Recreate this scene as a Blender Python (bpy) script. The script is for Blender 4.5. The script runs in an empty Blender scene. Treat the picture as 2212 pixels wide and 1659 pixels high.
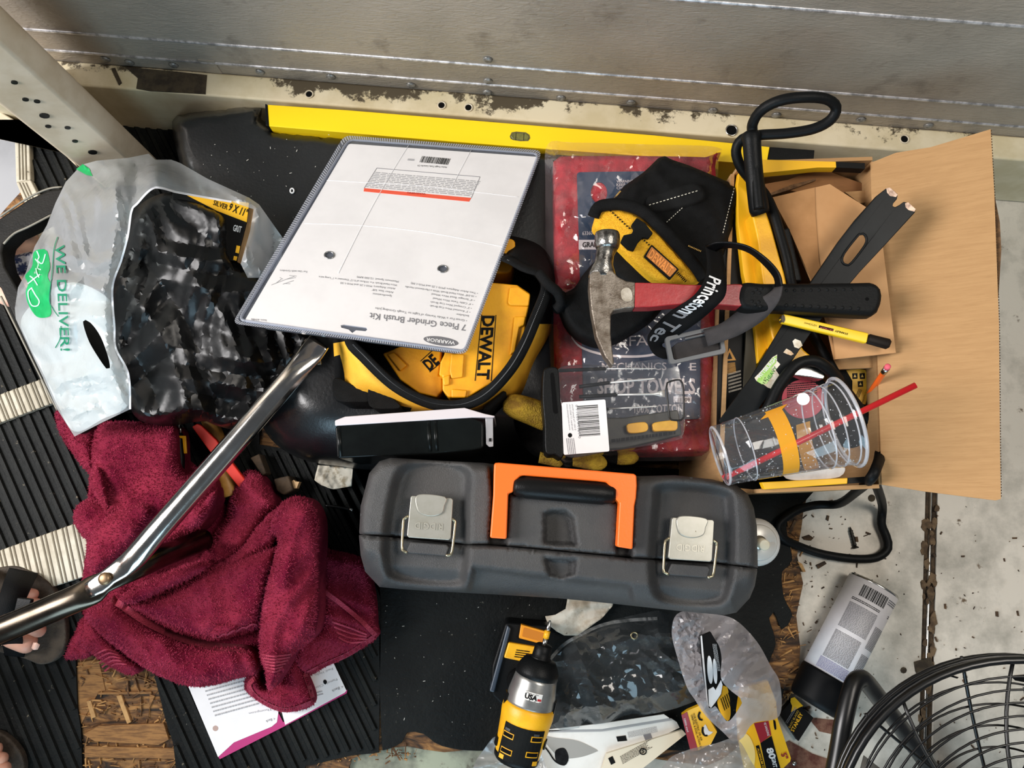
import bpy, bmesh, math, random
import numpy as np
from mathutils import Vector, Matrix
from mathutils.geometry import delaunay_2d_cdt, tessellate_polygon

random.seed(7)
rng = np.random.default_rng(7)
scene = bpy.context.scene
COL = scene.collection

# ------------------------------------------------------------------ camera, light, exposure
F, PITCH, CZ = 1700.0, math.radians(9.0), 1.30      # focal length in pixels of the 2212 x 1659 frame, tilt off the vertical, height
cam_d = bpy.data.cameras.new('camera'); cam_d.sensor_width = 36.0; cam_d.lens = 36.0 * F / 2212.0
cam_d.clip_start = 0.02
cam = bpy.data.objects.new('camera', cam_d); COL.objects.link(cam)
cam.location = (0, 0, CZ); cam.rotation_euler = (PITCH, 0, 0)
scene.camera = cam

world = bpy.data.worlds.new('world'); scene.world = world; world.use_nodes = True
wb = world.node_tree.nodes['Background']; wb.inputs[0].default_value = (0.80, 0.88, 1.0, 1); wb.inputs[1].default_value = 0.10

def area(name, loc, aim, sx, sy, power, col):
    d = bpy.data.lights.new(name, 'AREA'); d.shape = 'RECTANGLE'; d.size = sx; d.size_y = sy; d.energy = power; d.color = col
    o = bpy.data.objects.new(name, d); COL.objects.link(o); o.location = loc
    o.rotation_euler = (Vector(aim) - Vector(loc)).to_track_quat('-Z', 'Y').to_euler()
    return o
area('door_daylight', (-1.9, 0.05, 1.6), (0.1, 0.10, 0.1), 0.9, 1.3, 58, (1.0, 0.97, 0.96))      # the open side door
area('rear_daylight', (-0.3, -2.3, 1.25), (0, 0.2, 0.15), 1.7, 1.2, 30, (0.55, 0.82, 1.0))            # sky through the rear opening
area('roof_light', (1.05, 0.35, 2.3), (0.45, 0.1, 0), 0.9, 0.6, 19, (1.0, 0.93, 0.84))              # roof panel of the van

scene.cycles.transparent_max_bounces = 12; scene.cycles.max_bounces = 6; scene.cycles.diffuse_bounces = 3
scene.view_settings.view_transform = 'Standard'; scene.view_settings.look = 'None'
scene.view_settings.exposure = 0.38; scene.view_settings.gamma = 1.0; scene.view_settings.use_curve_mapping = False

# ------------------------------------------------------------------ geometry helpers
CAMP = Vector((0, 0, CZ)); _c, _s = math.cos(PITCH), math.sin(PITCH)
def ray(px, py):
    x, y = (px - 1106.0) / F, -(py - 829.5) / F
    return Vector((x, y * _c + _s, y * _s - _c))
def P(px, py, z):                                   # the point at height z that the photograph shows at this pixel
    d = ray(px, py); t = (z - CZ) / d.z
    return Vector((d.x * t, d.y * t, z))
def PN(q, z):
    x, y = (q[:, 0] - 1106.0) / F, -(q[:, 1] - 829.5) / F
    dy, dz = y * _c + _s, y * _s - _c
    t = (z - CZ) / dz
    return np.stack([x * t, dy * t, z + 0 * t], 1)
def plane3(p0, p1, p2):                             # frame: origin p0, x towards p1, y towards p2, z the normal
    x = (p1 - p0).normalized(); n = x.cross(p2 - p0).normalized(); y = n.cross(x)
    M = Matrix.Identity(4)
    for i in range(3): M[i][0], M[i][1], M[i][2], M[i][3] = x[i], y[i], n[i], p0[i]
    return M
def flat(px, py, z): return Matrix.Translation(P(px, py, z))

def catmull(pts, step, closed=False):
    pts = [np.array(p, float) for p in pts]; n = len(pts); out = []
    rngk = range(n if closed else n - 1)
    for i in rngk:
        if closed: p0, p1, p2, p3 = pts[i - 1], pts[i], pts[(i + 1) % n], pts[(i + 2) % n]
        else: p0, p1, p2, p3 = pts[max(i - 1, 0)], pts[i], pts[i + 1], pts[min(i + 2, n - 1)]
        m = max(1, int(np.linalg.norm(p2 - p1) / step))
        for k in range(m):
            t = k / m
            out.append(0.5 * (2 * p1 + (p2 - p0) * t + (2 * p0 - 5 * p1 + 4 * p2 - p3) * t * t + (3 * p1 - p0 - 3 * p2 + p3) * t ** 3))
    if not closed: out.append(pts[-1])
    return np.array(out)
def resample(pts, step, closed=True):
    out = []; n = len(pts)
    for i in range(n if closed else n - 1):
        a, b = np.array(pts[i], float), np.array(pts[(i + 1) % n], float)
        m = max(1, int(round(np.linalg.norm(b - a) / step)))
        for k in range(m): out.append(a + (b - a) * k / m)
    if not closed: out.append(np.array(pts[-1], float))
    return np.array(out)
def inside(q, poly):
    poly = np.asarray(poly, float); x, y = q[:, 0], q[:, 1]; r = np.zeros(len(q), bool)
    a = poly; b = np.roll(poly, -1, 0)
    for (x1, y1), (x2, y2) in zip(a, b):
        if y1 == y2: continue
        c = ((y1 > y) != (y2 > y)) & (x < (x2 - x1) * (y - y1) / (y2 - y1) + x1)
        r ^= c
    return r
def dist(q, poly, closed=True):
    poly = np.asarray(poly, float); a = poly; b = np.roll(poly, -1, 0)
    if not closed: a, b = a[:-1], b[:-1]
    best = np.full(len(q), 1e9)
    for p1, p2 in zip(a, b):
        e = p2 - p1; L = max(e @ e, 1e-9); t = np.clip(((q - p1) @ e) / L, 0, 1)
        best = np.minimum(best, np.hypot(*(q - p1 - t[:, None] * e).T))
    return best
def sd(q, poly): return np.where(inside(q, poly), 1, -1) * dist(q, poly)      # > 0 inside
def sstep(x, a, b):
    t = np.clip((x - a) / (b - a), 0, 1); return t * t * (3 - 2 * t)
def rbf(ctrl):                                      # smooth height from (px, py, z) control points
    if not isinstance(ctrl, (list, tuple)): return lambda q: np.full(len(q), float(ctrl))
    c = np.array(ctrl, float); X, Z = c[:, :2], c[:, 2]
    if len(c) == 1: return lambda q: np.full(len(q), Z[0])
    D = np.hypot(X[:, None, 0] - X[None, :, 0], X[:, None, 1] - X[None, :, 1])
    n = len(c); A = np.zeros((n + 1, n + 1)); A[:n, :n] = np.sqrt(D * D + 900); A[n, :n] = A[:n, n] = 1
    w = np.linalg.solve(A, np.append(Z, 0))
    def f(q):
        d = np.hypot(q[:, None, 0] - X[None, :, 0], q[:, None, 1] - X[None, :, 1])
        return np.sqrt(d * d + 900) @ w[:n] + w[n]
    return f
def crumple(q, size, amp, seed=0, n=3, power=1.0):  # overlapping sharp creases
    r = np.random.default_rng(seed); out = np.zeros(len(q))
    for k in range(n):
        s = size * (0.62 ** k); a = r.uniform(0, 6.28); u = q @ np.array([math.cos(a), math.sin(a)]); v = q @ np.array([-math.sin(a), math.cos(a)])
        w = u / s + .55 * np.sin(v / s * 1.1 + r.uniform(0, 6)) + .3 * np.sin(u / s * 2.3 + v / s * .9 + r.uniform(0, 6)) + r.uniform(0, 9)
        t = np.abs((w % 1.0) * 2 - 1) ** power
        m = .5 + .5 * np.sin(v / s * .63 + r.uniform(0, 6)) * np.sin(u / s * .41 + r.uniform(0, 6))
        out += (t - .5) * m * amp * (.6 ** k)
    return out

# ------------------------------------------------------------------ materials
def lin(c):
    c = np.array(c, float) / 255.0
    return tuple(np.where(c <= .04045, c / 12.92, ((c + .055) / 1.055) ** 2.4)) + (1,)
MATS = {}
def mk(name, rgb, rough=.5, metal=0, rgb2=None, vs=12, vlo=.42, vhi=.6, bump=0, bs=200, spec=.5, stretch=None, rgb3=None, vs3=60, lo3=.6, hi3=.66, emit=None, detail=5, sub=0, coat=0, rvar=0):
    m = bpy.data.materials.new(name); m.use_nodes = True; nt = m.node_tree; b = nt.nodes['Principled BSDF']
    if max(rgb) <= 40 and not metal: rgb = tuple(c * .6 for c in rgb); rgb2 = tuple(c * .6 for c in rgb2) if rgb2 and max(rgb2) < 60 else rgb2; spec = .16 if spec == .5 else spec
    b.inputs['Roughness'].default_value = rough; b.inputs['Metallic'].default_value = metal; b.inputs['Specular IOR Level'].default_value = spec
    b.inputs['Coat Weight'].default_value = coat; b.inputs['Coat Roughness'].default_value = .18
    tc = nt.nodes.new('ShaderNodeTexCoord'); co = tc.outputs['Object']
    if stretch:
        mp = nt.nodes.new('ShaderNodeMapping'); mp.inputs['Scale'].default_value = stretch; nt.links.new(co, mp.inputs['Vector']); co = mp.outputs['Vector']
    cur = None
    def noise(scale, det):
        n = nt.nodes.new('ShaderNodeTexNoise'); n.inputs['Scale'].default_value = scale; n.inputs['Detail'].default_value = det; n.inputs['Roughness'].default_value = .65
        nt.links.new(co, n.inputs['Vector']); return n
    def rampmix(fac, lo, hi, a, bcol):
        r = nt.nodes.new('ShaderNodeMapRange'); r.inputs['From Min'].default_value = lo; r.inputs['From Max'].default_value = hi; nt.links.new(fac, r.inputs['Value'])
        x = nt.nodes.new('ShaderNodeMix'); x.data_type = 'RGBA'; nt.links.new(r.outputs['Result'], x.inputs['Factor'])
        if isinstance(a, tuple): x.inputs['A'].default_value = a
        else: nt.links.new(a, x.inputs['A'])
        x.inputs['B'].default_value = bcol
        return x.outputs['Result'], r.outputs['Result']
    cur = lin(rgb)
    if rgb2:
        n = noise(vs, detail); cur, _ = rampmix(n.outputs['Fac'], vlo, vhi, cur, lin(rgb2))
    if rgb3:
        n = noise(vs3, detail); cur, _ = rampmix(n.outputs['Fac'], lo3, hi3, cur, lin(rgb3))
    if isinstance(cur, tuple): b.inputs['Base Color'].default_value = cur
    else: nt.links.new(cur, b.inputs['Base Color'])
    if rvar:
        n = noise(vs * 1.7, 4); r = nt.nodes.new('ShaderNodeMapRange'); r.inputs['To Min'].default_value = rough - rvar; r.inputs['To Max'].default_value = rough + rvar
        r.inputs['From Min'].default_value = .3; r.inputs['From Max'].default_value = .7
        nt.links.new(n.outputs['Fac'], r.inputs['Value']); nt.links.new(r.outputs['Result'], b.inputs['Roughness'])
    if bump:
        n = noise(bs, 3); bp = nt.nodes.new('ShaderNodeBump'); bp.inputs['Strength'].default_value = bump; bp.inputs['Distance'].default_value = .004
        nt.links.new(n.outputs['Fac'], bp.inputs['Height']); nt.links.new(bp.outputs['Normal'], b.inputs['Normal'])
    if emit: b.inputs['Emission Color'].default_value = lin(rgb); b.inputs['Emission Strength'].default_value = emit
    if sub: b.inputs['Subsurface Weight'].default_value = sub; b.inputs['Subsurface Radius'].default_value = (.01, .004, .002)
    MATS[name] = m; return m
def film(name, tint, haze, rough=.12, ior=1.5, bump=0, bs=60, trans=.0, gloss=1.0, hazecol=None):
    """thin clear plastic: mostly see-through, milky by haze, with a surface shine"""
    m = bpy.data.materials.new(name); m.use_nodes = True; nt = m.node_tree; N = nt.nodes; L = nt.links
    N.remove(N['Principled BSDF']); out = N['Material Output']
    t = N.new('ShaderNodeBsdfTransparent'); t.inputs['Color'].default_value = lin(tint)
    d = N.new('ShaderNodeBsdfDiffuse'); d.inputs['Color'].default_value = lin(hazecol or tint)
    tl = N.new('ShaderNodeBsdfTranslucent'); tl.inputs['Color'].default_value = lin(hazecol or tint)
    md = N.new('ShaderNodeMixShader'); md.inputs[0].default_value = trans; L.new(d.outputs[0], md.inputs[1]); L.new(tl.outputs[0], md.inputs[2])
    m1 = N.new('ShaderNodeMixShader'); m1.inputs[0].default_value = haze; L.new(t.outputs[0], m1.inputs[1]); L.new(md.outputs[0], m1.inputs[2])
    g = N.new('ShaderNodeBsdfGlossy'); g.inputs['Roughness'].default_value = rough; g.inputs['Color'].default_value = (gloss,) * 3 + (1,)
    fr = N.new('ShaderNodeFresnel'); ge = N.new('ShaderNodeNewGeometry'); mr = N.new('ShaderNodeMapRange'); mr.inputs['To Min'].default_value = ior; mr.inputs['To Max'].default_value = 1 / ior    # same shine on both faces of the sheet
    L.new(ge.outputs['Backfacing'], mr.inputs['Value']); L.new(mr.outputs[0], fr.inputs['IOR'])
    m2 = N.new('ShaderNodeMixShader'); L.new(fr.outputs[0], m2.inputs[0]); L.new(m1.outputs[0], m2.inputs[1]); L.new(g.outputs[0], m2.inputs[2])
    L.new(m2.outputs[0], out.inputs['Surface'])
    if bump:
        tc = N.new('ShaderNodeTexCoord'); n = N.new('ShaderNodeTexNoise'); n.inputs['Scale'].default_value = bs; n.inputs['Detail'].default_value = 4
        L.new(tc.outputs['Object'], n.inputs['Vector']); bp = N.new('ShaderNodeBump'); bp.inputs['Strength'].default_value = bump; bp.inputs['Distance'].default_value = .006
        L.new(n.outputs['Fac'], bp.inputs['Height'])
        for s in (g, d, fr, tl): L.new(bp.outputs[0], s.inputs['Normal'])
    MATS[name] = m; return m

# ------------------------------------------------------------------ meshes
def link_mesh(name, V, Fc, mat, parent=None, smooth=False, bevel=0, seg=2, thick=0, kind=None, subsurf=0, angle=None):
    me = bpy.data.meshes.new(name); me.from_pydata([tuple(v) for v in V], [], [tuple(int(i) for i in f) for f in Fc]); me.update()
    for m in (mat if isinstance(mat, (list, tuple)) else [mat]): me.materials.append(m)
    bm = bmesh.new(); bm.from_mesh(me); bmesh.ops.recalc_face_normals(bm, faces=bm.faces)
    if angle:
        for e in bm.edges:
            if len(e.link_faces) == 2 and e.calc_face_angle(0) > math.radians(angle): e.smooth = False
    bm.to_mesh(me); bm.free()
    if smooth: me.polygons.foreach_set('use_smooth', [True] * len(me.polygons))
    o = bpy.data.objects.new(name, me); COL.objects.link(o)
    if parent is not None: o.parent = parent
    if thick > 0:
        s = o.modifiers.new('solidify', 'SOLIDIFY'); s.thickness = thick; s.offset = -1
    if bevel:
        b = o.modifiers.new('bevel', 'BEVEL'); b.width = bevel; b.segments = seg; b.limit_method = 'ANGLE'; b.angle_limit = math.radians(35); b.harden_normals = False
        if smooth is False: me.polygons.foreach_set('use_smooth', [True] * len(me.polygons)); e = o.modifiers.new('sharp', 'WEIGHTED_NORMAL')
    if subsurf:
        b = o.modifiers.new('sub', 'SUBSURF'); b.levels = b.render_levels = subsurf
    if kind: o['kind'] = kind
    return o
def prism_geo(loops, z0, z1):
    """loops: outer + holes, each list of (x, y); returns verts, faces of the extruded solid"""
    V = []; Fc = []; idx = []
    flatv = [Vector((p[0], p[1], 0)) for lp in loops for p in lp]
    tris = tessellate_polygon([[Vector((p[0], p[1], 0)) for p in lp] for lp in loops])
    n = len(flatv)
    V = [(p.x, p.y, z1) for p in flatv] + [(p.x, p.y, z0) for p in flatv]
    if len(loops) == 1:
        Fc = [list(range(n)), list(range(2 * n - 1, n - 1, -1))]
    else:
        for t in tris: Fc.append(list(t)); Fc.append([t[2] + n, t[1] + n, t[0] + n])
    k = 0
    for lp in loops:
        m = len(lp)
        for i in range(m):
            a, b = k + i, k + (i + 1) % m
            Fc.append([a, b, b + n, a + n])
        k += m
    return V, Fc
def sweep(pts, radii, seg=12, closed=False, flatten=None, cap=True):
    pts = [Vector(p) for p in pts]; n = len(pts); V = []; Fc = []; up = None; dprev = None
    for i, p in enumerate(pts):
        a = pts[i - 1] if (i > 0 or closed) else p; b = pts[(i + 1) % n] if (i < n - 1 or closed) else p
        d = (b - a)
        if d.length < 1e-7: d = dprev.copy() if dprev is not None else Vector((0, 0, 1))
        d.normalize(); dprev = d.copy()
        if up is None: up = Vector((0, 0, 1)) if abs(d.z) < .9 else Vector((1, 0, 0))
        sx = d.cross(up)
        if sx.length < 1e-4: sx = d.cross(Vector((0, 1, 0)))
        sx.normalize(); up = sx.cross(d).normalized()
        r = radii[i] if isinstance(radii, (list, np.ndarray)) else radii
        rx, ry = r if isinstance(r, (tuple, list)) else (r, r)
        for k in range(seg):
            t = 2 * math.pi * (k + .5) / seg
            V.append(p + sx * math.cos(t) * rx + up * math.sin(t) * ry)
    m = n if closed else n - 1
    for i in range(m):
        for k in range(seg):
            a = i * seg + k; b = i * seg + (k + 1) % seg; c = ((i + 1) % n) * seg + (k + 1) % seg; d = ((i + 1) % n) * seg + k
            Fc.append([a, b, c, d])
    if cap and not closed:
        Fc.append(list(range(seg))[::-1]); Fc.append(list(range((n - 1) * seg, n * seg)))
    return V, Fc
def surf_geo(outline, zfun, cell, holes=(), skirt=None, jitter=.25, seed=1):
    """triangulated height surface over a pixel outline; skirt = lower z closes the sides"""
    ol = resample(outline, cell); r = np.random.default_rng(seed)
    lo, hi = ol.min(0), ol.max(0)
    gx, gy = np.meshgrid(np.arange(lo[0], hi[0], cell), np.arange(lo[1], hi[1], cell * .87))
    gx = gx + (np.arange(gx.shape[0]) % 2)[:, None] * cell * .5
    g = np.stack([gx.ravel(), gy.ravel()], 1) + r.uniform(-jitter, jitter, (gx.size, 2)) * cell
    g = g[inside(g, ol)]; g = g[dist(g, ol) > cell * .45]
    hl = [resample(h, cell) for h in holes]
    for h in hl: g = g[~inside(g, h)]; g = g[dist(g, h) > cell * .45]
    pts = [ol] + hl + [g]; q = np.concatenate(pts)
    edges = []; k = 0
    for lp in [ol] + hl:
        m = len(lp); edges += [(k + i, k + (i + 1) % m) for i in range(m)]; k += m
    res = delaunay_2d_cdt([Vector(p) for p in q], edges, [], 0, 1e-4)
    q = np.array([tuple(v) for v in res[0]]); tri = [tuple(f) for f in res[2]]
    cen = np.array([q[list(t)].mean(0) for t in tri]); keep = inside(cen, ol)
    for h in hl: keep &= ~inside(cen, h)
    tri = [t for t, kk in zip(tri, keep) if kk]
    z = zfun(q); V = PN(q, z); Fc = [list(t) for t in tri]
    if skirt is not None:
        n = len(V); cnt = {}
        for t in tri:
            for a, b in ((t[0], t[1]), (t[1], t[2]), (t[2], t[0])): cnt[(a, b)] = 1
        bd = [(a, b) for (a, b) in cnt if (b, a) not in cnt]
        used = sorted({a for e in bd for a in e}); mp = {a: n + i for i, a in enumerate(used)}
        low = V[used].copy(); low[:, 2] = np.minimum(low[:, 2], skirt)
        V = np.concatenate([V, low])
        for a, b in bd: Fc.append([b, a, mp[a], mp[b]])
        # bottom fan
        nxt = {a: b for a, b in bd}
    return V, Fc

TEXTS = []
class Thing:
    """an Empty at the thing's base (own frame M); its parts are traced in pixels on planes of that frame"""
    def __init__(s, name, label, cat, M, group=None, kind=None):
        s.o = bpy.data.objects.new(name, None); COL.objects.link(s.o); s.o.empty_display_size = .05
        s.o.matrix_world = M; s.M = M; s.I = M.inverted(); s.R = s.I.to_3x3()
        if label: s.o['label'] = label; s.o['category'] = cat
        if group: s.o['group'] = group
        if kind: s.o['kind'] = kind
    def pl(s, px, py, h=0):
        o = s.I @ CAMP; d = s.R @ ray(px, py); t = (h - o.z) / d.z
        return o + d * t
    def W(s, px, py, z): return s.I @ P(px, py, z)
    def mesh(s, name, V, Fc, mat, parent=None, **k): return link_mesh(name, V, Fc, mat, parent or s.o, **k)
    def slab(s, name, px, h0, h1, mat, bevel=0, holes=(), smooth=0, parent=None, seg=2, **k):
        lp = [catmull(px, smooth, True) if smooth else px] + [catmull(h, smooth, True) if smooth and len(h) > 5 else h for h in holes]
        lp = [[s.pl(q[0], q[1], h1) for q in l] for l in lp]
        V, Fc = prism_geo(lp, h0, h1)
        return s.mesh(name, V, Fc, mat, parent, bevel=bevel, seg=seg, **k)
    def box(s, name, x0, x1, y0, y1, z0, z1, mat, bevel=0, parent=None):
        V, Fc = prism_geo([[(x0, y0), (x1, y0), (x1, y1), (x0, y1)]], z0, z1)
        return s.mesh(name, V, Fc, mat, parent, bevel=bevel)
    def tube(s, name, px, r, mat, seg=12, step=8, closed=False, parent=None, straight=False, world=True, **k):
        """px: (px, py, z[, r])"""
        a = np.array([(tuple(p) + (r,))[:4] if len(p) < 4 else p for p in px], float)
        a = a if straight else catmull(a, step, closed)
        pts = [s.W(q[0], q[1], q[2]) if world else s.pl(q[0], q[1], q[2]) for q in a]
        V, Fc = sweep(pts, [q[3] for q in a], seg, closed)
        return s.mesh(name, V, Fc, mat, parent, smooth=True, **k)
    def rings(s, name, pts, radii, mat, seg=24, parent=None, smooth=True, bevel=0):
        V, Fc = sweep(pts, radii, seg); return s.mesh(name, V, Fc, mat, parent, smooth=smooth, bevel=bevel)
    def surf(s, name, outline, zfun, cell, mat, skirt=None, holes=(), thick=0, smooth=True, parent=None, jitter=.25, seed=1, **k):
        V, Fc = surf_geo(outline, zfun, cell, holes, skirt, jitter, seed)
        V = [s.I @ Vector(v) for v in V]
        return s.mesh(name, V, Fc, mat, parent, smooth=smooth, thick=thick, **k)
    def text(s, body, bl, br, tl, h, mat, name='lettering', parent=None, bold=0.0, zf=None, fmap=None, shear=0, space=1.0, split=0):
        c = bpy.data.curves.new(name, 'FONT'); c.body = body; c.size = 1.0; c.resolution_u = 2; c.offset = bold; c.shear = shear; c.space_character = space
        o = bpy.data.objects.new(name, c); COL.objects.link(o)
        bl, br, tl = (np.array(p, float) for p in (bl, br, tl))
        if fmap is None:
            if zf is None: fmap = lambda u, v: s.pl(*(bl + u * (br - bl) + v * (tl - bl)), h)
            else:
                def fmap(u, v):
                    if hasattr(u, '__len__'):
                        q = bl[None] + u[:, None] * (br - bl)[None] + v[:, None] * (tl - bl)[None]; w = PN(q, zf(q) + h); return [s.I @ Vector(k) for k in w]
                    q = bl + u * (br - bl) + v * (tl - bl); return s.W(q[0], q[1], float(zf(q[None])[0]) + h)
        TEXTS.append((o, fmap, name, mat, parent or s.o, split))
    def quads(s, name, Q, fmap, mat, parent=None, **k):
        """flat print: list of (u0, v0, u1, v1) rectangles mapped onto a surface"""
        V = []; Fc = []
        for (u0, v0, u1, v1) in Q:
            n = len(V); V += [fmap(u0, v0), fmap(u1, v0), fmap(u1, v1), fmap(u0, v1)]; Fc.append([n, n + 1, n + 2, n + 3])
        return s.mesh(name, V, Fc, mat, parent, **k)
    def pmap(s, bl, br, tl, h):
        bl, br, tl = (np.array(p, float) for p in (bl, br, tl))
        return lambda u, v: s.pl(*(bl + u * (br - bl) + v * (tl - bl)), h)
    def barcode(s, bl, br, tl, h, mat, fmap=None, n=34, seed=3, parent=None):
        r = random.Random(seed); Q = []; u = 0
        while u < .99:
            w = r.choice([.012, .012, .02, .03]); Q.append((u, 0, min(u + w, 1), 1)); u += w + r.choice([.012, .016, .024])
        return s.quads('barcode', Q, fmap or s.pmap(bl, br, tl, h), mat, parent)
    def lines(s, n, bl, br, tl, h, mat, fmap=None, seed=1, fill=.5, short=.0, parent=None, name='fine_print'):
        r = random.Random(seed); Q = []
        for i in range(n):
            v = (i + .2) / n; end = 1 - (r.random() * short); u = 0
            while u < end:
                w = r.uniform(.02, .07); Q.append((u, v, min(u + w, end), v + fill / n)); u += w + .012
        return s.quads(name, Q, fmap or s.pmap(bl, br, tl, h), mat, parent)
def flush_text():
    bpy.context.view_layer.update(); dg = bpy.context.evaluated_depsgraph_get()
    for o, fmap, name, mat, parent, split in TEXTS:
        me = bpy.data.meshes.new_from_object(o.evaluated_get(dg))
        co = np.array([tuple(v.co) for v in me.vertices]) if len(me.vertices) else None
        bpy.data.objects.remove(o)
        if co is None: continue
        x0, x1 = co[:, 0].min(), co[:, 0].max()
        try: new = fmap((co[:, 0] - x0) / (x1 - x0), co[:, 1] / .70); new = new if isinstance(new, list) else None
        except Exception: new = None
        for i, (v, (x, y, z)) in enumerate(zip(me.vertices, co)): v.co = new[i] if new else fmap((x - x0) / (x1 - x0), y / .70)
        me.materials.clear(); me.materials.append(mat); me.name = name
        n = bpy.data.objects.new(name, me); COL.objects.link(n); n.parent = parent
def cone_map(A, ra, B, rb, up=Vector((0, 0, 1))):
    """surface of a cone/cylinder from A to B: (t along, angle from the top, offset)"""
    A, B = Vector(A), Vector(B); d = (B - A).normalized(); sx = d.cross(up).normalized(); uu = sx.cross(d).normalized()
    def f(t, ang, off=0):
        r = ra + (rb - ra) * t + off
        return A + (B - A) * t + (sx * math.sin(ang) + uu * math.cos(ang)) * r
    return f
def patch_geo(f, t0, t1, a0, a1, o0, o1, nt=2, na=10):
    V = []; Fc = []
    for o in (o1, o0):
        for i in range(nt + 1):
            for j in range(na + 1): V.append(f(t0 + (t1 - t0) * i / nt, a0 + (a1 - a0) * j / na, o))
    m = (nt + 1) * (na + 1)
    def I(i, j, k=0): return k * m + i * (na + 1) + j
    for i in range(nt):
        for j in range(na):
            Fc.append([I(i, j), I(i, j + 1), I(i + 1, j + 1), I(i + 1, j)]); Fc.append([I(i, j, 1), I(i + 1, j, 1), I(i + 1, j + 1, 1), I(i, j + 1, 1)])
    for i in range(nt):
        Fc.append([I(i, 0), I(i + 1, 0), I(i + 1, 0, 1), I(i, 0, 1)]); Fc.append([I(i, na), I(i, na, 1), I(i + 1, na, 1), I(i + 1, na)])
    for j in range(na):
        Fc.append([I(0, j), I(0, j, 1), I(0, j + 1, 1), I(0, j + 1)]); Fc.append([I(nt, j), I(nt, j + 1), I(nt, j + 1, 1), I(nt, j, 1)])
    return V, Fc
def puffz(outline, ctrl, rim, depth, extra=None):
    base = rbf(ctrl); ol = np.asarray(outline, float)
    def f(q):
        d = np.clip(dist(q, ol) / rim, 0, 1); z = base(q) - depth * (1 - np.sqrt(np.clip(1 - (1 - d) ** 2, 0, 1)))
        return z + (extra(q) * np.clip(d * 1.5, 0, 1) if extra is not None else 0)
    return f
def Z(off, sc):                                     # turn coordinates read in a magnified view into photo pixels
    return lambda *p: [(off[0] + x / sc, off[1] + y / sc) for x, y in p]
z1 = Z((0, 0), 2.949); z2 = Z((700, 0), 2.949); z3 = Z((1450, 0), 2.903); z4 = Z((0, 330), 2.676); z5 = Z((500, 280), 3.16)
z6 = Z((1150, 280), 3.19); z7 = Z((1550, 280), 2.764); b1 = Z((500, 580), 3.16); b2 = Z((1060, 740), 3.456); b3 = Z((1480, 700), 3.016)
b4 = Z((740, 960), 2.257); b5 = Z((80, 860), 2.513); b6 = Z((0, 1150), 2.633); b7 = Z((820, 1290), 3.16); b8 = Z((1400, 1180), 2.724)
c3 = Z((1380, 1300), 4.62); c1 = Z((0, 380), 2.9625); c2 = Z((370, 880), 4.916); c4 = Z((1660, 1400), 4.007)

# ------------------------------------------------------------------ materials
BLACK = mk('black_plastic', (26, 28, 29), .42, bump=.12, bs=500)
BLACKM = mk('black_matte', (20, 22, 22), .75, rgb2=(30, 33, 32), vs=20, bump=.2, bs=300)
RUBBER = mk('black_rubber_mat', (21, 24, 23), .62, rgb2=(33, 37, 36), vs=9, rgb3=(88, 86, 78), vs3=120, lo3=.68, hi3=.72, bump=.35, bs=160)
INK = mk('black_ink', (18, 18, 18), .6)
GREYINK = mk('grey_ink', (122, 122, 126), .6)
WHITEINK = mk('white_ink', (226, 226, 226), .6)
FINEINK = mk('fine_ink', (158, 158, 160), .6)
YEL = mk('tool_yellow_plastic', (240, 178, 24), .42, rgb2=(228, 164, 20), vs=30, bump=.06, bs=400)
YELP = mk('level_yellow_paint', (252, 212, 20), .38)
CREAM_N = None
WHITECARD = mk('white_card', (232, 230, 230), .45, rgb2=(224, 222, 222), vs=6)
CLEAR = film('clear_plastic', (250, 252, 255), .03, .06)
CLEARW = film('clamshell_welt', (225, 228, 236), .30, .08, hazecol=(205, 210, 222))
CLEARD = film('clear_clamshell', (222, 226, 234), .10, .10, hazecol=(205, 210, 222))
KRAFT = mk('kraft_cardboard', (180, 140, 94), .85, rgb2=(173, 133, 88), vs=14, stretch=(1, 14, 1), rgb3=(164, 124, 80), vs3=50, lo3=.5, hi3=.8, bump=.05, bs=60)
KRAFTD = mk('kraft_edge', (120, 88, 56), .9, rgb2=(86, 62, 40), vs=150)
STEEL = mk('bright_steel', (205, 205, 202), .22, 1, rgb2=(180, 178, 172), vs=30, rvar=.06)
CHROME = mk('polished_tube', (200, 196, 190), .16, 1, rgb2=(186, 180, 172), vs=14, rvar=.05)
DKSTEEL = mk('dark_steel', (60, 60, 60), .38, .9, rgb2=(40, 40, 40), vs=30)
ORANGE = mk('safety_orange', (250, 112, 30), .42, bump=.05, bs=300)
RED = mk('tool_red', (178, 38, 40), .4, rgb2=(160, 30, 34), vs=40)
WOODB = None

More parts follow.
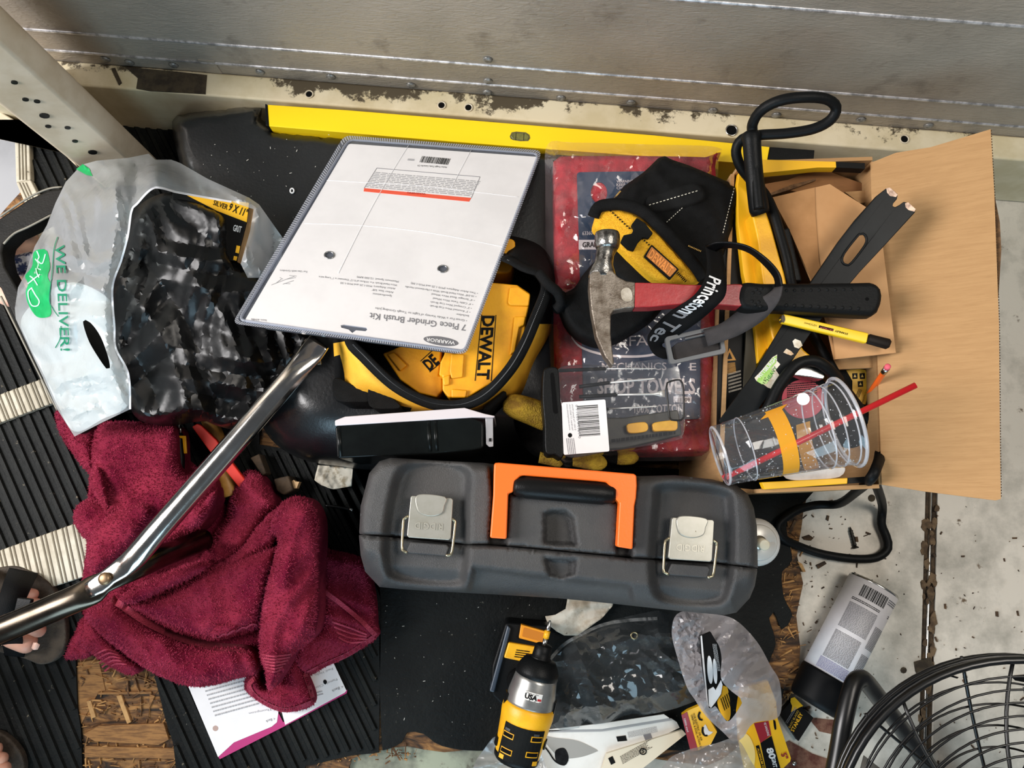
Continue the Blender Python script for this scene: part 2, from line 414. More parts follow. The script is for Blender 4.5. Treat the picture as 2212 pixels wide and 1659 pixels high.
def osb_material():
    m = bpy.data.materials.new('weathered_strand_board'); m.use_nodes = True; nt = m.node_tree; b = nt.nodes['Principled BSDF']; b.inputs['Roughness'].default_value = .85
    tc = nt.nodes.new('ShaderNodeTexCoord'); mp = nt.nodes.new('ShaderNodeMapping'); mp.inputs['Scale'].default_value = (9, 34, 20); mp.inputs['Rotation'].default_value = (0, 0, .1)
    n = nt.nodes.new('ShaderNodeTexNoise'); n.inputs['Scale'].default_value = 2.2; n.inputs['Detail'].default_value = 8; n.inputs['Distortion'].default_value = 1.6
    nt.links.new(tc.outputs['Object'], mp.inputs[0]); nt.links.new(mp.outputs[0], n.inputs['Vector'])
    r = nt.nodes.new('ShaderNodeValToRGB'); e = r.color_ramp.elements
    e[0].position = .34; e[0].color = lin((34, 24, 17)); e[1].position = .70; e[1].color = lin((160, 116, 66))
    x = r.color_ramp.elements.new(.5); x.color = lin((100, 68, 38))
    nt.links.new(n.outputs['Fac'], r.inputs[0])
    n2 = nt.nodes.new('ShaderNodeTexNoise'); n2.inputs['Scale'].default_value = 38; n2.inputs['Detail'].default_value = 8; n2.inputs['Roughness'].default_value = .7; nt.links.new(tc.outputs['Object'], n2.inputs['Vector'])
    mr = nt.nodes.new('ShaderNodeMapRange'); mr.inputs['From Min'].default_value = .54; mr.inputs['From Max'].default_value = .62; nt.links.new(n2.outputs['Fac'], mr.inputs['Value'])
    mx = nt.nodes.new('ShaderNodeMix'); mx.data_type = 'RGBA'; nt.links.new(mr.outputs[0], mx.inputs['Factor']); nt.links.new(r.outputs[0], mx.inputs['A']); mx.inputs['B'].default_value = lin((48, 34, 22)); nt.links.new(mx.outputs['Result'], b.inputs['Base Color'])
    bp = nt.nodes.new('ShaderNodeBump'); bp.inputs['Strength'].default_value = .7; bp.inputs['Distance'].default_value = .004
    nt.links.new(n.outputs['Fac'], bp.inputs['Height']); nt.links.new(bp.outputs[0], b.inputs['Normal'])
    return m
OSB = osb_material()
GALV = mk('worn_floor_plate', (214, 207, 194), .5, .08, rgb2=(126, 123, 112), vs=9, vlo=.44, vhi=.74, rgb3=(98, 80, 58), vs3=30, lo3=.64, hi3=.70, bump=.1, bs=60, detail=8)
GALV2 = mk('painted_floor_plate', (158, 162, 140), .6, .1, rgb2=(112, 112, 98), vs=11, rgb3=(70, 56, 42), vs3=26, lo3=.58, hi3=.66, detail=8)
DIRT = mk('packed_dirt', (84, 68, 50), .95, rgb2=(50, 40, 30), vs=60, bump=.5, bs=200)
CREAM = mk('cream_paint', (214, 204, 182), .55, rgb2=(200, 188, 162), vs=9, rgb3=(120, 98, 66), vs3=45, lo3=.68, hi3=.72)
NOSE = mk('step_nosing', (196, 190, 172), .6, rgb2=(170, 162, 142), vs=16, rgb3=(90, 82, 66), vs3=60, lo3=.66, hi3=.7)

# ------------------------------------------------------------------ wall line
LF0, LF1 = P(180, 185, .15), P(2212, 347, .15)      # front edge of the ledge
wd = (LF1 - LF0); wd.z = 0; wd.normalize(); wn = Vector((-wd.y, wd.x, 0))     # wn points away from the camera
LEDGE_D = 0.040
WM = Matrix(((wd.x, wn.x, 0, LF0.x), (wd.y, wn.y, 0, LF0.y), (0, 0, 1, 0), (0, 0, 0, 1)))     # x along the wall, y into it

def ledge_material():
    m = mk('ledge_cream_dirty', (216, 204, 174), .6, rgb2=(198, 184, 148), vs=8); nt = m.node_tree; b = nt.nodes['Principled BSDF']
    src = b.inputs['Base Color'].links[0].from_socket
    tc = nt.nodes.new('ShaderNodeTexCoord'); sx = nt.nodes.new('ShaderNodeSeparateXYZ'); nt.links.new(tc.outputs['Object'], sx.inputs[0])
    n = nt.nodes.new('ShaderNodeTexNoise'); n.inputs['Scale'].default_value = 26; n.inputs['Detail'].default_value = 9; n.inputs['Roughness'].default_value = .75; nt.links.new(tc.outputs['Object'], n.inputs['Vector'])
    n2 = nt.nodes.new('ShaderNodeTexNoise'); n2.inputs['Scale'].default_value = 5; n2.inputs['Detail'].default_value = 2; nt.links.new(tc.outputs['Object'], n2.inputs['Vector'])
    r = nt.nodes.new('ShaderNodeMapRange'); r.inputs['From Min'].default_value = .0; r.inputs['From Max'].default_value = LEDGE_D; r.inputs['To Min'].default_value = -.16; r.inputs['To Max'].default_value = .10
    nt.links.new(sx.outputs['Y'], r.inputs['Value'])
    a = nt.nodes.new('ShaderNodeMath'); a.operation = 'ADD'; nt.links.new(n.outputs['Fac'], a.inputs[0]); nt.links.new(r.outputs[0], a.inputs[1])
    a2 = nt.nodes.new('ShaderNodeMath'); a2.operation = 'ADD'; nt.links.new(a.outputs[0], a2.inputs[0])
    s2 = nt.nodes.new('ShaderNodeMath'); s2.operation = 'MULTIPLY_ADD'; s2.inputs[1].default_value = .9; s2.inputs[2].default_value = -.45; nt.links.new(n2.outputs['Fac'], s2.inputs[0]); nt.links.new(s2.outputs[0], a2.inputs[1])
    st = nt.nodes.new('ShaderNodeMapRange'); st.inputs['From Min'].default_value = .56; st.inputs['From Max'].default_value = .62; nt.links.new(a2.outputs[0], st.inputs['Value'])
    x = nt.nodes.new('ShaderNodeMix'); x.data_type = 'RGBA'; nt.links.new(st.outputs[0], x.inputs['Factor']); nt.links.new(src, x.inputs['A']); x.inputs['B'].default_value = lin((74, 64, 46))
    nt.links.new(x.outputs['Result'], b.inputs['Base Color']); return m
LEDGEM = ledge_material()
def wall_material():
    m = mk('embossed_aluminium', (168, 158, 145), .42, .32, rgb2=(150, 142, 130), vs=3, rgb3=(120, 112, 102), vs3=14, lo3=.58, hi3=.75)
    nt = m.node_tree; b = nt.nodes['Principled BSDF']; tc = nt.nodes.new('ShaderNodeTexCoord'); mp = nt.nodes.new('ShaderNodeMapping'); mp.inputs['Scale'].default_value = (1, 1, 3.2)
    n = nt.nodes.new('ShaderNodeTexNoise'); n.inputs['Scale'].default_value = 75; n.inputs['Detail'].default_value = 4; n.inputs['Distortion'].default_value = .8
    nt.links.new(tc.outputs['Object'], mp.inputs[0]); nt.links.new(mp.outputs[0], n.inputs['Vector'])
    bp = nt.nodes.new('ShaderNodeBump'); bp.inputs['Strength'].default_value = .55; bp.inputs['Distance'].default_value = .003
    nt.links.new(n.outputs['Fac'], bp.inputs['Height']); nt.links.new(bp.outputs[0], b.inputs['Normal']); return m
WALLM = wall_material(); RIDGE = mk('scuffed_ridge', (222, 220, 222), .4, .6, rgb2=(150, 148, 148), vs=70, stretch=(1, 1, 1))

RIVET = mk('dull_rivet', (140, 139, 135), .4, .4, rgb2=(96, 95, 92), vs=200)
wall = Thing('wall_back', None, None, WM, kind='structure')
y0 = LEDGE_D
wall.box('panel', -.9, 2.6, y0, y0 + .012, .0, 1.7, WALLM)
def wallz(px, py):                                  # point on the wall plane in its own frame
    o = wall.I @ CAMP; d = wall.R @ ray(px, py); t = (y0 - o.y) / d.y; return o + d * t
for (qa, qb) in (((750, 117), (1450, 173)), ((750, 158), (1450, 215)), ((1700, 17), (2212, 57))):
    zz = (wallz(*qa).z + wallz(*qb).z) / 2
    V, Fc = sweep([(-.9, y0, zz), (2.6, y0, zz)], [(.0022, .0032)] * 2, 8); wall.mesh('ridge', V, Fc, RIDGE, smooth=True)
for q in ((228, 127), (280, 134), (375, 140), (562, 155), (715, 165), (888, 183), (1212, 211), (1363, 221), (1054, 128), (1054, 174), (1053, 199), (1540, 238), (1677, 248), (2006, 271), (1860, 258)):
    p = wallz(*q); V, Fc = sweep([p, p + Vector((0, -.0015, 0)), p + Vector((0, -.003, 0)), p + Vector((0, -.0038, 0))], [.0075, .0072, .0052, .002], 12); wall.mesh('rivet', V, Fc, RIVET, smooth=True)
# lapped seam strip at the left, dark scuffs are in the metal
wall.box('seam_strip', .19, .215, y0 - .0015, y0, .15, .185, WALLM)

ledge = Thing('trim_1', None, None, WM, kind='structure')
ledge.box('ledge', -.75, 2.6, 0, LEDGE_D, 0, .15, LEDGEM, bevel=.004)
HOLE = mk('dark_hole', (8, 8, 8), .9)
def hole_at(px, py, r, torn=False):
    p = ledge.I @ P(px, py, .15)
    V, Fc = sweep([p + Vector((0, 0, -.006)), p + Vector((0, 0, .0008))], [r] * 2, 14); h = ledge.mesh('bolt_hole', V, Fc, HOLE)
    V, Fc = sweep([p + Vector((math.cos(a) * r * 1.1, math.sin(a) * r * 1.1, .0008)) for a in np.linspace(0, 2 * math.pi, 16)[:-1]], .0012, 6, True)
    ledge.mesh('hole_rim', V, Fc, STEEL if torn else CREAM, parent=h, smooth=True)
for q in ((668, 204, .0055), (954, 228, .0055), (1012, 233, .0055), (1580, 282, .008, True), (1953, 301, .006)): hole_at(*q)
MUD = mk('dried_mud', (70, 60, 44), .95, rgb2=(46, 38, 28), vs=50, bump=.6, bs=220)
# patch of grime under the wall at the left
ledge.o.matrix_world = WM
def ledge_blob(pts, h, mat, name='grime_patch'):
    lp = [ledge.I @ P(a, b, .15) for a, b in pts]; V, Fc = prism_geo([[(v.x, v.y) for v in lp]], .149, .15 + h); ledge.mesh(name, V, Fc, mat)
ledge_blob(z1((800, 430), (930, 440), (1140, 460), (1320, 480), (1310, 600), (1150, 590), (960, 580), (870, 565), (880, 500)), .0012, MUD)
ledge_blob(z1((712, 440), (735, 436), (778, 530), (760, 545)), .002, MUD, 'rust_chip')

# ------------------------------------------------------------------ left door post
A, B, C = P(166, 356, .12), P(271, 339, .12), P(284, 291, .12)
post = Thing('trim_2', None, None, Matrix.Translation(Vector((B.x, B.y, 0))), kind='structure')
o2 = Vector((B.x, B.y, 0)); bk = 1.16
mid = B.lerp(C, .72) + Vector((.002, -.004, 0))
pp = [A - o2, B - o2, mid - o2, C - o2, Vector((C.x * bk, C.y * bk, 0)) - o2, Vector((A.x * bk, A.y * bk, 0)) - o2]
V, Fc = prism_geo([[(v.x, v.y) for v in pp]], 0, 2.0); post.mesh('post', V, Fc, mk('post_paint', (205, 190, 168), .55, rgb2=(186, 168, 142), vs=7, rgb3=(110, 96, 74), vs3=50, lo3=.7, hi3=.74), bevel=.004)
AB = plane3(Vector((A.x, A.y, 0)), Vector((B.x, B.y, 0)), Vector((A.x, A.y, 1)))
ABI = AB.inverted()
def on_post(px, py):
    o = ABI @ CAMP; d = ABI.to_3x3() @ ray(px, py); t = -o.z / d.z; return AB @ (o + d * t)
nrm = AB.to_3x3() @ Vector((0, 0, 1))
for (x, y) in ((31, 177), (55, 214), (80, 218), (96, 249), (104, 272), (146, 275), (200, 328), (162, 304)):
    p = on_post(x, y) - o2; V, Fc = sweep([p - nrm * .001, p + nrm * .0015], .004 if (x + y) % 3 else .0065, 10); post.mesh('screw_hole', V, Fc, DKSTEEL)

# ------------------------------------------------------------------ floor
floor = Thing('floor', None, None, Matrix.Identity(4), kind='structure')
FLX = 1.45
sb = [P(x, y, 0)[:2] for x, y in ((-60, 620), (70, 480), (34, 394), (30, 264), (20, 120))]
V, Fc = prism_geo([[(-1.25, -1.2), (FLX, -1.2), (FLX, .95), (sb[4][0], .95)] + [sb[4], sb[3], sb[2], sb[1], sb[0], (-1.25, sb[0][1])]], -.05, -.004); floor.mesh('subfloor', V, Fc, DIRT)
J0 = [P(x, y, 0) for x, y in ((2000, 1060), (1983, 1700))]; J1 = [P(x, y, 0) for x, y in ((2026, 1060), (2012, 1700))]
def ext(p, q, y): t = (y - p.y) / (q.y - p.y); return (p.x + (q.x - p.x) * t, y)
pl1 = [ext(*J0, -1.2), ext(*J0, .585), (.05, .64), (.05, -1.2)]
pl2 = [ext(*J1, -1.2), (FLX, -1.2), (FLX, .52), ext(*J1, .555)]
for pl, mt in ((pl1, GALV), (pl2, GALV)):
    V, Fc = prism_geo([pl], -.004, 0); floor.mesh('floor_plate', V, Fc, mt, bevel=.001)
V, Fc = prism_geo([[P(x, y, 0)[:2] for x, y in ((700, 1590), (1240, 1590), (1240, 1850), (700, 1850))]], -.004, .0005); floor.mesh('floor_plate', V, Fc, GALV2)
jm = [(ext(*J0, y)[0] * .5 + ext(*J1, y)[0] * .5, y, -.0035) for y in (-1.2, .58)]
V, Fc = sweep(jm, [(.003, .003)] * 2, 6); floor.mesh('joint_strip', V, Fc, STEEL, smooth=True)
# grime along the joint
rr = random.Random(5)
JGR = mk('joint_grime', (112, 92, 68), .95, rgb2=(74, 58, 42), vs=50, bump=.4, bs=200)
for k in range(34):
    y = rr.uniform(1080, 1660); x = 2012 - (y - 1060) * .025 + rr.uniform(-15, 15); s_ = rr.uniform(3, 11)
    pts = [(x + math.cos(a) * s_ * rr.uniform(.5, 1.1), y + math.sin(a) * s_ * 1.9 * rr.uniform(.5, 1.1)) for a in np.linspace(0, 6.28, 10)[:-1]]
    floor.slab('grime', pts, -.001, .0010 + k * .00002, JGR)
floor.slab('grime', [(1975, 1430), (2010, 1420), (2018, 1440), (2008, 1462), (1985, 1465), (1978, 1450)], -.001, .002, MUD)
for q, dr in (((1952, 1448), 7), ((2085, 1463), 5)):
    floor.slab('grime', [(q[0] + math.cos(a) * dr, q[1] + math.sin(a) * dr) for a in np.linspace(0, 6.28, 9)[:-1]], -.001, .0008, MUD)
SLOT = HOLE
floor.slab('slot', [(2190, 1459), (2225, 1456), (2232, 1466), (2225, 1476), (2193, 1470), (2187, 1464)], -.002, .0006, SLOT)
floor.slab('slot', [(2048, 1456), (2071, 1463), (2068, 1466), (2050, 1461)], -.002, .0006, SLOT)
floor.slab('bolt_hole', [(1883 + math.cos(a) * 8, 1076 + math.sin(a) * 8) for a in np.linspace(0, 6.28, 12)[:-1]], -.002, .0006, MUD)
# rust stain by the fan leg
RUST = mk('rust_patch', (86, 44, 32), .9, rgb2=(120, 84, 66), vs=40, bump=.4, bs=150)
floor.slab('rust_patch', [(1705, 1600), (1755, 1628), (1790, 1640), (1800, 1690), (1680, 1700), (1650, 1630)], -.001, .0009, RUST)
floor.slab('rust_patch', [(1745, 1550), (1800, 1555), (1840, 1575), (1815, 1590), (1770, 1580)], -.001, .0007, RUST)

# board layer and rubber mats on it
BZ, MZ = .010, .015
floor.slab('strand_board', [(-360, 1130), (250, 250), (1300, 250), (1740, 900), (1736, 1100), (1722, 1200), (1735, 1260), (1720, 1330), (1729, 1400), (1716, 1490), (1700, 1512), (1560, 1640), (1480, 1648), (1240, 1612), (1105, 1606), (960, 1625), (880, 1612), (820, 1622), (760, 1640), (660, 1760), (-100, 1800)], 0, BZ, OSB, smooth=30)
# loose strands in the bare patch
WOODS = mk('wood_strand', (150, 106, 58), .8, rgb2=(112, 76, 40), vs=40, stretch=(1, 8, 1)); WOODL = mk('wood_strand_pale', (190, 148, 94), .8, rgb2=(160, 118, 70), vs=40)
wood = floor
for pts, mt, h in ((b6((490, 960), (515, 952), (545, 1050), (520, 1060)), WOODL, .003), (b6((660, 930), (690, 925), (745, 1080), (722, 1090)), WOODL, .004), (b6((555, 910), (860, 905), (862, 920), (556, 924)), WOODS, .003), (b6((560, 1100), (930, 1085), (960, 1180), (900, 1210), (540, 1190), (470, 1150)), WOODS, .005), (b6((480, 1215), (1060, 1230), (1080, 1290), (480, 1280)), WOODS, .004),
                   (b6((850, 920), (880, 930), (850, 1000), (845, 1060)), WOODS, .003), (b6((440, 740), (560, 720), (600, 900), (560, 910), (440, 1130), (430, 900)), WOODS, .0015)):
    floor.slab('wood_strand', pts, BZ - .001, BZ + h, mt, bevel=.0008)
# splinters and slivers of the rotten board
rs_ = random.Random(21); V, Fc = [], []
for k in range(420):
    if k % 5 < 3: x, y = rs_.uniform(168, 385), rs_.uniform(1405, 1680)
    elif k % 5 == 3: x, y = rs_.gauss(1705, 16), rs_.uniform(1120, 1510)
    else: x, y = rs_.uniform(640, 900), rs_.gauss(1628, 10)
    c = P(x, y, BZ); L_ = rs_.choice([4, 7, 12, 20, 30]) / 1320; w = rs_.choice([1, 1.5, 2.5, 4]) / 1320; a = rs_.gauss(.05, .35) if k % 3 else rs_.gauss(1.5, .4); n = len(V); h = rs_.uniform(.001, .004)
    ux, uy = Vector((math.cos(a), math.sin(a), 0)) * L_ / 2, Vector((-math.sin(a), math.cos(a), 0)) * w / 2; q4 = [c - ux - uy * .4, c + ux - uy * rs_.uniform(.2, 1), c + ux * rs_.uniform(.7, 1) + uy, c - ux * rs_.uniform(.6, 1) + uy * .7]
    V += q4 + [v + Vector((0, 0, h)) for v in q4]; Fc += [[n + i for i in f] for f in ((4, 5, 6, 7), (0, 1, 5, 4), (1, 2, 6, 5), (2, 3, 7, 6), (3, 0, 4, 7))]
floor.mesh('splinters', V, Fc, mk('splinter_wood', (176, 130, 76), .85, rgb2=(84, 56, 32), vs=24, vlo=.44, vhi=.56), kind='stuff')
mat_main = [(770, 1000), (1720, 1030), (1760, 1060), (1742, 1080), (1700, 1130), (1712, 1210), (1690, 1235), (1694, 1290), (1712, 1330), (1690, 1360), (1672, 1322), (1662, 1335), (1676, 1390), (1660, 1440), (1680, 1480), (1690, 1508), (1560, 1620), (1240, 1600), (1052, 1622), (955, 1612), (915, 1586), (880, 1582), (868, 1604), (840, 1618), (826, 1622), (818, 1400), (820, 1292), (780, 1200)]
floor.slab('rubber_mat', mat_main, BZ, MZ, RUBBER, bevel=.001, smooth=14)
hole = b6((430, 720), (440, 1000), (460, 1120), (470, 1400), (1010, 1420), (985, 1200), (940, 1060), (900, 900), (870, 780), (700, 690), (500, 680))
mat_rib = [(-420, 900), (-420, 1450), (-40, 1560), (0, 1580), (62, 1680), (170, 1760), (640, 1760), (660, 1655), (760, 1632), (818, 1626), (822, 1400), (822, 1292), (800, 1000), (560, 960), (560, 280), (260, 262), (200, 250), (160, 300), (62, 262), (68, 390), (100, 470), (40, 560), (-100, 640)]
ribmat = floor.slab('rubber_mat', mat_rib, BZ, MZ, RUBBER, holes=[hole], bevel=0)
# each rib of the mat
Wp = lambda l: np.array([P(x, y, MZ)[:2] for x, y in l])
wr, wh = Wp(mat_rib), Wp(hole); dr = Vector((P(300, 1640, MZ) - P(20, 1000, MZ))[:2]).normalized(); nr = Vector((dr.y, -dr.x)); rib_sp = .0165
cands = np.array([(nr @ Vector(v)) for v in wr]); k0, k1 = int(cands.min() / rib_sp), int(cands.max() / rib_sp)
RIBM = mk('rubber_rib', (28, 32, 31), .6, rgb2=(40, 43, 40), vs=30, rgb3=(112, 104, 88), vs3=90, lo3=.66, hi3=.72, bump=.3, bs=200)
for k in range(k0, k1 + 1):
    tt = np.arange(-1.6, 1.6, .004); pts = np.array([(nr * (k * rib_sp))[:]]) + tt[:, None] * np.array([dr[:]])
    ok = inside(pts, wr) & ~inside(pts, wh); ok &= (dist(pts, wr) > .006) & (dist(pts, wh) > .003)
    i = 0
    while i < len(ok):
        if ok[i]:
            j = i
            while j + 1 < len(ok) and ok[j + 1]: j += 1
            if j - i > 6:
                a, b = Vector(pts[i]), Vector(pts[j]); n_ = nr * .0048; n2_ = nr * .0028
                V = [(a + n_)[:] + (MZ,), (a - n_)[:] + (MZ,), (b - n_)[:] + (MZ,), (b + n_)[:] + (MZ,), (a + n2_)[:] + (MZ + .004,), (a - n2_)[:] + (MZ + .004,), (b - n2_)[:] + (MZ + .004,), (b + n2_)[:] + (MZ + .004,)]
                # a rib runs in view only from the part near the frame
                if max(abs(a.x), abs(b.x)) < 1.2 or True: floor.mesh('mat_rib', V, [(0, 1, 2, 3), (4, 5, 6, 7), (0, 1, 5, 4), (1, 2, 6, 5), (2, 3, 7, 6), (3, 0, 4, 7)], RIBM)
            i = j + 1
        else: i += 1
# ribbed step nosings
def nosing(poly, n, h=.026, z0=MZ):
    b = floor.slab('step_nosing', poly, z0, h, NOSE, bevel=.002)
    (a0, a1, b1_, b0) = [np.array(p, float) for p in poly[:4]]
    for k in range(n):
        t = (k + .5) / n
        for dt in (-.18, .18):
            u = t + dt / n; p = a0 + (a1 - a0) * u; q = b0 + (b1_ - b0) * u; w = (a1 - a0) / np.linalg.norm(a1 - a0) * 1.5
            floor.slab('groove', [p - w, p + w, q + w, q - w], h - .001, h + .0012, mk_groove, parent=b)
mk_groove = mk('nosing_groove', (120, 112, 94), .8)
nosing([(-260, 1282), (330, 1070), (352, 1190), (-230, 1380)], 26)
nosing([(-200, 926), (170, 788), (192, 842), (-180, 980)], 20)
def nos3(poly, n): nosing(poly, n)
b = floor.slab('step_nosing', [(30, 266), (62, 262), (66, 388), (34, 394)], BZ, .026, NOSE, bevel=.002)
for x in (38, 45, 52): floor.slab('groove', [(x, 268), (x + 2, 268), (x + 5, 388), (x + 3, 388)], .025, .0272, mk_groove, parent=b)
b = floor.slab('step_nosing', [(34, 394), (66, 388), (118, 494), (130, 560), (96, 576), (78, 500)], BZ, .026, NOSE, bevel=.002)
for x in (40, 47, 54): floor.slab('groove', [(x, 394), (x + 2, 394), (x + 50, 500), (x + 48, 500)], .025, .0272, mk_groove, parent=b)
# sill under the post and ground outside the step
floor.slab('door_sill', [(-200, 120), (150, 330), (166, 360), (62, 262), (30, 266), (-200, 262)], 0, .03, CREAM, bevel=.003)
GROUND = mk('sunlit_concrete', (225, 226, 228), .9, rgb2=(205, 206, 208), vs=4)
gt = Thing('ground_outside', None, None, Matrix.Identity(4), kind='structure')
V, Fc = prism_geo([[(-3.5, -1.5), (-.6, -1.5), (-.6, 1.8), (-3.5, 1.8)]], -.5, -.42); gt.mesh('concrete', V, Fc, GROUND)

# ------------------------------------------------------------------ wheel arch hump that carries the pile
VINYL = mk('black_vinyl', (16, 19, 22), .34, rgb2=(24, 28, 31), vs=14, rgb3=(56, 58, 54), vs3=150, lo3=.70, hi3=.74, bump=.10, bs=200, spec=.7, coat=.5)
HZ = .16
ho = [(372, 262), (400, 244), (470, 232), (575, 226), (590, 272), (900, 297), (1200, 320), (1500, 338), (1548, 360), (1552, 700), (1550, 960), (1300, 1005), (1000, 1012), (800, 1012), (730, 1006), (665, 996), (612, 972), (575, 935), (555, 880), (545, 800), (530, 700), (470, 560), (420, 440), (385, 340)]
ho = catmull(ho, 14, True)
hump = Thing('wheel_arch_cover', 'black vinyl-covered wheel arch hump carrying the pile of tools', 'wheel arch', flat(1000, 640, 0))
def hz(q):
    d = dist(q, ho)
    fr = np.clip((q[:, 1] - 700) / 330, 0, 1)
    return HZ - .10 * (1 - np.sqrt(np.clip(1 - (1 - np.clip(d / (22 + 190 * fr), 0, 1)) ** 2, 0, 1))) + .0015 * np.sin(q[:, 0] / 60) * np.sin(q[:, 1] / 47)
hump.surf('vinyl_cover', ho, hz, 13, VINYL, skirt=0)

# ------------------------------------------------------------------ spirit level
lv = Thing('spirit_level', 'long bright yellow spirit level lying along the cream ledge', 'level', flat(1120, 290, .10))
LH = .068
lv.slab('body', z1((1703, 665), (2212, 700)) + z2((2100, 860)) + [(1663, 317), (1656, 356)] + z2((1500, 955), (800, 900), (0, 833)) + z1((1712, 803)), 0, LH, YELP, bevel=.0012)
lv.slab('end_cap', z1((1688, 660), (1703, 665), (1712, 803), (1692, 798)), 0, LH + .001, BLACK, bevel=.001)
lv.slab('end_cap', [(1663, 317), (1760, 324), (1758, 344), (1656, 356)], 0, LH - .002, BLACK, bevel=.001)  # black slab painted in for the darkness behind, past the level's right end
VIAL = mk('vial_fluid', (122, 120, 60), .12, rgb2=(96, 96, 52), vs=90, coat=.6)
vf = lv.slab('vial_frame', z2((1183, 868), (1195, 843), (1225, 838), (1285, 843), (1308, 858), (1313, 880), (1300, 898), (1250, 899), (1205, 892), (1188, 884)), LH - .002, LH + .0004, mk('vial_frame', (96, 90, 50), .5))
lv.slab('vial', z2((1190, 868), (1202, 848), (1285, 850), (1306, 870), (1296, 892), (1205, 886)), LH - .002, LH + .0012, VIAL, parent=vf, bevel=.0004)
lv.slab('vial_line', z2((1222, 846), (1225, 846), (1222, 890), (1219, 890)), LH, LH + .0014, INK, parent=vf)
lv.slab('vial_line', z2((1272, 848), (1275, 848), (1272, 893), (1269, 893)), LH, LH + .0014, INK, parent=vf)

# ------------------------------------------------------------------ brush kit in a clamshell
k0, k1, kt = P(505, 700, .318), P(1010, 765, .318), P(957, 309, .175)
kit = Thing('brush_kit_package', 'clear clamshell package with a white card tilted over the yellow tool bag', 'package', plane3(k0, k1, kt))
def rnd(pts, r=10, n=5):                            # round the corners of a pixel polygon
    out = []; m = len(pts)
    for i in range(m):
        p0, p, p1 = np.array(pts[i - 1], float), np.array(pts[i], float), np.array(pts[(i + 1) % m], float)
        a = p + (p0 - p) / np.linalg.norm(p0 - p) * r; b = p + (p1 - p) / np.linalg.norm(p1 - p) * r
        for k in range(n + 1):
            t = k / n; out.append(tuple((1 - t) ** 2 * a + 2 * t * (1 - t) * p + t * t * b))
    return out
KO = z5((770, 38), (2122, 142), (1602, 1535), (5, 1322)); KC = z5((800, 96), (2094, 186), (1590, 1502), (88, 1307)); KI = z5((800, 68), (2098, 165), (1592, 1515), (52, 1300))
kit.slab('flange', rnd(KO, 16), -.0008, 0, CLEARD)
kit.slab('blister_tray', rnd(z5((850, 130), (2040, 200), (1560, 1440), (170, 1260)), 16), -.035, -.0022, film('blister_grey', (120, 124, 130), .35, .1))
sl = z5((745, 1335), (770, 1330), (920, 1350), (928, 1365), (915, 1376), (850, 1370), (825, 1388), (800, 1365), (750, 1352))
gr = []
for (cx, cy) in z5((668, 857), (1442, 951)): gr.append([(cx + math.cos(a) * 10.5, cy + math.sin(a) * 7.5) for a in np.linspace(0, 2 * math.pi, 15)[:-1]])
card = kit.slab('card', rnd(KC, 6), -.0020, .0009, WHITECARD, holes=[sl] + gr)
for g in gr:
    pts = [kit.pl(x, y, .0012) for x, y in g]; V, Fc = sweep(pts, .0011, 6, True); kit.mesh('eyelet', V, Fc, mk('eyelet_metal', (150, 150, 150), .3, .8), smooth=True)
kit.slab('eyelet_core', [(p[0] + 0, p[1] + 0) for p in gr[0]], -.006, -.004, INK); kit.slab('eyelet_core', gr[1], -.006, -.004, INK)
# raised welt inside the flange and the crimped rim
V, Fc = sweep([kit.pl(x, y, .0012) for x, y in resample(rnd(KI, 14), 8)], .0020, 6, True); kit.mesh('raised_welt', V, Fc, CLEARW, smooth=True)
ro = resample(rnd(KO, 16), 5.0); ri = ro + (np.array([np.mean(ro[:, 0]), np.mean(ro[:, 1])]) - ro) * (9.0 / np.maximum(np.linalg.norm(np.array([np.mean(ro[:, 0]), np.mean(ro[:, 1])]) - ro, axis=1), 1))[:, None]
V, Fc = [], []
for k in range(0, len(ro) - 1):
    a, b, c, d = ro[k], ro[k] * .45 + ro[k + 1] * .55, ri[k] * .45 + ri[k + 1] * .55, ri[k]
    n = len(V); V += [kit.pl(*p, .0002) for p in (a, b, c, d)] + [kit.pl(*p, .0013) for p in (a, b, c, d)]
    Fc += [[n + i for i in f] for f in ((4, 5, 6, 7), (0, 1, 5, 4), (1, 2, 6, 5), (2, 3, 7, 6), (3, 0, 4, 7))]
kit.mesh('crimped_rim', V, Fc, film('crimp_plastic', (205, 208, 215), .5, .2, hazecol=(215, 218, 226)), kind='stuff')
hh = .0013
def kt_(body, bl, br, cap, bold=0, mat=FINEINK):    # upside-down line of print: starts right, cap height in zoom px
    (q0, q1) = z5(bl, br); d = np.array(q1) - np.array(q0); d = d / np.linalg.norm(d); n = np.array([d[1], -d[0]])     # text up = down in the picture
    tl = np.array(q0) + np.array([-d[1], d[0]]) * -1 * (cap / 3.16) * 1.0
    if tl[1] < q0[1]: tl = 2 * np.array(q0) - tl
    kit.text(body, q0, q1, tl, hh, mat, parent=card, bold=bold)
kt_('7 Piece Grinder Brush Kit', (1602, 1332), (945, 1250), 42, .012, GREYINK)
kt_('• Great For a Wide Variety of Light to Tough Grinding Jobs', (1608, 1298), (982, 1212), 15, 0, GREYINK)
kt_('Includes:', (1620, 1266), (1534, 1254), 14, 0, GREYINK)
for i, (tx, a, b) in enumerate((('• 3" Knotted Wire Cup Brush', (1630, 1240), (1356, 1196)), ('• 3" Crimped Wire Cup Brush', (1640, 1214), (1360, 1170)), ('• 4" Cable Twist Wire Wheel', (1650, 1188), (1376, 1145)), ('• 4" Stringer Bead Wire Wheel', (1660, 1160), (1366, 1116)), ('• 10-3/8" Wire Hand Brush With a Hardwood Handle', (1672, 1134), (1186, 1066)), ('• Two Arbor Adapters (M10-1.25 and M10-1.50)', (1682, 1112), (1226, 1042)))): kt_(tx, a, b, 13, 0, GREYINK)
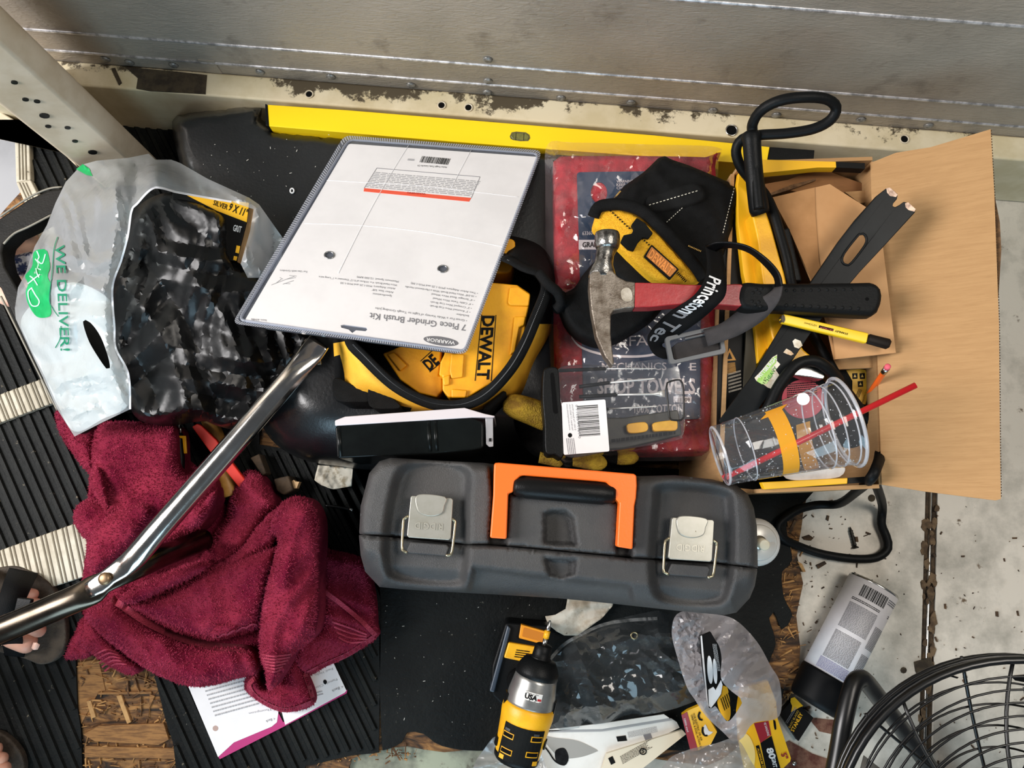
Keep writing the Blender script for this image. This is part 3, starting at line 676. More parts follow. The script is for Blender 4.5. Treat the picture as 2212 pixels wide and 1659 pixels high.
for tx, a, b in (('Specifications:', (1095, 1130), (962, 1114)), ('Arbor Size: 5/8"', (1106, 1106), (958, 1086)), ('Arbor Adapters: M10-1.25 and M10-1.50', (1118, 1080), (744, 1040)), ('Wire Hand Brush: 4 x 14 Row of 0.12" Diameter x 1" Long wire', (1130, 1056), (596, 998)), ('Maximum Speed: 12,500 RPM', (1140, 1032), (858, 998))): kt_(tx, a, b, 13, 0, GREYINK)
kt_('For Use with Grinders', (516, 964), (330, 955), 13, 0, GREYINK)
kt_('Item 60486', (238, 1296), (134, 1288), 13, 0, GREYINK)
el = np.array(z5((1430, 1443))[0]); ang = math.radians(8)
oval = kit.slab('logo_oval', [tuple(el + np.array([math.cos(a) * 38 * math.cos(ang) - math.sin(a) * 9.5 * math.sin(ang), math.cos(a) * 38 * math.sin(ang) + math.sin(a) * 9.5 * math.cos(ang)])) for a in np.linspace(0, 2 * math.pi, 29)[:-1]], .0008, .0013, mk('logo_grey', (112, 112, 116), .5), parent=card)
q0, q1 = z5((1528, 1446), (1330, 1420)); kit.text('WARRIOR', q0, q1, np.array(q0) + np.array([-1.2, 7]), .0017, WHITEINK, parent=card, bold=.02)
WARN = mk('warning_orange', (232, 92, 66), .5)
kit.slab('warning_band', z5((906, 399), (1637, 466), (1622, 491), (902, 421)), .0008, .0012, WARN, parent=card)
q0, q1 = z5((1325, 432), (1200, 424)); kit.text('WARNING', q0, q1, np.array(q0) + np.array([-.5, 4]), .0016, mk('red_print', (170, 40, 36), .6), parent=card)
bq = z5((905, 399), (1660, 455), (1010, 262)); kit.lines(10, *z5((915, 392), (1632, 455), (985, 285)), .0013, FINEINK, seed=4, fill=.42, parent=card)
for a, b in (((992, 262), (1697, 322)), ((992, 262), (905, 400)), ((1697, 322), (1637, 466))):
    p, q = z5(a, b); d = np.array(q) - np.array(p); n = np.array([-d[1], d[0]]) / np.linalg.norm(d) * .45
    kit.slab('frame_line', [np.array(p) - n, np.array(q) - n, np.array(q) + n, np.array(p) + n], .0009, .0012, GREYINK, parent=card)
bq = z5((1283, 222), (1478, 240), (1302, 180)); kit.barcode(bq[0], bq[1], bq[2], .0013, INK, parent=card)
q0, q1 = z5((1470, 252), (1270, 240)); kit.text('Harbor Freight Tools, Camarillo CA', q0, q1, np.array(q0) + np.array([-.6, 3.4]), .0013, INK, parent=card)
kit.lines(2, *z5((1200, 210), (1246, 213), (1206, 196)), .0013, GREYINK, seed=9, parent=card)
# line drawing of the grinder
for a, b in (((272, 1060), (430, 1000)), ((350, 1055), (425, 1030)), ((395, 995), (445, 1000)), ((300, 1050), (340, 1020)), ((330, 1010), (350, 1020)), ((380, 1020), (440, 1010)), ((360, 1050), (400, 1052))):
    p, q = z5(a, b); d = np.array(q) - np.array(p); n = np.array([-d[1], d[0]]) / np.linalg.norm(d) * .5
    kit.slab('drawing_line', [np.array(p) - n, np.array(q) - n, np.array(q) + n, np.array(p) + n], .0009, .0012, FINEINK, parent=card)
# soft creases in the clear sheet, their highlights laid on as pale opaque lines
CREASE_GLINT = mk('crease_glint', (238, 238, 240), .25)
for pth in (((1210, 105), (1060, 350), (900, 640), (730, 980)), ((1635, 140), (1540, 320), (1500, 400)), ((650, 345), (900, 360), (1300, 385), (1960, 460)), ((500, 640), (900, 655), (1360, 705), (1860, 800))):
    pts = catmull([z5(p)[0] for p in pth], 12); V, Fc = sweep([kit.pl(x, y, .0012) for x, y in pts], [(.0004, .0003)] * len(pts), 6); kit.mesh('crease_highlight', V, Fc, CREASE_GLINT, smooth=True)

# ------------------------------------------------------------------ yellow and black tool bag with two drill cases
NYL = mk('black_nylon', (17, 18, 19), .72, rgb2=(27, 28, 29), vs=60, bump=.45, bs=900)
NYLY = mk('yellow_nylon', (242, 186, 52), .6, rgb2=(230, 168, 40), vs=12, bump=.35, bs=900)
bag = Thing('tool_bag', 'yellow and black zip tool bag lying open under the clear package', 'tool bag', flat(950, 700, HZ - .005))
mouth = b1((800, 480), (900, 600), (1100, 790), (1300, 900), (1450, 935), (1600, 925), (1750, 850), (1900, 690), (2000, 520), (2080, 330), (2140, 180), (2150, 100), (2100, 30), (2000, 0)) + [(1098, 560), (1050, 540), (950, 535), (850, 550), (780, 600), (752, 670)]
mouth = catmull(mouth, 9, True)
base = catmull(b1((705, 745), (690, 860), (730, 915), (960, 945), (1250, 972), (1580, 968), (1730, 950), (1890, 880), (1975, 860), (2060, 640), (2180, 420)) + [(1200, 640), (1190, 560), (1130, 515), (950, 500), (800, 520), (735, 600), (722, 700)], 9, True)
def ring_resample(r, n, c):
    a = np.arctan2(r[:, 1] - c[1], r[:, 0] - c[0]); o = np.argsort(a); a, rr_ = a[o], r[o]; t = np.linspace(-math.pi, math.pi, n, endpoint=False)
    return np.stack([np.interp(t, a, rr_[:, i], period=2 * math.pi) for i in (0, 1)], 1)
cen = (960, 700); NR = 110; rm = ring_resample(mouth, NR, cen); rb_ = ring_resample(base, NR, cen); tt = np.linspace(-math.pi, math.pi, NR, endpoint=False)
rings = []
_kn = kit.M.to_3x3() @ Vector((0, 0, 1)); _ko = kit.M.translation
def under_kit(q, z):                                # the bag mouth stays below the package lying on it
    w = PN(q, z); kz = _ko.z - (_kn.x * (w[:, 0] - _ko.x) + _kn.y * (w[:, 1] - _ko.y)) / _kn.z
    near = sstep(sd(q, KO), -14, 10); return z * (1 - near) + np.minimum(z, kz - .046) * near
MZB = under_kit(rm, .272 + .012 * np.sin(tt * 2 + 1))
for f, z, bul in ((0, .165, 0), (.06, .185, .015), (.35, .22, .02), (.7, .25, .012), (1.0, None, 0)):
    zz = MZB if z is None else np.full(NR, z); q = rb_ + (rm - rb_) * f + (rb_ - np.array(cen)) * bul
    zz = np.minimum(zz, MZB); rings.append(PN(q, zz))
inn = PN(rm + (np.array(cen) - rm) * .06, MZB - .06); rings.append(inn)
V = np.concatenate(rings); Fc = []
for i in range(len(rings) - 1):
    for k in range(NR): Fc.append([i * NR + k, i * NR + (k + 1) % NR, (i + 1) * NR + (k + 1) % NR, (i + 1) * NR + k])
ob = bag.mesh('shell', [bag.I @ Vector(v) for v in V], Fc, [NYLY, NYL], smooth=True)
for p in ob.data.polygons:
    c = bag.M @ p.center
    k = p.vertices[0] % NR; i = p.vertices[0] // NR
    a = tt[k]
    if i >= 4 or not (-.05 < a < 2.95) or (i == 0 and False): p.material_index = 1
    if 1.9 < a < 2.85 and i <= 1: p.material_index = 1
zb = [Vector(bag.I @ Vector(v)) for v in PN(rm, MZB + .002)]
V, Fc = sweep(zb, [(.0085, .004)] * NR, 8, True); bag.mesh('zipper_tape', V, Fc, NYL, smooth=True)
zt = resample([tuple(p) for p in rm + (np.array(cen) - rm) * .012], 4.2)
V, Fc = [], []
za = ring_resample(zt, 420, cen); ta = np.linspace(-math.pi, math.pi, 420, endpoint=False); zz = under_kit(za, .272 + .012 * np.sin(ta * 2 + 1)) + .0062
for v in PN(za, zz):
    n = len(V); c = bag.I @ Vector(v)
    for dx, dy, dz in ((-1, -1, -1), (1, -1, -1), (1, 1, -1), (-1, 1, -1), (-1, -1, 1), (1, -1, 1), (1, 1, 1), (-1, 1, 1)): V.append(c + Vector((dx, dy, dz)) * .0006)
    Fc += [[n + i for i in f] for f in ((0, 1, 2, 3), (4, 5, 6, 7), (0, 1, 5, 4), (1, 2, 6, 5), (2, 3, 7, 6), (3, 0, 4, 7))]
bag.mesh('zipper_teeth', V, Fc, mk('zip_teeth', (120, 122, 124), .35, .5), kind='stuff')
bag.slab('corner_patch', b1((705, 745), (820, 790), (935, 842), (945, 905), (840, 912), (730, 905), (690, 850)), .0, .078, NYL, bevel=.004, smooth=6)
bag.slab('web_loop', b1((960, 770), (1060, 820), (1100, 880), (1150, 950), (960, 950), (930, 870), (938, 800)), .02, .085, NYL, bevel=.004, smooth=6)
bag.slab('web_loop', b1((1720, 940), (1860, 826), (1885, 852), (1760, 975), (1700, 985)), .0, .09, NYL, bevel=.004)
# zipper pull cluster at the right corner
bag.tube('zipper_pull', [(1165, 590, .285), (1185, 615, .29), (1205, 632, .285), (1212, 655, .275), (1200, 668, .27)], .007, NYL, seg=8)
bag.slab('pull_tab', z6((150, 1120), (215, 1105), (240, 1150), (225, 1230), (160, 1240), (140, 1180)), .09, .115, NYL, bevel=.003, smooth=6)
CASEY = mk('drill_case_yellow', (240, 168, 16), .48, rgb2=(226, 152, 12), vs=18, bump=.08, bs=300)
def dcase(name, label, out, ribs, zt):
    t = Thing(name, label, 'case', flat(1050, 740, .18))
    hgt = zt - .18
    t.slab('case_shell', out, 0, hgt, CASEY, bevel=.003)
    for r in ribs: t.slab('moulded_rib', r, hgt - .002, hgt + .005, CASEY, bevel=.002)
    return t, hgt
dc, h = dcase('drill_case', 'yellow plastic case with large black lettering standing in the open tool bag', b1((1480, 480), (1660, 90), (1790, 95), (1950, 110), (2040, 170), (2030, 260), (2015, 330), (1985, 580), (1880, 720), (1610, 880), (1480, 880), (1440, 832), (1438, 735), (1415, 730), (1425, 640), (1450, 590)), [b1((1900, 125), (1960, 120), (2040, 175), (2030, 255), (1900, 250), (1885, 230)), b1((1930, 325), (2010, 325), (2000, 385), (1965, 400), (1935, 570), (1900, 590)), b1((1500, 580), (1590, 585), (1580, 740), (1500, 750), (1488, 700)), b1((1500, 820), (1610, 830), (1600, 880), (1500, 880)), b1((1440, 740), (1490, 720), (1490, 790), (1445, 800))], .262)
q = b1((1716, 322), (1676, 758), (1796, 322)); dc.text('DEWALT', q[0], q[1], q[2], h + .0006, INK, bold=.035)
for a, b in (((1709, 315), (1663, 766)), ((1806, 318), (1772, 768))):
    p, q = b1(a, b); dc.slab('logo_bar', [(p[0] - .9, p[1]), (p[0] + .9, p[1]), (q[0] + .9, q[1]), (q[0] - .9, q[1])], h - .001, h + .0006, INK)
dc2, h = dcase('drill_case', 'darker yellow plastic case half hidden behind the lettered one in the tool bag', b1((1030, 580), (1300, 470), (1440, 480), (1425, 640), (1415, 730), (1438, 735), (1440, 832), (1400, 880), (1280, 850), (1150, 760)), [b1((1060, 585), (1110, 570), (1200, 660), (1150, 700))], .236)
q = b1((1352, 700), (1420, 640), (1300, 640)); dc2.text('DE', q[0], q[1], q[2], h + .0006, INK, bold=.035)
p, q = b1((1290, 632), (1370, 560)); dc2.slab('logo_bar', [(p[0], p[1] - 1), (q[0], q[1] - 1), (q[0], q[1] + 1), (p[0], p[1] + 1)], h - .001, h + .0006, INK)
p, q = b1((1352, 706), (1425, 645)); dc2.slab('logo_bar', [(p[0], p[1] - 1), (q[0], q[1] - 1), (q[0], q[1] + 1), (p[0], p[1] + 1)], h - .001, h + .0006, INK)
# something yellow poking out right of the package
yp = Thing('yellow_tool', 'rounded yellow tool end poking out right of the clear package', 'tool', flat(1100, 560, HZ))
yp.slab('grip', catmull([(1060, 520), (1105, 515), (1113, 530), (1108, 575), (1095, 590), (1050, 580)], 5, True), 0, .075, CASEY, bevel=.006)

# ------------------------------------------------------------------ parts organizer standing on edge
og = Thing('parts_organizer', 'slim black plastic organizer with a clear lid standing behind the grey toolbox', 'organizer', flat(890, 950, .12))
GLB = mk('glossy_black', (20, 24, 24), .24, rgb2=(30, 36, 35), vs=8)
OH = .15
fo = b1((706, 1075), (1640, 1020), (1700, 1040), (1722, 1060), (1722, 1225), (1640, 1242), (1380, 1265), (720, 1296))
og.slab('tray', fo, 0, OH, GLB, bevel=.003)
og.slab('lid', b1((705, 1037), (775, 1010), (1590, 950), (1725, 990), (1800, 1006), (1795, 1018), (1640, 1018), (706, 1074)), .0, OH + .002, mk('frosted_lid', (214, 206, 208), .25, coat=.3), bevel=.002)
for a in ((735, 1080), (1345, 1045), (1390, 1042)):
    p, = b1(a); p2, = b1((a[0] + 12, a[1] + 205)); og.tube('corner_edge', [(p[0], p[1], .12 + OH - .002), (p2[0], p2[1], .12 + OH - .002)], .0035, GLB, seg=8, straight=True)
cl = og.slab('latch', b1((1732, 1000), (1785, 1010), (1788, 1215), (1760, 1218), (1738, 1200)), OH - .012, OH - .004, film('latch_clear', (225, 225, 228), .45, .15), bevel=.001)
og.slab('latch_pin', b1((1758, 1158), (1774, 1158), (1774, 1180), (1758, 1180)), OH - .006, OH - .001, BLACK, parent=cl)

# ------------------------------------------------------------------ pack of red shop towels
RTOW = mk('red_shop_towel', (186, 34, 50), .85, rgb2=(140, 20, 34), vs=30, bump=.5, bs=500)
tp = Thing('shop_towel_pack', 'plastic-wrapped pack of red shop towels with a navy card', 'towel pack', flat(1370, 650, HZ))
TZ = .215
for i in range(4):
    d = i * 3
    out = catmull([(1195 + d, 350), (1210 + d, 338), (1530 - d, 340), (1545, 360), (1548, 700), (1546 - d, 970), (1530, 984 - d), (1300, 988 - d), (1212, 985), (1200 + d, 960), (1196, 700)], 10, True)
    tp.surf('folded_towel', out, puffz(out, HZ + .016 + i * .013, 12, .007, lambda q, i=i: crumple(q, 120, .002, 40 + i)), 12, RTOW, skirt=HZ + .002 + i * .013)
NAVY = mk('navy_card', (24, 54, 80), .45, rgb2=(28, 62, 90), vs=6)
CH = TZ - HZ + .002
ring = [(1294 + math.cos(a) * 18, 416 + math.sin(a) * 23) for a in np.linspace(0, 2 * math.pi, 21)[:-1]]
tcard = tp.slab('header_card', rnd([(1246, 372), (1516, 368), (1512, 905), (1262, 908)], 8), CH - .002, CH, NAVY, holes=[ring])
ht = CH + .0006
for body, bl, br, c, m in (('WARNING', (1332, 395), (1368, 394), 6, WHITEINK), ('KEEP AWAY', (1332, 402), (1380, 401), 6, WHITEINK), ('CHILDREN', (1332, 409), (1374, 408), 6, WHITEINK), ('63360', (1258, 508), (1280, 507), 8, WHITEINK)):
    tp.text(body, bl, br, (bl[0], bl[1] - c), ht, m, parent=tcard)
tp.slab('white_box', [(1250, 518), (1288, 518), (1288, 539), (1250, 539)], CH, CH + .0004, WHITEINK, parent=tcard); tp.text('GRANT', (1258, 534), (1300, 533), (1258, 523), ht + .0004, INK, parent=tcard, bold=.02)
# swoosh and words
pts = catmull([(1234, 728), (1255, 750), (1300, 765), (1350, 770), (1400, 768), (1450, 756)], 6)
V, Fc = [], []
for i, p in enumerate(pts): V += [tp.pl(p[0], p[1] - 2.6, ht), tp.pl(p[0], p[1] + 2.6, ht)]
Fc = [[2 * i, 2 * i + 1, 2 * i + 3, 2 * i + 2] for i in range(len(pts) - 1)]; tp.mesh('swoosh', V, Fc, WHITEINK, tcard)
tp.text('BAFA', (1312, 748), (1400, 746), (1312, 726), ht, WHITEINK, parent=tcard)
tp.text('MECHANICS', (1300, 800), (1440, 799), (1300, 784), ht, WHITEINK, parent=tcard, bold=.01); tp.text('E', (1490, 800), (1504, 800), (1490, 784), ht, WHITEINK, parent=tcard, bold=.01)
tp.text('SHOP TOWELS', (1290, 850), (1502, 850), (1290, 818), ht, WHITEINK, parent=tcard, bold=.03)
tp.text('100% COTTON', (1370, 892), (1475, 890), (1370, 875), ht, WHITEINK, parent=tcard, bold=.02)
tp.slab('white_box', [(1455, 856), (1494, 857), (1493, 870), (1455, 869)], CH, CH + .0004, WHITEINK, parent=tcard); tp.text('1709', (1470, 868), (1490, 868), (1470, 859), ht + .0005, INK, parent=tcard)
WRAP = film('wrinkled_wrap', (252, 246, 246), .05, .10, ior=1.55, bump=.25, bs=30, hazecol=(240, 220, 220))
wo = catmull([(1183, 312), (1240, 308), (1400, 312), (1549, 318), (1552, 345), (1548, 500), (1552, 760), (1553, 960), (1530, 992), (1300, 996), (1204, 994), (1190, 800), (1180, 600), (1178, 400)], 12, True)
wz = lambda q: np.minimum(TZ + .012, TZ + .009 - .03 * np.clip(1 - dist(q, wo) / 22, 0, 1)) + crumple(q, 70, .007, 3) + crumple(q, 28, .003, 9)
tp.surf('plastic_wrap', wo, wz, 8, WRAP, jitter=.35, angle=22)

# ------------------------------------------------------------------ work glove under the bit case
GLV = mk('glove_knit', (34, 32, 30), .9, rgb2=(22, 21, 20), vs=80, bump=.6, bs=700); GLT = mk('glove_yellow_dip', (206, 168, 48), .7, rgb2=(150, 112, 34), vs=34, bump=.8, bs=420)
gl = Thing('work_glove', 'black work glove with mustard-dipped fingertips under the clear bit case', 'glove', flat(1240, 940, HZ))
go = catmull([(1120, 860), (1180, 870), (1400, 900), (1410, 950), (1380, 985), (1300, 985), (1240, 990), (1170, 990), (1130, 960), (1110, 910)], 8, True)
gl.surf('palm', go, puffz(go, .205, 26, .035), 9, GLV, skirt=HZ)
def finger(name, pts, r, mat):
    a = catmull([p + (r * s_,) for p, s_ in pts], 4); V, Fc = sweep([gl.W(q[0], q[1], q[2]) for q in a], [(q[3], q[3] * .8) for q in a], 14); gl.mesh(name, V, Fc, mat, smooth=True)
finger('thumb_tip', [((1088, 868, .222), .15), ((1094, 871, .222), .8), ((1115, 878, .222), 1.15), ((1150, 890, .218), 1.25), ((1180, 902, .21), 1.3)], .015, GLT)
finger('fingertip', [((1217, 1000, .20), .15), ((1211, 1000, .20), .75), ((1195, 994, .20), 1.0), ((1165, 988, .20), .95)], .0085, GLT)
finger('fingertip', [((1311, 1003, .205), .2), ((1302, 1001, .205), .85), ((1280, 996, .205), 1.1), ((1240, 990, .20), 1.0)], .0115, GLT)
finger('fingertip', [((1379, 990, .207), .2), ((1370, 989, .207), .8), ((1348, 988, .205), 1.0), ((1334, 987, .204), 1.0)], .0108, GLT)
finger('finger', [((1338, 987, .204), .98), ((1318, 983, .203), 1.0), ((1290, 970, .20), 1.0)], .0106, GLV)
finger('finger', [((1240, 990, .20), .98), ((1220, 985, .20), 1.0), ((1190, 970, .195), 1.0)], .0112, GLV)

# ------------------------------------------------------------------ clear bit case
bc = Thing('bit_case', 'clear plastic screwdriver case with a black end and white barcode sticker', 'tool case', plane3(P(1180, 985, .228), P(1480, 965, .228), P(1180, 800, .228)))
bh = .058
DRST = mk('driver_steel', (228, 226, 220), .28, .4)
BCM = film('case_clear', (244, 245, 246), .03, .07, ior=1.5, hazecol=(225, 226, 230))
co = catmull(b2((505, 195), (900, 165), (1250, 122), (1350, 130), (1405, 180), (1420, 260), (1448, 480), (1452, 640), (1430, 700), (1390, 730), (880, 815), (545, 838), (530, 500)), 7, True)
shape = [bc.pl(x, y, bh) for x, y in co]
V, Fc = prism_geo([[(v.x, v.y) for v in shape]], .001, bh); bc.mesh('clear_cover', V, Fc, BCM, bevel=.006, seg=3)
bc.slab('end_cap', catmull(b2((395, 200), (420, 185), (480, 178), (505, 195), (520, 400), (545, 838), (480, 838), (410, 820), (400, 600), (385, 400)), 6, True), 0, bh + .001, BLACK, bevel=.004)
bc.slab('finger_slot', catmull(b2((445, 240), (452, 225), (465, 225), (475, 260), (500, 500), (502, 525), (485, 533), (468, 520), (458, 400)), 5, True), bh, bh + .0015, HOLE)
st_ = bc.slab('sticker', rnd(b2((530, 447), (856, 424), (887, 812), (545, 838)), 4), bh + .0002, bh + .0009, WHITECARD)
q = b2((640, 480), (668, 702), (798, 468)); bc.barcode(*b2((660, 702), (642, 474), (818, 692)), bh + .0011, INK, parent=st_, seed=8)
bc.text('0 76174 62511 0', *b2((655, 715), (632, 465), (672, 715)), bh + .0011, GREYINK, parent=st_)
for i, tx in enumerate(('www.stanleytools.com', 'New Britain, CT 06053 U.S.A.', '© 2001 The Stanley Works')):
    q = b2((578 + i * 20 + 8, 655), (556 + i * 20 + 8, 460), (590 + i * 20 + 8, 655)); bc.text(tx, q[0], q[1], q[2], bh + .0011, GREYINK, parent=st_)
bc.lines(5, *b2((575, 832), (560, 715), (640, 830)), bh + .0011, GREYINK, seed=2, parent=st_)
c0 = b2((592, 692))[0]; bc.slab('warning_disc', [(c0[0] + math.cos(a) * 4.6, c0[1] + math.sin(a) * 5) for a in np.linspace(0, 6.28, 16)[:-1]], bh + .0008, bh + .0011, INK, parent=st_)
lp_ = b2((1318, 300), (1340, 290), (1430, 300), (1440, 560), (1420, 580), (1350, 578), (1335, 560), (1312, 340)); pts = [bc.pl(x, y, bh + .001) for x, y in catmull(lp_, 6, True)]
V, Fc = sweep(pts, .0012, 6, True); bc.mesh('hang_tab_outline', V, Fc, DKSTEEL, smooth=True)
bc.slab('inner_tray', rnd(b2((560, 560), (1000, 560), (1130, 540), (1400, 500), (1430, 690), (1000, 790), (560, 820)), 6), .003, .024, mk('tray_smoke', (70, 66, 54), .5, rgb2=(52, 50, 44), vs=20), bevel=.002)
for pp in (((1020, 610), (1090, 596), (1160, 595), (1178, 630), (1165, 662), (1090, 676), (1030, 672), (1018, 640)), ((1215, 600), (1300, 584), (1385, 580), (1398, 620), (1385, 655), (1300, 660), (1225, 662), (1212, 630))):
    bc.slab('yellow_tip', catmull(b2(*pp), 4, True), .022, .034, YEL, bevel=.003)
bc.lines(1, *b2((900, 752), (1380, 690), (900, 725)), .036, INK, seed=2, fill=.9)
drv = Thing('precision_screwdriver', 'x', 'screwdriver', bc.M)
drivers = [((505, 210), (860, 195), (1240, 195), 24, 5, 'topmost'), ((660, 330), (888, 300), (1230, 268), 26, 8, 'second'), ((660, 405), (942, 390), (1300, 380), 26, 8, 'third'), ((700, 520), (880, 495), (1250, 475), 20, 6, 'lowest')]
bpy.data.objects.remove(drv.o)
for i, (a, b, c, wh_, ws, nm) in enumerate(drivers):
    t = Thing('precision_screwdriver', nm + ' slim black-handled screwdriver inside the clear case beside the barcode sticker', 'screwdriver', bc.M, group='precision screwdrivers in the clear case')
    (qa, qb, qc) = b2(a, b, c); zt_ = .040
    pts = [bc.pl(*qa, zt_), bc.pl(qb[0] - 2, qb[1], zt_), bc.pl(*qb, zt_)]; r_ = wh_ / 3.456 / 2 / 1650 * 1.0
    t.rings('handle', pts, [r_ * 1.1, r_ * 1.1, r_ * .8], BLACK, 10)
    e = bc.pl(*qc, zt_); s0 = pts[2]; rs = ws / 3.456 / 2 / 1650 * 1.9
    if i == 2:
        m = bc.pl(*b2((1215, 385))[0], zt_); t.rings('shaft', [s0, m, m.lerp(e, .6), e], [rs, rs, (rs * 3, rs * .5), (rs * 4, rs * .3)], DRST, 10)
    else: t.rings('shaft', [s0, s0.lerp(e, .85), s0.lerp(e, .96), e], [rs, rs, rs * .8, rs * .4], DRST, 10)

# ------------------------------------------------------------------ tool pouch
MESHY = mk('yellow_mesh', (250, 190, 28), .6, rgb2=(236, 170, 16), vs=420, vlo=.45, vhi=.55, bump=.6, bs=700)
STITCH = mk('white_thread', (215, 212, 196), .7); STITCHY = mk('yellow_thread', (220, 176, 90), .7)
po = Thing('tool_pouch', 'black nylon tool pouch with a yellow mesh panel under the hammer', 'pouch', flat(1440, 520, .222))
ol = catmull([(1423, 341), (1436, 337), (1450, 344), (1500, 362), (1592, 402), (1598, 414), (1590, 460), (1582, 500), (1560, 560), (1530, 612), (1480, 640), (1400, 640), (1330, 600), (1300, 540), (1290, 490), (1296, 455), (1322, 436), (1345, 405), (1390, 372)], 8, True)
pz = puffz(ol, [(1430, 360, .265), (1560, 430, .28), (1480, 430, .282), (1330, 460, .27), (1400, 560, .28), (1520, 590, .278)], 14, .016, lambda q: crumple(q, 110, .006, 21) + .004 * np.exp(-dist(q, [(1330, 440), (1420, 380)], False) ** 2 / 200))
po.surf('body', ol, pz, 7, NYL, skirt=.225)
lo_ = catmull([(1300, 560), (1262, 590), (1240, 622), (1204, 642), (1212, 670), (1228, 704), (1262, 732), (1310, 742), (1370, 715), (1430, 668), (1430, 620), (1380, 580)], 8, True)
po.surf('lower_flap', lo_, puffz(lo_, .272, 14, .014, lambda q: crumple(q, 80, .004, 5)), 8, NYL, skirt=.226)
yo = catmull(z6((440, 590), (470, 555), (600, 550), (740, 600), (880, 720), (1000, 850), (1110, 980), (1150, 1050), (1000, 1055), (840, 1040), (680, 900), (600, 820), (500, 725), (430, 680), (420, 640)), 6, True)
yz = puffz(yo, [(1300, 470, .292), (1400, 520, .303), (1490, 590, .298)], 10, .008)
ypn = po.surf('yellow_panel', yo, yz, 7, MESHY, skirt=.262)
tr = catmull(z6((420, 600), (455, 535), (540, 515), (640, 520), (760, 565), (900, 690), (1020, 820), (1130, 950), (1180, 1030)), 6)
V, Fc = sweep([po.W(x, y, float(yz(np.array([[x, y]]))[0]) + .003) for x, y in tr], [(.0085, .004)] * len(tr), 8); po.mesh('edge_binding', V, Fc, NYL, smooth=True)
def stitches(t, a, b, mat, zf, n, w=.8, name='stitch', parent=None, fillr=.55, dz=.0015):
    a, b = np.array(a, float), np.array(b, float); V, Fc = [], []; d = (b - a) / np.linalg.norm(b - a); nn = np.array([-d[1], d[0]]) * w
    Q = []
    for k in range(n):
        p = a + (b - a) * k / n; q = a + (b - a) * (k + fillr) / n; m = len(Q); Q += [p - nn, p + nn, q + nn, q - nn]; Fc.append([m, m + 1, m + 2, m + 3])
    Q = np.array(Q); V = [t.I @ Vector(w_) for w_ in PN(Q, zf(Q) + dz)]
    t.mesh(name, V, Fc, mat, parent)
stitches(po, (1402, 443), (1510, 411), STITCH, pz, 14, dz=.0085); stitches(po, (1440, 480), (1476, 447), STITCH, pz, 8); stitches(po, (1586, 406), (1561, 506), STITCH, pz, 16)
stitches(po, *z6((560, 475), (610, 420)), STITCHY, pz, 9, 1.6); stitches(po, *z6((1075, 800), (1165, 840)), STITCHY, pz, 10, 1.6)
tb = z6((790, 475), (900, 430), (1130, 372), (1185, 468), (1060, 520), (830, 560)); tbp = catmull(tb, 8, True)
po.surf('web_tab', tbp, lambda q: pz(q) + .006, 7, mk('grey_web', (38, 39, 40), .8, bump=.4, bs=900), skirt=.25)
stitches(po, *z6((535, 555), (680, 690)), INK, yz, 9, 1.6, 'perforation'); stitches(po, *z6((755, 748), (815, 802)), INK, yz, 4, 1.6, 'perforation'); stitches(po, *z6((1000, 985), (1062, 1052)), INK, yz, 7, 3, 'perforation')
yzm = float(yz(np.array([[1380., 510.]]))[0])
po.slab('snap_clip', z6((720, 605), (775, 640), (832, 712), (800, 752), (762, 742), (730, 775), (700, 832), (660, 820), (608, 770), (630, 725), (685, 715), (700, 685), (682, 655)), yzm - .224, yzm - .222 + .006, BLACKM, bevel=.0012)
bq = z6((822, 790), (1012, 962), (950, 1032), (768, 872)); bdz = float(yz(np.array([[1430., 565.]]))[0]) - .222
bd = po.slab('logo_badge', rnd(bq, 3), bdz - .002, bdz + .004, BLACKM, bevel=.0006)
po.slab('badge_panel', rnd(z6((822, 806), (996, 962), (948, 1016), (784, 872)), 2), bdz + .003, bdz + .0044, mk('badge_amber', (196, 120, 40), .5), parent=bd)
q = z6((795, 876), (944, 1006), (826, 822)); po.text('DEWALT', q[0], q[1], q[2], bdz + .0052, mk('badge_orange', (246, 152, 62), .45), parent=bd, bold=.03)

# ------------------------------------------------------------------ hammer
hm = Thing('claw_hammer', 'red-handled claw hammer with a worn steel head lying on the pouch', 'hammer', flat(1500, 640, .335))
WORN = mk('worn_hammer_steel', (150, 140, 128), .42, .75, rgb2=(96, 84, 72), vs=60, vlo=.4, vhi=.65, rgb3=(62, 44, 34), vs3=160, lo3=.62, hi3=.70, bump=.35, bs=400, detail=8)
HSTEEL = mk('hammer_face_steel', (150, 148, 144), .26, .95, rgb2=(84, 80, 76), vs=80, vlo=.45, vhi=.65, bump=.2, bs=300)
hd = z6((398, 1000), (415, 975), (550, 965), (590, 1012), (650, 1043), (712, 1050), (706, 1226), (640, 1230), (562, 1246), (542, 1275), (540, 1400), (552, 1520), (564, 1612), (552, 1630), (500, 1560), (442, 1424), (408, 1250), (392, 1080))
hm.slab('head', hd, .003, .025, WORN, bevel=.004, seg=3)
fa, fb = hm.pl(*z6((516, 712))[0], .014), hm.pl(*z6((516, 805))[0], .014); fr_ = .0158
d = (fb - fa).normalized(); nk = hm.pl(*z6((500, 860))[0], .014); nk2 = hm.pl(*z6((482, 985))[0], .014)
hm.rings('striking_face', [fa - d * .0005, fa, fa + d * .003, fb - d * .003, fb + d * .001, fb + d * .004], [.010, .0148, fr_, fr_, .0150, .0128], HSTEEL, 28)
hm.rings('neck', [fb + d * .001, nk, nk.lerp(nk2, .5), nk2, nk2 + d * .008], [.0132, .0115, .0118, (.0165, .012), (.018, .011)], HSTEEL, 16)
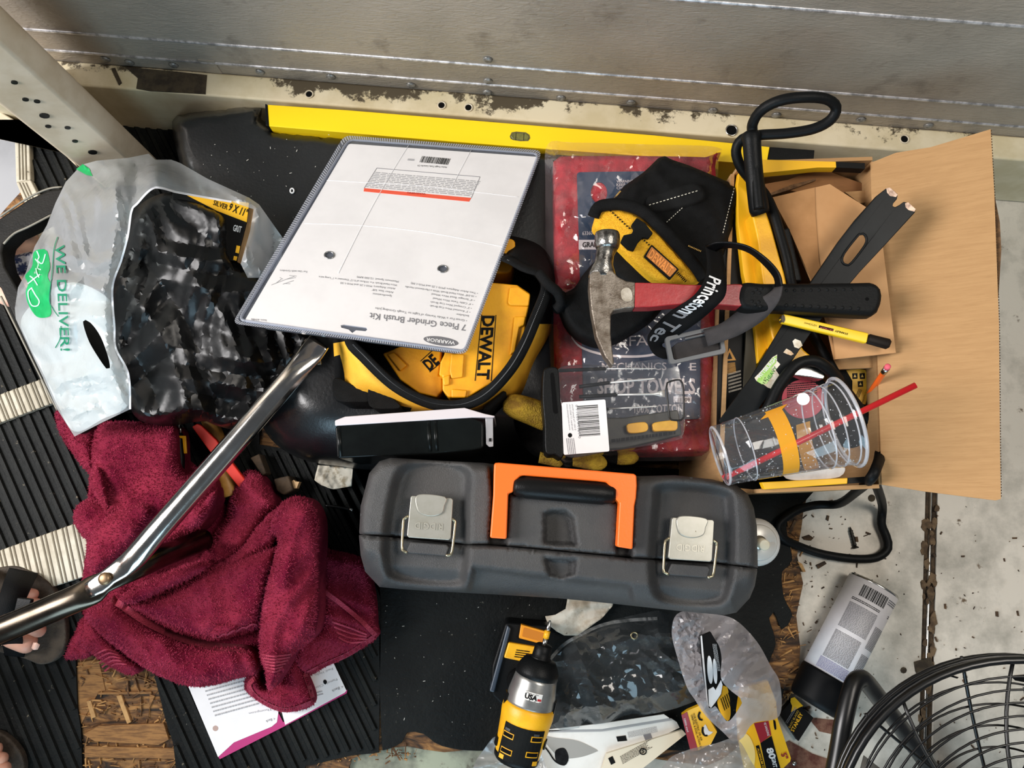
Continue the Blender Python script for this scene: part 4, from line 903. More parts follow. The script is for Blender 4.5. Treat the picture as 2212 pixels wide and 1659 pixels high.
hr = z6((708, 1052), (900, 1056), (1050, 1066), (1250, 1072), (1400, 1062), (1440, 1064), (1453, 1075), (1452, 1205), (1430, 1218), (1250, 1205), (1100, 1198), (950, 1208), (820, 1222), (706, 1224))
hm.slab('handle', hr, .002, .025, mk('handle_red', (150, 30, 34), .34, rgb2=(164, 38, 40), vs=30, bump=.06, bs=160), bevel=.005, seg=3)
gp = z7((150, 916), (300, 912), (600, 910), (800, 908), (920, 905), (960, 912), (984, 945), (992, 985), (984, 1040), (965, 1085), (935, 1106), (800, 1102), (600, 1090), (400, 1076), (150, 1060))
gr_ = hm.slab('grip', catmull(gp, 9, True), -.001, .028, mk('grip_rubber', (24, 26, 27), .55, bump=.15, bs=300), bevel=.008, seg=4)
DOT = mk('grip_dot', (34, 36, 37), .6)
for row, n in (((410, 962, 800, 955), 9), ((410, 1048, 840, 1068), 10)):
    for k in range(n):
        x = row[0] + (row[2] - row[0]) * k / (n - 1); y = row[1] + (row[3] - row[1]) * k / (n - 1); p = hm.pl(*z7((x, y))[0], .0272)
        V, Fc = sweep([p, p + Vector((0, 0, .0012)), p + Vector((0, 0, .0016))], [.0026, .002, .0008], 10); hm.mesh('grip_dot', V, Fc, DOT, parent=gr_, smooth=True)
for (x, y) in ((210, 975), (230, 955), (262, 950), (205, 1025), (225, 1045), (255, 1055), (250, 975), (245, 1030)):
    p = hm.pl(*z7((x, y))[0], .0272); V, Fc = sweep([p, p + Vector((0, 0, .0012)), p + Vector((0, 0, .0016))], [.0026, .002, .0008], 10); hm.mesh('grip_dot', V, Fc, DOT, parent=gr_, smooth=True)
p = hm.pl(1873, 646, .028); V, Fc = sweep([p - Vector((0, 0, .002)), p + Vector((0, 0, .0006))], .0022, 10); hm.mesh('hang_hole', V, Fc, HOLE, parent=gr_)
hm.slab('residue', catmull(z6((612, 1110), (650, 1088), (682, 1110), (688, 1170), (650, 1185), (618, 1165)), 4, True), .024, .0256, mk('old_glue', (190, 180, 164), .5, rgb2=(160, 148, 130), vs=90))

# ------------------------------------------------------------------ headlamp strap
hs = Thing('headlamp_strap', 'black elastic headlamp strap with grey buckle looped over the hammer handle', 'strap', flat(1500, 680, .25))
ELAS = mk('elastic_web', (20, 20, 21), .8, bump=.35, bs=1200); ELASG = mk('elastic_grey', (58, 54, 54), .8, rgb2=(48, 45, 45), vs=30, bump=.35, bs=1200)
def ribbon(t, name, L, R, mat, thick=.0018, step=7):
    a = np.concatenate([np.array(L, float), np.array(R, float)], 1); a = catmull(a, step * 1.4)
    V = []; Fc = []; m = 5
    for q in a:
        pl_, pr_ = t.W(*q[:3]), t.W(*q[3:])
        for k in range(m): V.append(pl_.lerp(pr_, k / (m - 1)))
    for i in range(len(a) - 1):
        for k in range(m - 1): Fc.append([i * m + k, i * m + k + 1, (i + 1) * m + k + 1, (i + 1) * m + k])
    return t.mesh(name, V, Fc, mat, smooth=True, thick=thick)
LS = [(1524, 528, .335), (1528, 560, .352), (1526, 592, .374), (1512, 622, .380), (1486, 650, .376), (1456, 668, .34), (1428, 690, .31), (1405, 715, .285), (1398, 735, .272), (1412, 765, .262), (1440, 778, .27)]
RS = [(1560, 540, .335), (1566, 575, .354), (1570, 610, .376), (1566, 640, .380), (1545, 664, .376), (1515, 690, .345), (1480, 715, .315), (1450, 735, .29), (1432, 742, .278), (1432, 750, .27), (1445, 752, .272)]
hs.__dict__['LS'] = LS
rb1 = ribbon(hs, 'printed_band', LS, RS, ELAS)
L2 = [(1524, 530, .34), (1545, 522, .355), (1580, 522, .365), (1620, 532, .375), (1660, 560, .385), (1685, 590, .385), (1692, 618, .383), (1684, 650, .376), (1650, 690, .345), (1600, 722, .325), (1560, 738, .315), (1530, 748, .305)]
R2 = [(1545, 545, .335), (1556, 536, .345), (1585, 534, .352), (1620, 545, .360), (1652, 572, .369), (1674, 600, .369), (1676, 622, .368), (1660, 635, .366), (1610, 660, .345), (1570, 690, .325), (1550, 702, .316), (1520, 712, .306)]
ribbon(hs, 'plain_band', L2[:7], R2[:7], mk('glossy_band', (20, 20, 22), .35, bump=.2, bs=900)); ribbon(hs, 'plain_band', L2[6:], R2[6:], ELASG)
hs.slab('strap_end', z6((960, 1500), (1000, 1470), (1270, 1395), (1300, 1490), (1285, 1530), (1010, 1590), (975, 1580)), .045, .048, ELASG, bevel=.0008)
bk_o = rnd(z6((912, 1430), (1300, 1342), (1336, 1538), (948, 1618)), 8); bk_i = rnd(z6((945, 1452), (1275, 1375), (1305, 1512), (975, 1588)), 5)
hs.slab('buckle', bk_o, .046, .053, mk('buckle_grey', (96, 98, 100), .45), holes=[bk_i], bevel=.0012)
hs.slab('buckle_bar', z6((1050, 1432), (1210, 1396), (1214, 1412), (1054, 1448)), .048, .053, mk('buckle_bar', (84, 86, 88), .45), bevel=.001)
def band_map(L, R, i0, i1, h):
    a = catmull(np.concatenate([np.array(L, float), np.array(R, float)], 1)[i0:i1 + 1], 3); A_, B_ = a[:, :3], a[:, 3:]
    m_ = (A_ + B_) / 2; cl_ = np.concatenate([[0], np.cumsum(np.linalg.norm(np.diff(m_[:, :2], axis=0), axis=1))]); cl_ /= cl_[-1]; ix = np.arange(len(a))
    def f(u, v, lo=.16, hi=.72):
        s_ = float(np.interp(u, cl_, ix)); k = min(int(s_), len(a) - 2); fr = s_ - k; l = A_[k] + (A_[k + 1] - A_[k]) * fr; r = B_[k] + (B_[k + 1] - B_[k]) * fr
        q = l + (r - l) * (lo + (hi - lo) * v); return hs.W(q[0], q[1], q[2] + h)
    return f
hs.text('Princeton', (0, 0), (1, 0), (0, 1), 0, WHITEINK, fmap=band_map(LS, RS, 2, 5, .0015), bold=.02, parent=rb1)
hs.text('n Tec', (0, 0), (1, 0), (0, 1), 0, mk('faded_ink', (120, 120, 122), .7), fmap=band_map(LS, RS, 5, 8, .0015), bold=.02, parent=rb1)

# ------------------------------------------------------------------ product carton with opened flap
cb = Thing('product_carton', 'tall cardboard carton with yellow printed edges and a wide flap folded open', 'carton', flat(1740, 700, 0))
RZ = .30; CW = .005
inx = [(1600, 356), (1885, 346), (1902, 1046), (1642, 1056), (1575, 1050)]
cw = [cb.W(x, y, RZ) for x, y in inx]
PRY = mk('printed_yellow_card', (244, 184, 20), .5); PRB = mk('printed_black_card', (24, 23, 22), .5)
def wallpart(name, a, b, z0, z1, mat, t=CW):
    d = (b - a); d.z = 0; n = Vector((-d.y, d.x, 0)).normalized() * t
    V, Fc = prism_geo([[(a.x, a.y), (b.x, b.y), (b.x + n.x, b.y + n.y), (a.x + n.x, a.y + n.y)]], z0, z1); return cb.mesh(name, V, Fc, mat)
wallpart('back_wall', cw[0], cw[1], 0, RZ, KRAFT); wallpart('side_wall', cw[1], cw[2], 0, RZ - .004, KRAFT); wallpart('front_wall', cw[2], cw[3], 0, RZ - .004, KRAFT); wallpart('side_wall', cw[4], cw[0], 0, RZ - .03, KRAFT); wallpart('front_wall', cw[3], cw[4], 0, RZ - .03, KRAFT)
V, Fc = prism_geo([[(v.x, v.y) for v in cw]], .002, .006); cb.mesh('bottom', V, Fc, KRAFT)
cb.slab('printed_edge', z7((240, 178), (706, 192), (708, 226), (600, 226), (240, 262)), RZ - .012, RZ + .003, PRY); cb.slab('printed_edge', z7((706, 192), (880, 200), (880, 234), (708, 226)), RZ - .012, RZ + .002, PRB)
cb.slab('printed_edge', b3((500, 1030), (1060, 1002), (1058, 1040), (520, 1078)), RZ - .01, RZ + .003, PRY, bevel=.001); cb.slab('printed_edge', b3((1060, 1002), (1230, 990), (1225, 1030), (1058, 1040)), RZ - .01, RZ + .002, PRB)
# folded left flap: black print, kraft edge and yellow stripe
lf = cb.slab('side_flap', [(1562, 470), (1597, 470), (1612, 700), (1604, 905), (1548, 985), (1552, 760)], .262, .266, PRB); cb.slab('flap_edge', [(1597, 470), (1625, 640), (1642, 700), (1632, 800), (1604, 905), (1612, 700)], .27, .274, mk('olive_card', (62, 58, 46), .6))
HZP = mk('hazard_print', (196, 140, 60), .6)
for k in range(9): cb.slab('hazard_stripe', [(1567 + k * .3, 785 + k * 2.6), (1588 + k * .3, 783 + k * 2.6), (1588 + k * .3, 784.2 + k * 2.6), (1567 + k * .3, 786.2 + k * 2.6)], .2662, .2668, HZP, parent=lf)
cb.slab('hazard_triangle', [(1576, 752), (1590, 778), (1566, 780)], .2662, .2668, HZP, parent=lf); cb.slab('hazard_mark', [(1576, 761), (1582, 775), (1571, 776)], .2668, .2672, PRB, parent=lf)
cb.lines(6, (1574, 850), (1602, 842), (1572, 805), .2668, mk('pale_print', (150, 140, 124), .7), seed=12, parent=lf)
ys = cb.slab('yellow_stripe', [(1597, 370), (1609, 367), (1613, 390), (1624, 454), (1640, 560), (1650, 640), (1660, 700), (1660, 748), (1638, 784), (1628, 690), (1606, 590), (1594, 480), (1593, 400)], .268, .282, PRY, bevel=.001)
# wide flap on the right
f0, f1, f2 = P(1892, 346, RZ), P(1904, 1046, RZ), P(2150, 690, .365)
fm = plane3(f1, f0, f2); fi = fm.inverted()
def flp(px, py, h=0):
    o = fi @ CAMP; d = fi.to_3x3() @ ray(px, py); t = (h - o.z) / d.z; return cb.I @ (fm @ (o + d * t))
def flap(name, pts, h0, h1, mat, parent=None):
    top = [flp(x, y, h1) for x, y in pts]; bot = [(cb.I @ (fm @ ((fi @ (cb.M @ v)) + Vector((0, 0, h0 - h1))))) for v in top]; n = len(pts)
    Fc = [list(range(n)), list(range(2 * n - 1, n - 1, -1))] + [[i, (i + 1) % n, n + (i + 1) % n, n + i] for i in range(n)]
    return cb.mesh(name, top + bot, Fc, mat, parent)
sgn = -1 if (fm.to_3x3() @ Vector((0, 0, 1))).z < 0 else 1
FO = [(1880, 352), (1935, 330), (2010, 318), (2140, 279), (2148, 420), (2158, 700), (2160, 960), (2162, 1078), (2150, 1081), (2000, 1062), (1905, 1047)]
flap('open_flap', FO, -.0045 * sgn, 0, KRAFT)
flap('flap_liner', [(2146, 410), (2160, 480), (2163, 540), (2157, 640), (2140, 640), (2138, 420)], -.010 * sgn, -.006 * sgn, KRAFTD)
rr = resample([(2140, 281), (2148, 420), (2158, 700), (2160, 960), (2162, 1076)], 6, False); V, Fc = [], []
for k, p in enumerate(rr[:-1]):                      # corrugation along the cut edge
    a = flp(p[0] + .2, p[1], -.0004 * sgn); b = flp(p[0] + .2, p[1] + 3, -.004 * sgn); n = len(V); o_ = Vector((.0012, 0, 0)); V += [a, a + o_, b + o_, b]; Fc.append([n, n + 1, n + 2, n + 3])
cb.mesh('corrugation', V, Fc, KRAFTD, kind='stuff')
# dark inner flaps at the back
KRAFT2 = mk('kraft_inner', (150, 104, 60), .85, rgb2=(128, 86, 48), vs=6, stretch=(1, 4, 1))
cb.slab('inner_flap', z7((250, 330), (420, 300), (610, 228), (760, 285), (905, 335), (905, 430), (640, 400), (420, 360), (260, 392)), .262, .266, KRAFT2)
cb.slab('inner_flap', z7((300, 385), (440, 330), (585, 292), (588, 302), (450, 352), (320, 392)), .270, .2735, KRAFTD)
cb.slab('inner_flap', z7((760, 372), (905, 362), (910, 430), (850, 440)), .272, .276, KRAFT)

# ------------------------------------------------------------------ loose cardboard sheets in the carton
cs = Thing('cardboard_sheet', 'bare brown cardboard sheet with a cut corner beneath the pry bar', 'cardboard', plane3(P(1700, 776, .312), P(1935, 761, .318), P(1700, 430, .302)))
cs.slab('panel', z7((325, 405), (670, 325), (890, 465), (985, 680), (1065, 1332), (700, 1372), (640, 1100), (570, 920), (430, 600)), -.004, 0, mk('kraft_smooth', (198, 152, 104), .8, rgb2=(186, 138, 90), vs=5, bump=.05, bs=90))
cs.slab('folded_strip', z7((325, 405), (580, 345), (585, 520), (605, 780), (660, 1100), (700, 1372), (640, 1100), (570, 920), (430, 600)), 0, .0012, mk('kraft_folded', (180, 132, 84), .8, rgb2=(160, 114, 68), vs=8))
cs2 = Thing('cardboard_sheet', 'small brown cardboard strip showing below the larger sheet near the pencil', 'cardboard', flat(1850, 790, .28))
cs2.slab('panel', z7((690, 1360), (978, 1352), (980, 1418), (712, 1432)), 0, .006, KRAFT)

# ------------------------------------------------------------------ angle grinder, its cord
ag = Thing('angle_grinder', 'yellow corded power tool with black strain relief standing in the carton', 'power tool', flat(1680, 560, .20))
bz = .315
def body(name, pts, mat, seg=18): return ag.tube(name, pts, .01, mat, seg=seg, step=6)
ag.slab('motor_housing', catmull(z7((205, 492), (228, 470), (262, 455), (285, 475), (330, 600), (375, 760), (410, 900), (440, 1100), (500, 1290), (580, 1370), (520, 1420), (430, 1420), (330, 1250), (290, 1000), (268, 880), (240, 660)), 8, True), .0, .112, YEL, bevel=.012, seg=4)
ag.tube('strain_relief', [(1622, 288, .335, .011), (1623, 296, .335, .0135), (1624, 308, .334, .012), (1627, 350, .33, .0115), (1632, 400, .325, .0118), (1640, 452, .318, .013), (1643, 462, .316, .012)], .012, BLACK, seg=14)
CORD = mk('black_cord', (22, 24, 25), .5, bump=.1, bs=300)
ag.tube('cord', [(1640, 452, .330), (1626, 300, .337), (1628, 262, .35), (1650, 234, .37), (1690, 216, .385), (1740, 210, .39), (1785, 214, .385), (1806, 232, .375), (1795, 258, .365), (1758, 278, .355), (1700, 288, .345), (1640, 292, .335), (1604, 300, .325), (1590, 325, .315), (1600, 360, .305), (1625, 392, .295), (1652, 420, .300), (1672, 462, .312), (1686, 510, .315), (1700, 560, .315), (1712, 622, .305), (1735, 680, .295), (1760, 730, .290), (1786, 775, .290), (1812, 820, .29), (1840, 860, .28), (1871, 899, .265), (1898, 939, .27), (1901, 982, .29), (1893, 1010, .315), (1880, 1035, .312), (1851, 1061, .16), (1812, 1088, .05), (1762, 1091, .022), (1719, 1104, .024), (1681, 1134, .026), (1690, 1161, .024), (1729, 1181, .012), (1778, 1197, .010), (1845, 1207, .010), (1894, 1204, .010), (1918, 1184, .010), (1914, 1158, .010), (1904, 1131, .012), (1906, 1091, .03), (1893, 1048, .15), (1880, 1010, .22), (1865, 985, .24)], .0068, CORD, seg=10, step=9)
ag.tube('cord', [(1655, 890, .318), (1666, 868, .322), (1680, 838, .325), (1698, 812, .328), (1718, 790, .33), (1740, 780, .33), (1765, 781, .33), (1788, 796, .325), (1812, 822, .31)], .0072, CORD, seg=10)
ag.slab('wheel_guard', catmull(z7((440, 1440), (470, 1415), (540, 1405), (610, 1420), (640, 1455), (635, 1490), (560, 1480), (480, 1470), (445, 1465)), 5, True), .09, .118, STEEL, bevel=.003)
dk = Thing('cutting_disc', 'abrasive disc with a crimson printed label behind the plastic cup', 'disc', flat(1735, 850, .29))
dk.slab('disc', [(1735 + math.cos(a) * 62, 862 + math.sin(a) * 58) for a in np.linspace(0, 6.28, 40)[:-1]], 0, .004, BLACKM, bevel=.001)
cr_ = dk.slab('label', [(1735 + math.cos(a) * 46, 862 + math.sin(a) * 42) for a in np.linspace(0, 6.28, 40)[:-1]], .004, .0046, mk('crimson_label', (176, 28, 54), .5)); dk.lines(7, (1700, 860), (1765, 855), (1700, 828), .0049, INK, seed=6, parent=cr_)
dk.slab('bore', [(1735 + math.cos(a) * 14, 862 + math.sin(a) * 13) for a in np.linspace(0, 6.28, 20)[:-1]], .004, .0056, STEEL)
wd_ = Thing('grinding_wheel', 'black wheel with a yellow warning label at the cup rim by the orange pencil', 'wheel', flat(1850, 870, .26))
wd_.slab('disc', [(1838 + math.cos(a) * 58, 878 + math.sin(a) * 90) for a in np.linspace(0, 6.28, 44)[:-1]], 0, .006, BLACKM, bevel=.001)
wl = wd_.slab('label', b3((1050, 300), (1120, 290), (1175, 300), (1200, 380), (1195, 440), (1175, 525), (1140, 515), (1090, 450), (1090, 370)), .006, .0066, mk('wheel_label', (228, 182, 50), .5))
for c in ((1106, 338), (1154, 338), (1142, 390)):
    q = b3((c[0] - 17, c[1] - 17), (c[0] + 17, c[1] - 19), (c[0] + 18, c[1] + 18), (c[0] - 15, c[1] + 20)); ic = wd_.slab('warning_icon', q, .006, .0070, INK, parent=wl)
    q = b3((c[0] - 8, c[1] + 8), (c[0], c[1] - 11), (c[0] + 9, c[1] + 8)); wd_.slab('icon_mark', q, .007, .0073, mk('icon_yellow', (236, 200, 90), .5), parent=wl)
wd_.text('WEAR EYE PROTECTION', *b3((1160, 515), (1192, 420), (1150, 512)), .0072, INK, parent=wl); wd_.lines(3, *b3((1110, 470), (1130, 420), (1135, 480)), .0072, INK, parent=wl, seed=8)
bkb = Thing('black_tool_body', 'flat black plastic bar sticking up behind the hammer grip', 'tool part', flat(1710, 550, .25))
bkb.slab('bar', z7((385, 590), (432, 580), (510, 905), (440, 905)), 0, .06, BLACK, bevel=.003)
bkb.slab('buckle', z7((300, 1090), (370, 1085), (395, 1110), (385, 1170), (330, 1185), (300, 1150)), .03, .055, BLACKM, bevel=.003)
pw = Thing('paper_plate', 'white paper scrap tucked below the clear plastic cup', 'paper', flat(1760, 1020, .296))
pz_ = catmull(b3((640, 985), (760, 960), (1000, 935), (1045, 940), (1010, 995), (860, 1015), (720, 1018), (660, 1005)), 6, True); pw.slab('sheet', pz_, 0, .003, mk('paper_white', (222, 216, 210), .7, rgb2=(204, 196, 190), vs=30), bevel=.001)

# ------------------------------------------------------------------ pry bar
pb = Thing('pry_bar', 'black flat pry bar with a torn green price sticker leaning on the carton', 'pry bar', plane3(P(1590, 890, .300), P(1945, 440, .362), P(1530, 840, .300)))
nz = 1 if (pb.M.to_3x3() @ Vector((0, 0, 1))).z > 0 else -1
PRB_ = mk('pry_bar_paint', (24, 28, 30), .42, rgb2=(34, 38, 40), vs=20, rgb3=(70, 70, 70), vs3=220, lo3=.72, hi3=.76)
slot = catmull(z7((845, 625), (870, 622), (888, 645), (880, 690), (800, 795), (770, 808), (745, 790), (755, 740)), 5, True)
bar = z7((1008, 350), (1040, 352), (1078, 385), (1072, 415), (1050, 440), (1046, 456), (1062, 462), (1092, 446), (1112, 430), (1140, 436), (1184, 476), (1180, 494), (1000, 690), (850, 850), (740, 980), (560, 1210), (420, 1420), (340, 1540), (250, 1659)) + b3((480, 575), (340, 640), (238, 655), (222, 630)) + z7((200, 1480), (380, 1180), (560, 905), (720, 670), (820, 540), (950, 395))
pb.slab('bar', bar, -.003 * nz, .003 * nz, PRB_, holes=[slot], bevel=.001)
pb.mesh('slot_rim', *sweep([pb.pl(x, y, .003 * nz) for x, y in slot], .0016, 6, True), PRB_, smooth=True)
for pp in (((1008, 350), (1030, 346), (1076, 388), (1066, 402), (1030, 396), (1012, 376)), ((1120, 440), (1138, 434), (1182, 474), (1176, 490), (1140, 480), (1122, 462))):
    pb.slab('bare_tip', z7(*pp), .0025 * nz, .0036 * nz, mk('bare_steel', (168, 146, 130), .4, .6, rgb2=(120, 100, 88), vs=200))
LIME = mk('lime_sticker', (140, 190, 70), .5, rgb2=(176, 206, 130), vs=60); STW = mk('torn_sticker', (226, 220, 204), .6, rgb2=(190, 176, 150), vs=60)
hz_ = .0034 * nz
s1 = pb.slab('sticker', b3((452, 350), (500, 300), (570, 215), (600, 198), (598, 240), (620, 262), (590, 300), (612, 330), (610, 380), (580, 425), (540, 415), (500, 385), (466, 372)), .003 * nz, hz_, STW)
pb.slab('sticker_green', b3((466, 372), (500, 310), (570, 222), (598, 205), (592, 250), (560, 290), (575, 320), (530, 390), (500, 392)), hz_, hz_ + .0004 * nz, LIME, parent=s1)
pb.text('PITTSBURGH', *b3((490, 352), (598, 230), (468, 340)), hz_ + .0007 * nz, WHITEINK, parent=s1, bold=.02); pb.text('HEAVY', *b3((545, 372), (602, 285), (525, 360)), hz_ + .0007 * nz, mk('green_print', (60, 130, 50), .6), parent=s1, bold=.01); pb.text('15"', *b3((520, 390), (535, 355), (505, 380)), hz_ + .0007 * nz, INK, parent=s1)
pb.slab('sticker_residue', b3((700, 112), (716, 96), (752, 110), (765, 140), (740, 160), (712, 150)), .003 * nz, hz_, STW); pb.slab('sticker_residue', b3((640, 185), (660, 160), (690, 176), (708, 196), (690, 205), (665, 196)), .003 * nz, hz_, mk('tan_residue', (196, 160, 120), .7, rgb2=(220, 205, 180), vs=120))

# ------------------------------------------------------------------ pencils
cp = Thing('carpenter_pencil', 'thick yellow carpenter pencil with a black end resting on cardboard', 'pencil', plane3(P(1690, 690, .340), P(1920, 745, .332), P(1690, 640, .340)))
n1 = 1 if (cp.M.to_3x3() @ Vector((0, 0, 1))).z > 0 else -1
PY_ = mk('pencil_yellow', (250, 208, 30), .4)
cp.slab('barrel', z7((400, 1098), (905, 1214), (893, 1274), (386, 1152), (380, 1130), (388, 1104)), -.004 * n1, .004 * n1, PY_, bevel=.003, seg=1)
cp.slab('black_end', z7((905, 1214), (1052, 1250), (1030, 1310), (889, 1270)), -.0042 * n1, .0042 * n1, mk('pencil_black', (38, 28, 22), .5), bevel=.003, seg=1)
cp.slab('lead', catmull(z7((382, 1118), (392, 1104), (400, 1112), (404, 1138), (396, 1152), (384, 1146)), 3, True), -.0035 * n1, .0044 * n1, mk('pencil_lead', (60, 48, 30), .5))
q = z7((780, 1216), (702, 1196), (777, 1226)); cp.text('STANLEY', q[0], q[1], q[2], .0046 * n1, INK, bold=.02)
q = z7((694, 1190), (608, 1168), (690, 1204), (604, 1182)); cp.slab('print_box', [q[0], q[1], q[3], q[2]], .0038 * n1, .0044 * n1, INK); q = z7((690, 1194), (612, 1175), (688, 1202)); cp.text('FATMAX', q[0], q[1], q[2], .0048 * n1, RED, bold=.02)
q = z7((592, 1166), (520, 1150), (589, 1176)); cp.text('1/2"(12mm)', q[0], q[1], q[2], .0046 * n1, INK)
op = Thing('orange_pencil', 'orange pencil with pink eraser standing in the carton corner', 'pencil', flat(1900, 830, .18))
A_, B_ = op.W(1872, 858, .255), op.W(1919, 790, .345)
dd = B_ - A_; op.rings('shaft', [A_, A_ + dd * .80], .0037, mk('pencil_orange', (240, 100, 34), .4), 6, smooth=False); op.rings('ferrule', [A_ + dd * .80, A_ + dd * .84, A_ + dd * .86, A_ + dd * .93], [.0038, .0041, .0037, .0040], STEEL, 14); op.rings('eraser', [A_ + dd * .93, A_ + dd * .985, A_ + dd * 1.0], [.0037, .0037, .002], mk('eraser_pink', (226, 96, 112), .7), 14)

# ------------------------------------------------------------------ plastic cup with straw
cup = Thing('plastic_cup', 'clear plastic drinking cup lying on its side on the carton', 'cup', flat(1690, 940, .33))
ca, cbm = cup.W(1553, 985, .372), cup.W(1826, 912, .385)
PET = film('cup_plastic', (248, 250, 252), .04, .06, ior=1.52, hazecol=(235, 235, 238))
R0, R1 = .0345, .0505; ax = cbm - ca
prof = [(.035, .15), (.02, .55), (.0, .86), (.0, 1.0), (.03, 1.03), (.08, 1.0), (.10, 1.02), (.20, 1.0), (.205, 1.025), (.22, 1.0), (.5, 1.0), (.78, 1.0), (.785, 1.02), (.80, 1.0), (.87, 1.0), (.875, 1.02), (.89, 1.005), (.95, 1.0), (.97, 1.02), (.985, 1.06), (1.0, 1.06), (1.0, 1.03)]
V, Fc = sweep([ca + ax * t for t, _ in prof], [(R0 + (R1 - R0) * t) * k for t, k in prof], 48, cap=False); cup.mesh('cup_wall', V, Fc, PET, smooth=True)
V, Fc = sweep([ca + ax * .035, ca + ax * .036], [(R0) * .16, .0005], 48, cap=False); cup.mesh('cup_base', V, Fc, PET, smooth=True)
RIMF = film('cup_rim', (245, 247, 250), .35, .05, ior=1.6, hazecol=(238, 238, 242))
for t_, k_, r_ in ((1.0, 1.05, .0022), (.965, 1.0, .0010), (.79, 1.0, .0010), (.88, 1.0, .0009), (.01, 1.0, .0016), (.21, 1.0, .0008)):
    f_ = cone_map(ca, R0, cbm, R1); V, Fc = sweep([f_(t_, a, (R0 + (R1 - R0) * t_) * (k_ - 1)) for a in np.linspace(0, 2 * math.pi, 49)[:-1]], r_, 8, True); cup.mesh('moulded_ring' if r_ < .0015 else 'rim', V, Fc, RIMF, smooth=True)
cm = cone_map(ca, R0, cbm, R1); AMB = film('amber_print', (236, 170, 60), .8, .2, hazecol=(236, 166, 48))
def oprint(a0, a1, t0, t1, sh):                      # printed bar slanting round the cup
    V = []; Fc = []; n = 14
    for k in range(n + 1):
        a = a0 + (a1 - a0) * k / n; s_ = sh * k / n
        V += [cm(t0 + s_, a, .0004), cm(t1 + s_, a, .0004)]
    Fc = [[2 * k, 2 * k + 1, 2 * k + 3, 2 * k + 2] for k in range(n)]; cup.mesh('printed_bar', V, Fc, AMB, smooth=True)
oprint(-1.0, 1.25, .40, .52, .0); oprint(-1.0, -.75, .44, .58, -.1); oprint(1.9, 3.4, .62, .74, .1)
V, Fc = [], []
for k in range(420):
    a = rng.uniform(-1.6, 1.6) if k % 2 else rng.uniform(.2, 1.5); t = rng.uniform(.05, .97); r = rng.choice([.0004, .0006, .0009, .0012], p=[.4, .35, .2, .05]); c = cm(t, a, -.0004); n = len(V)
    for i in range(3):
        th = math.pi * (i + .5) / 3 * .98
        for j in range(6): V.append(c + Vector((math.sin(th) * math.cos(j * 1.047), math.sin(th) * math.sin(j * 1.047), math.cos(th))) * r)
    for i in range(2):
        for j in range(6): Fc.append([n + i * 6 + j, n + i * 6 + (j + 1) % 6, n + (i + 1) * 6 + (j + 1) % 6, n + (i + 1) * 6 + j])
    Fc.append([n + j for j in range(6)]); Fc.append([n + 12 + j for j in range(6)])
cup.mesh('water_droplets', V, Fc, film('droplet', (245, 248, 250), .25, .03, ior=1.8), smooth=True, kind='stuff')
sw = Thing('drinking_straw', 'red plastic straw sticking out of the clear cup', 'straw', flat(1770, 930, .36))
s0, s1_ = sw.W(1562, 1034, .352), sw.W(1978, 832, .408); mdl = s0.lerp(s1_, .06) + Vector((0, 0, -.001))
sw.rings('tube', [s0, mdl, s0.lerp(s1_, .12), s1_], [.0040, .0030, .0036, .0036], mk('straw_red', (206, 34, 40), .3), 14)

# ------------------------------------------------------------------ grey toolbox standing on edge
TBX = mk('toolbox_grey', (66, 65, 64), .46, rgb2=(56, 56, 57), vs=9, rgb3=(128, 128, 126), vs3=130, lo3=.70, hi3=.76, bump=.35, bs=700, spec=.45)
tb_ = Thing('toolbox', 'dark grey plastic toolbox with orange handle and two metal latches', 'toolbox', flat(1206, 1160, MZ))
TBZ = .30
full = b4((235, 65), (450, 78), (690, 90), (735, 96), (1000, 118), (1300, 140), (1440, 155), (1620, 150), (1800, 170), (1920, 200), (1975, 240), (2005, 310), (2020, 400), (2025, 600), (2010, 690), (1985, 750), (1920, 820), (1860, 832), (1640, 812), (1440, 790), (1240, 768), (1050, 750), (800, 735), (620, 725), (420, 715), (260, 703), (180, 695), (110, 620), (88, 540), (80, 450), (88, 300), (130, 140), (180, 82))
seam = b4((60, 438), (300, 455), (600, 490), (720, 490), (900, 505), (1330, 545), (1420, 555), (1600, 566), (1820, 580), (2050, 607))
sl_ = lambda x: np.interp(x, [p[0] for p in seam], [p[1] for p in seam])
fa_ = resample(full, 9); up_ = fa_[:, 1] < sl_(fa_[:, 0]) - 3
def half(top):
    sel = fa_[up_] if top else fa_[fa_[:, 1] > sl_(fa_[:, 0]) + 3]
    # order by walking: outline order is kept, seam added
    if top:
        i = np.where(up_)[0]; k = np.argmax(np.diff(np.concatenate([i, [i[0] + len(fa_)]]))); order = np.concatenate([i[k + 1:], i[:k + 1]]); body_ = fa_[order]
        sx = np.arange(body_[-1][0], body_[0][0], -10); 
    else:
        lo = fa_[:, 1] > sl_(fa_[:, 0]) + 3; i = np.where(lo)[0]; k = np.argmax(np.diff(np.concatenate([i, [i[0] + len(fa_)]]))); order = np.concatenate([i[k + 1:], i[:k + 1]]); body_ = fa_[order]
        sx = np.arange(body_[-1][0], body_[0][0], 10)
    if len(sx) and (sx[-1] - body_[0][0]) * (sx[0] - body_[0][0]) < 0: sx = sx[:-1]
    se = np.stack([sx, sl_(sx) + (-1.3 if top else 1.3)], 1)
    return np.concatenate([body_, se])
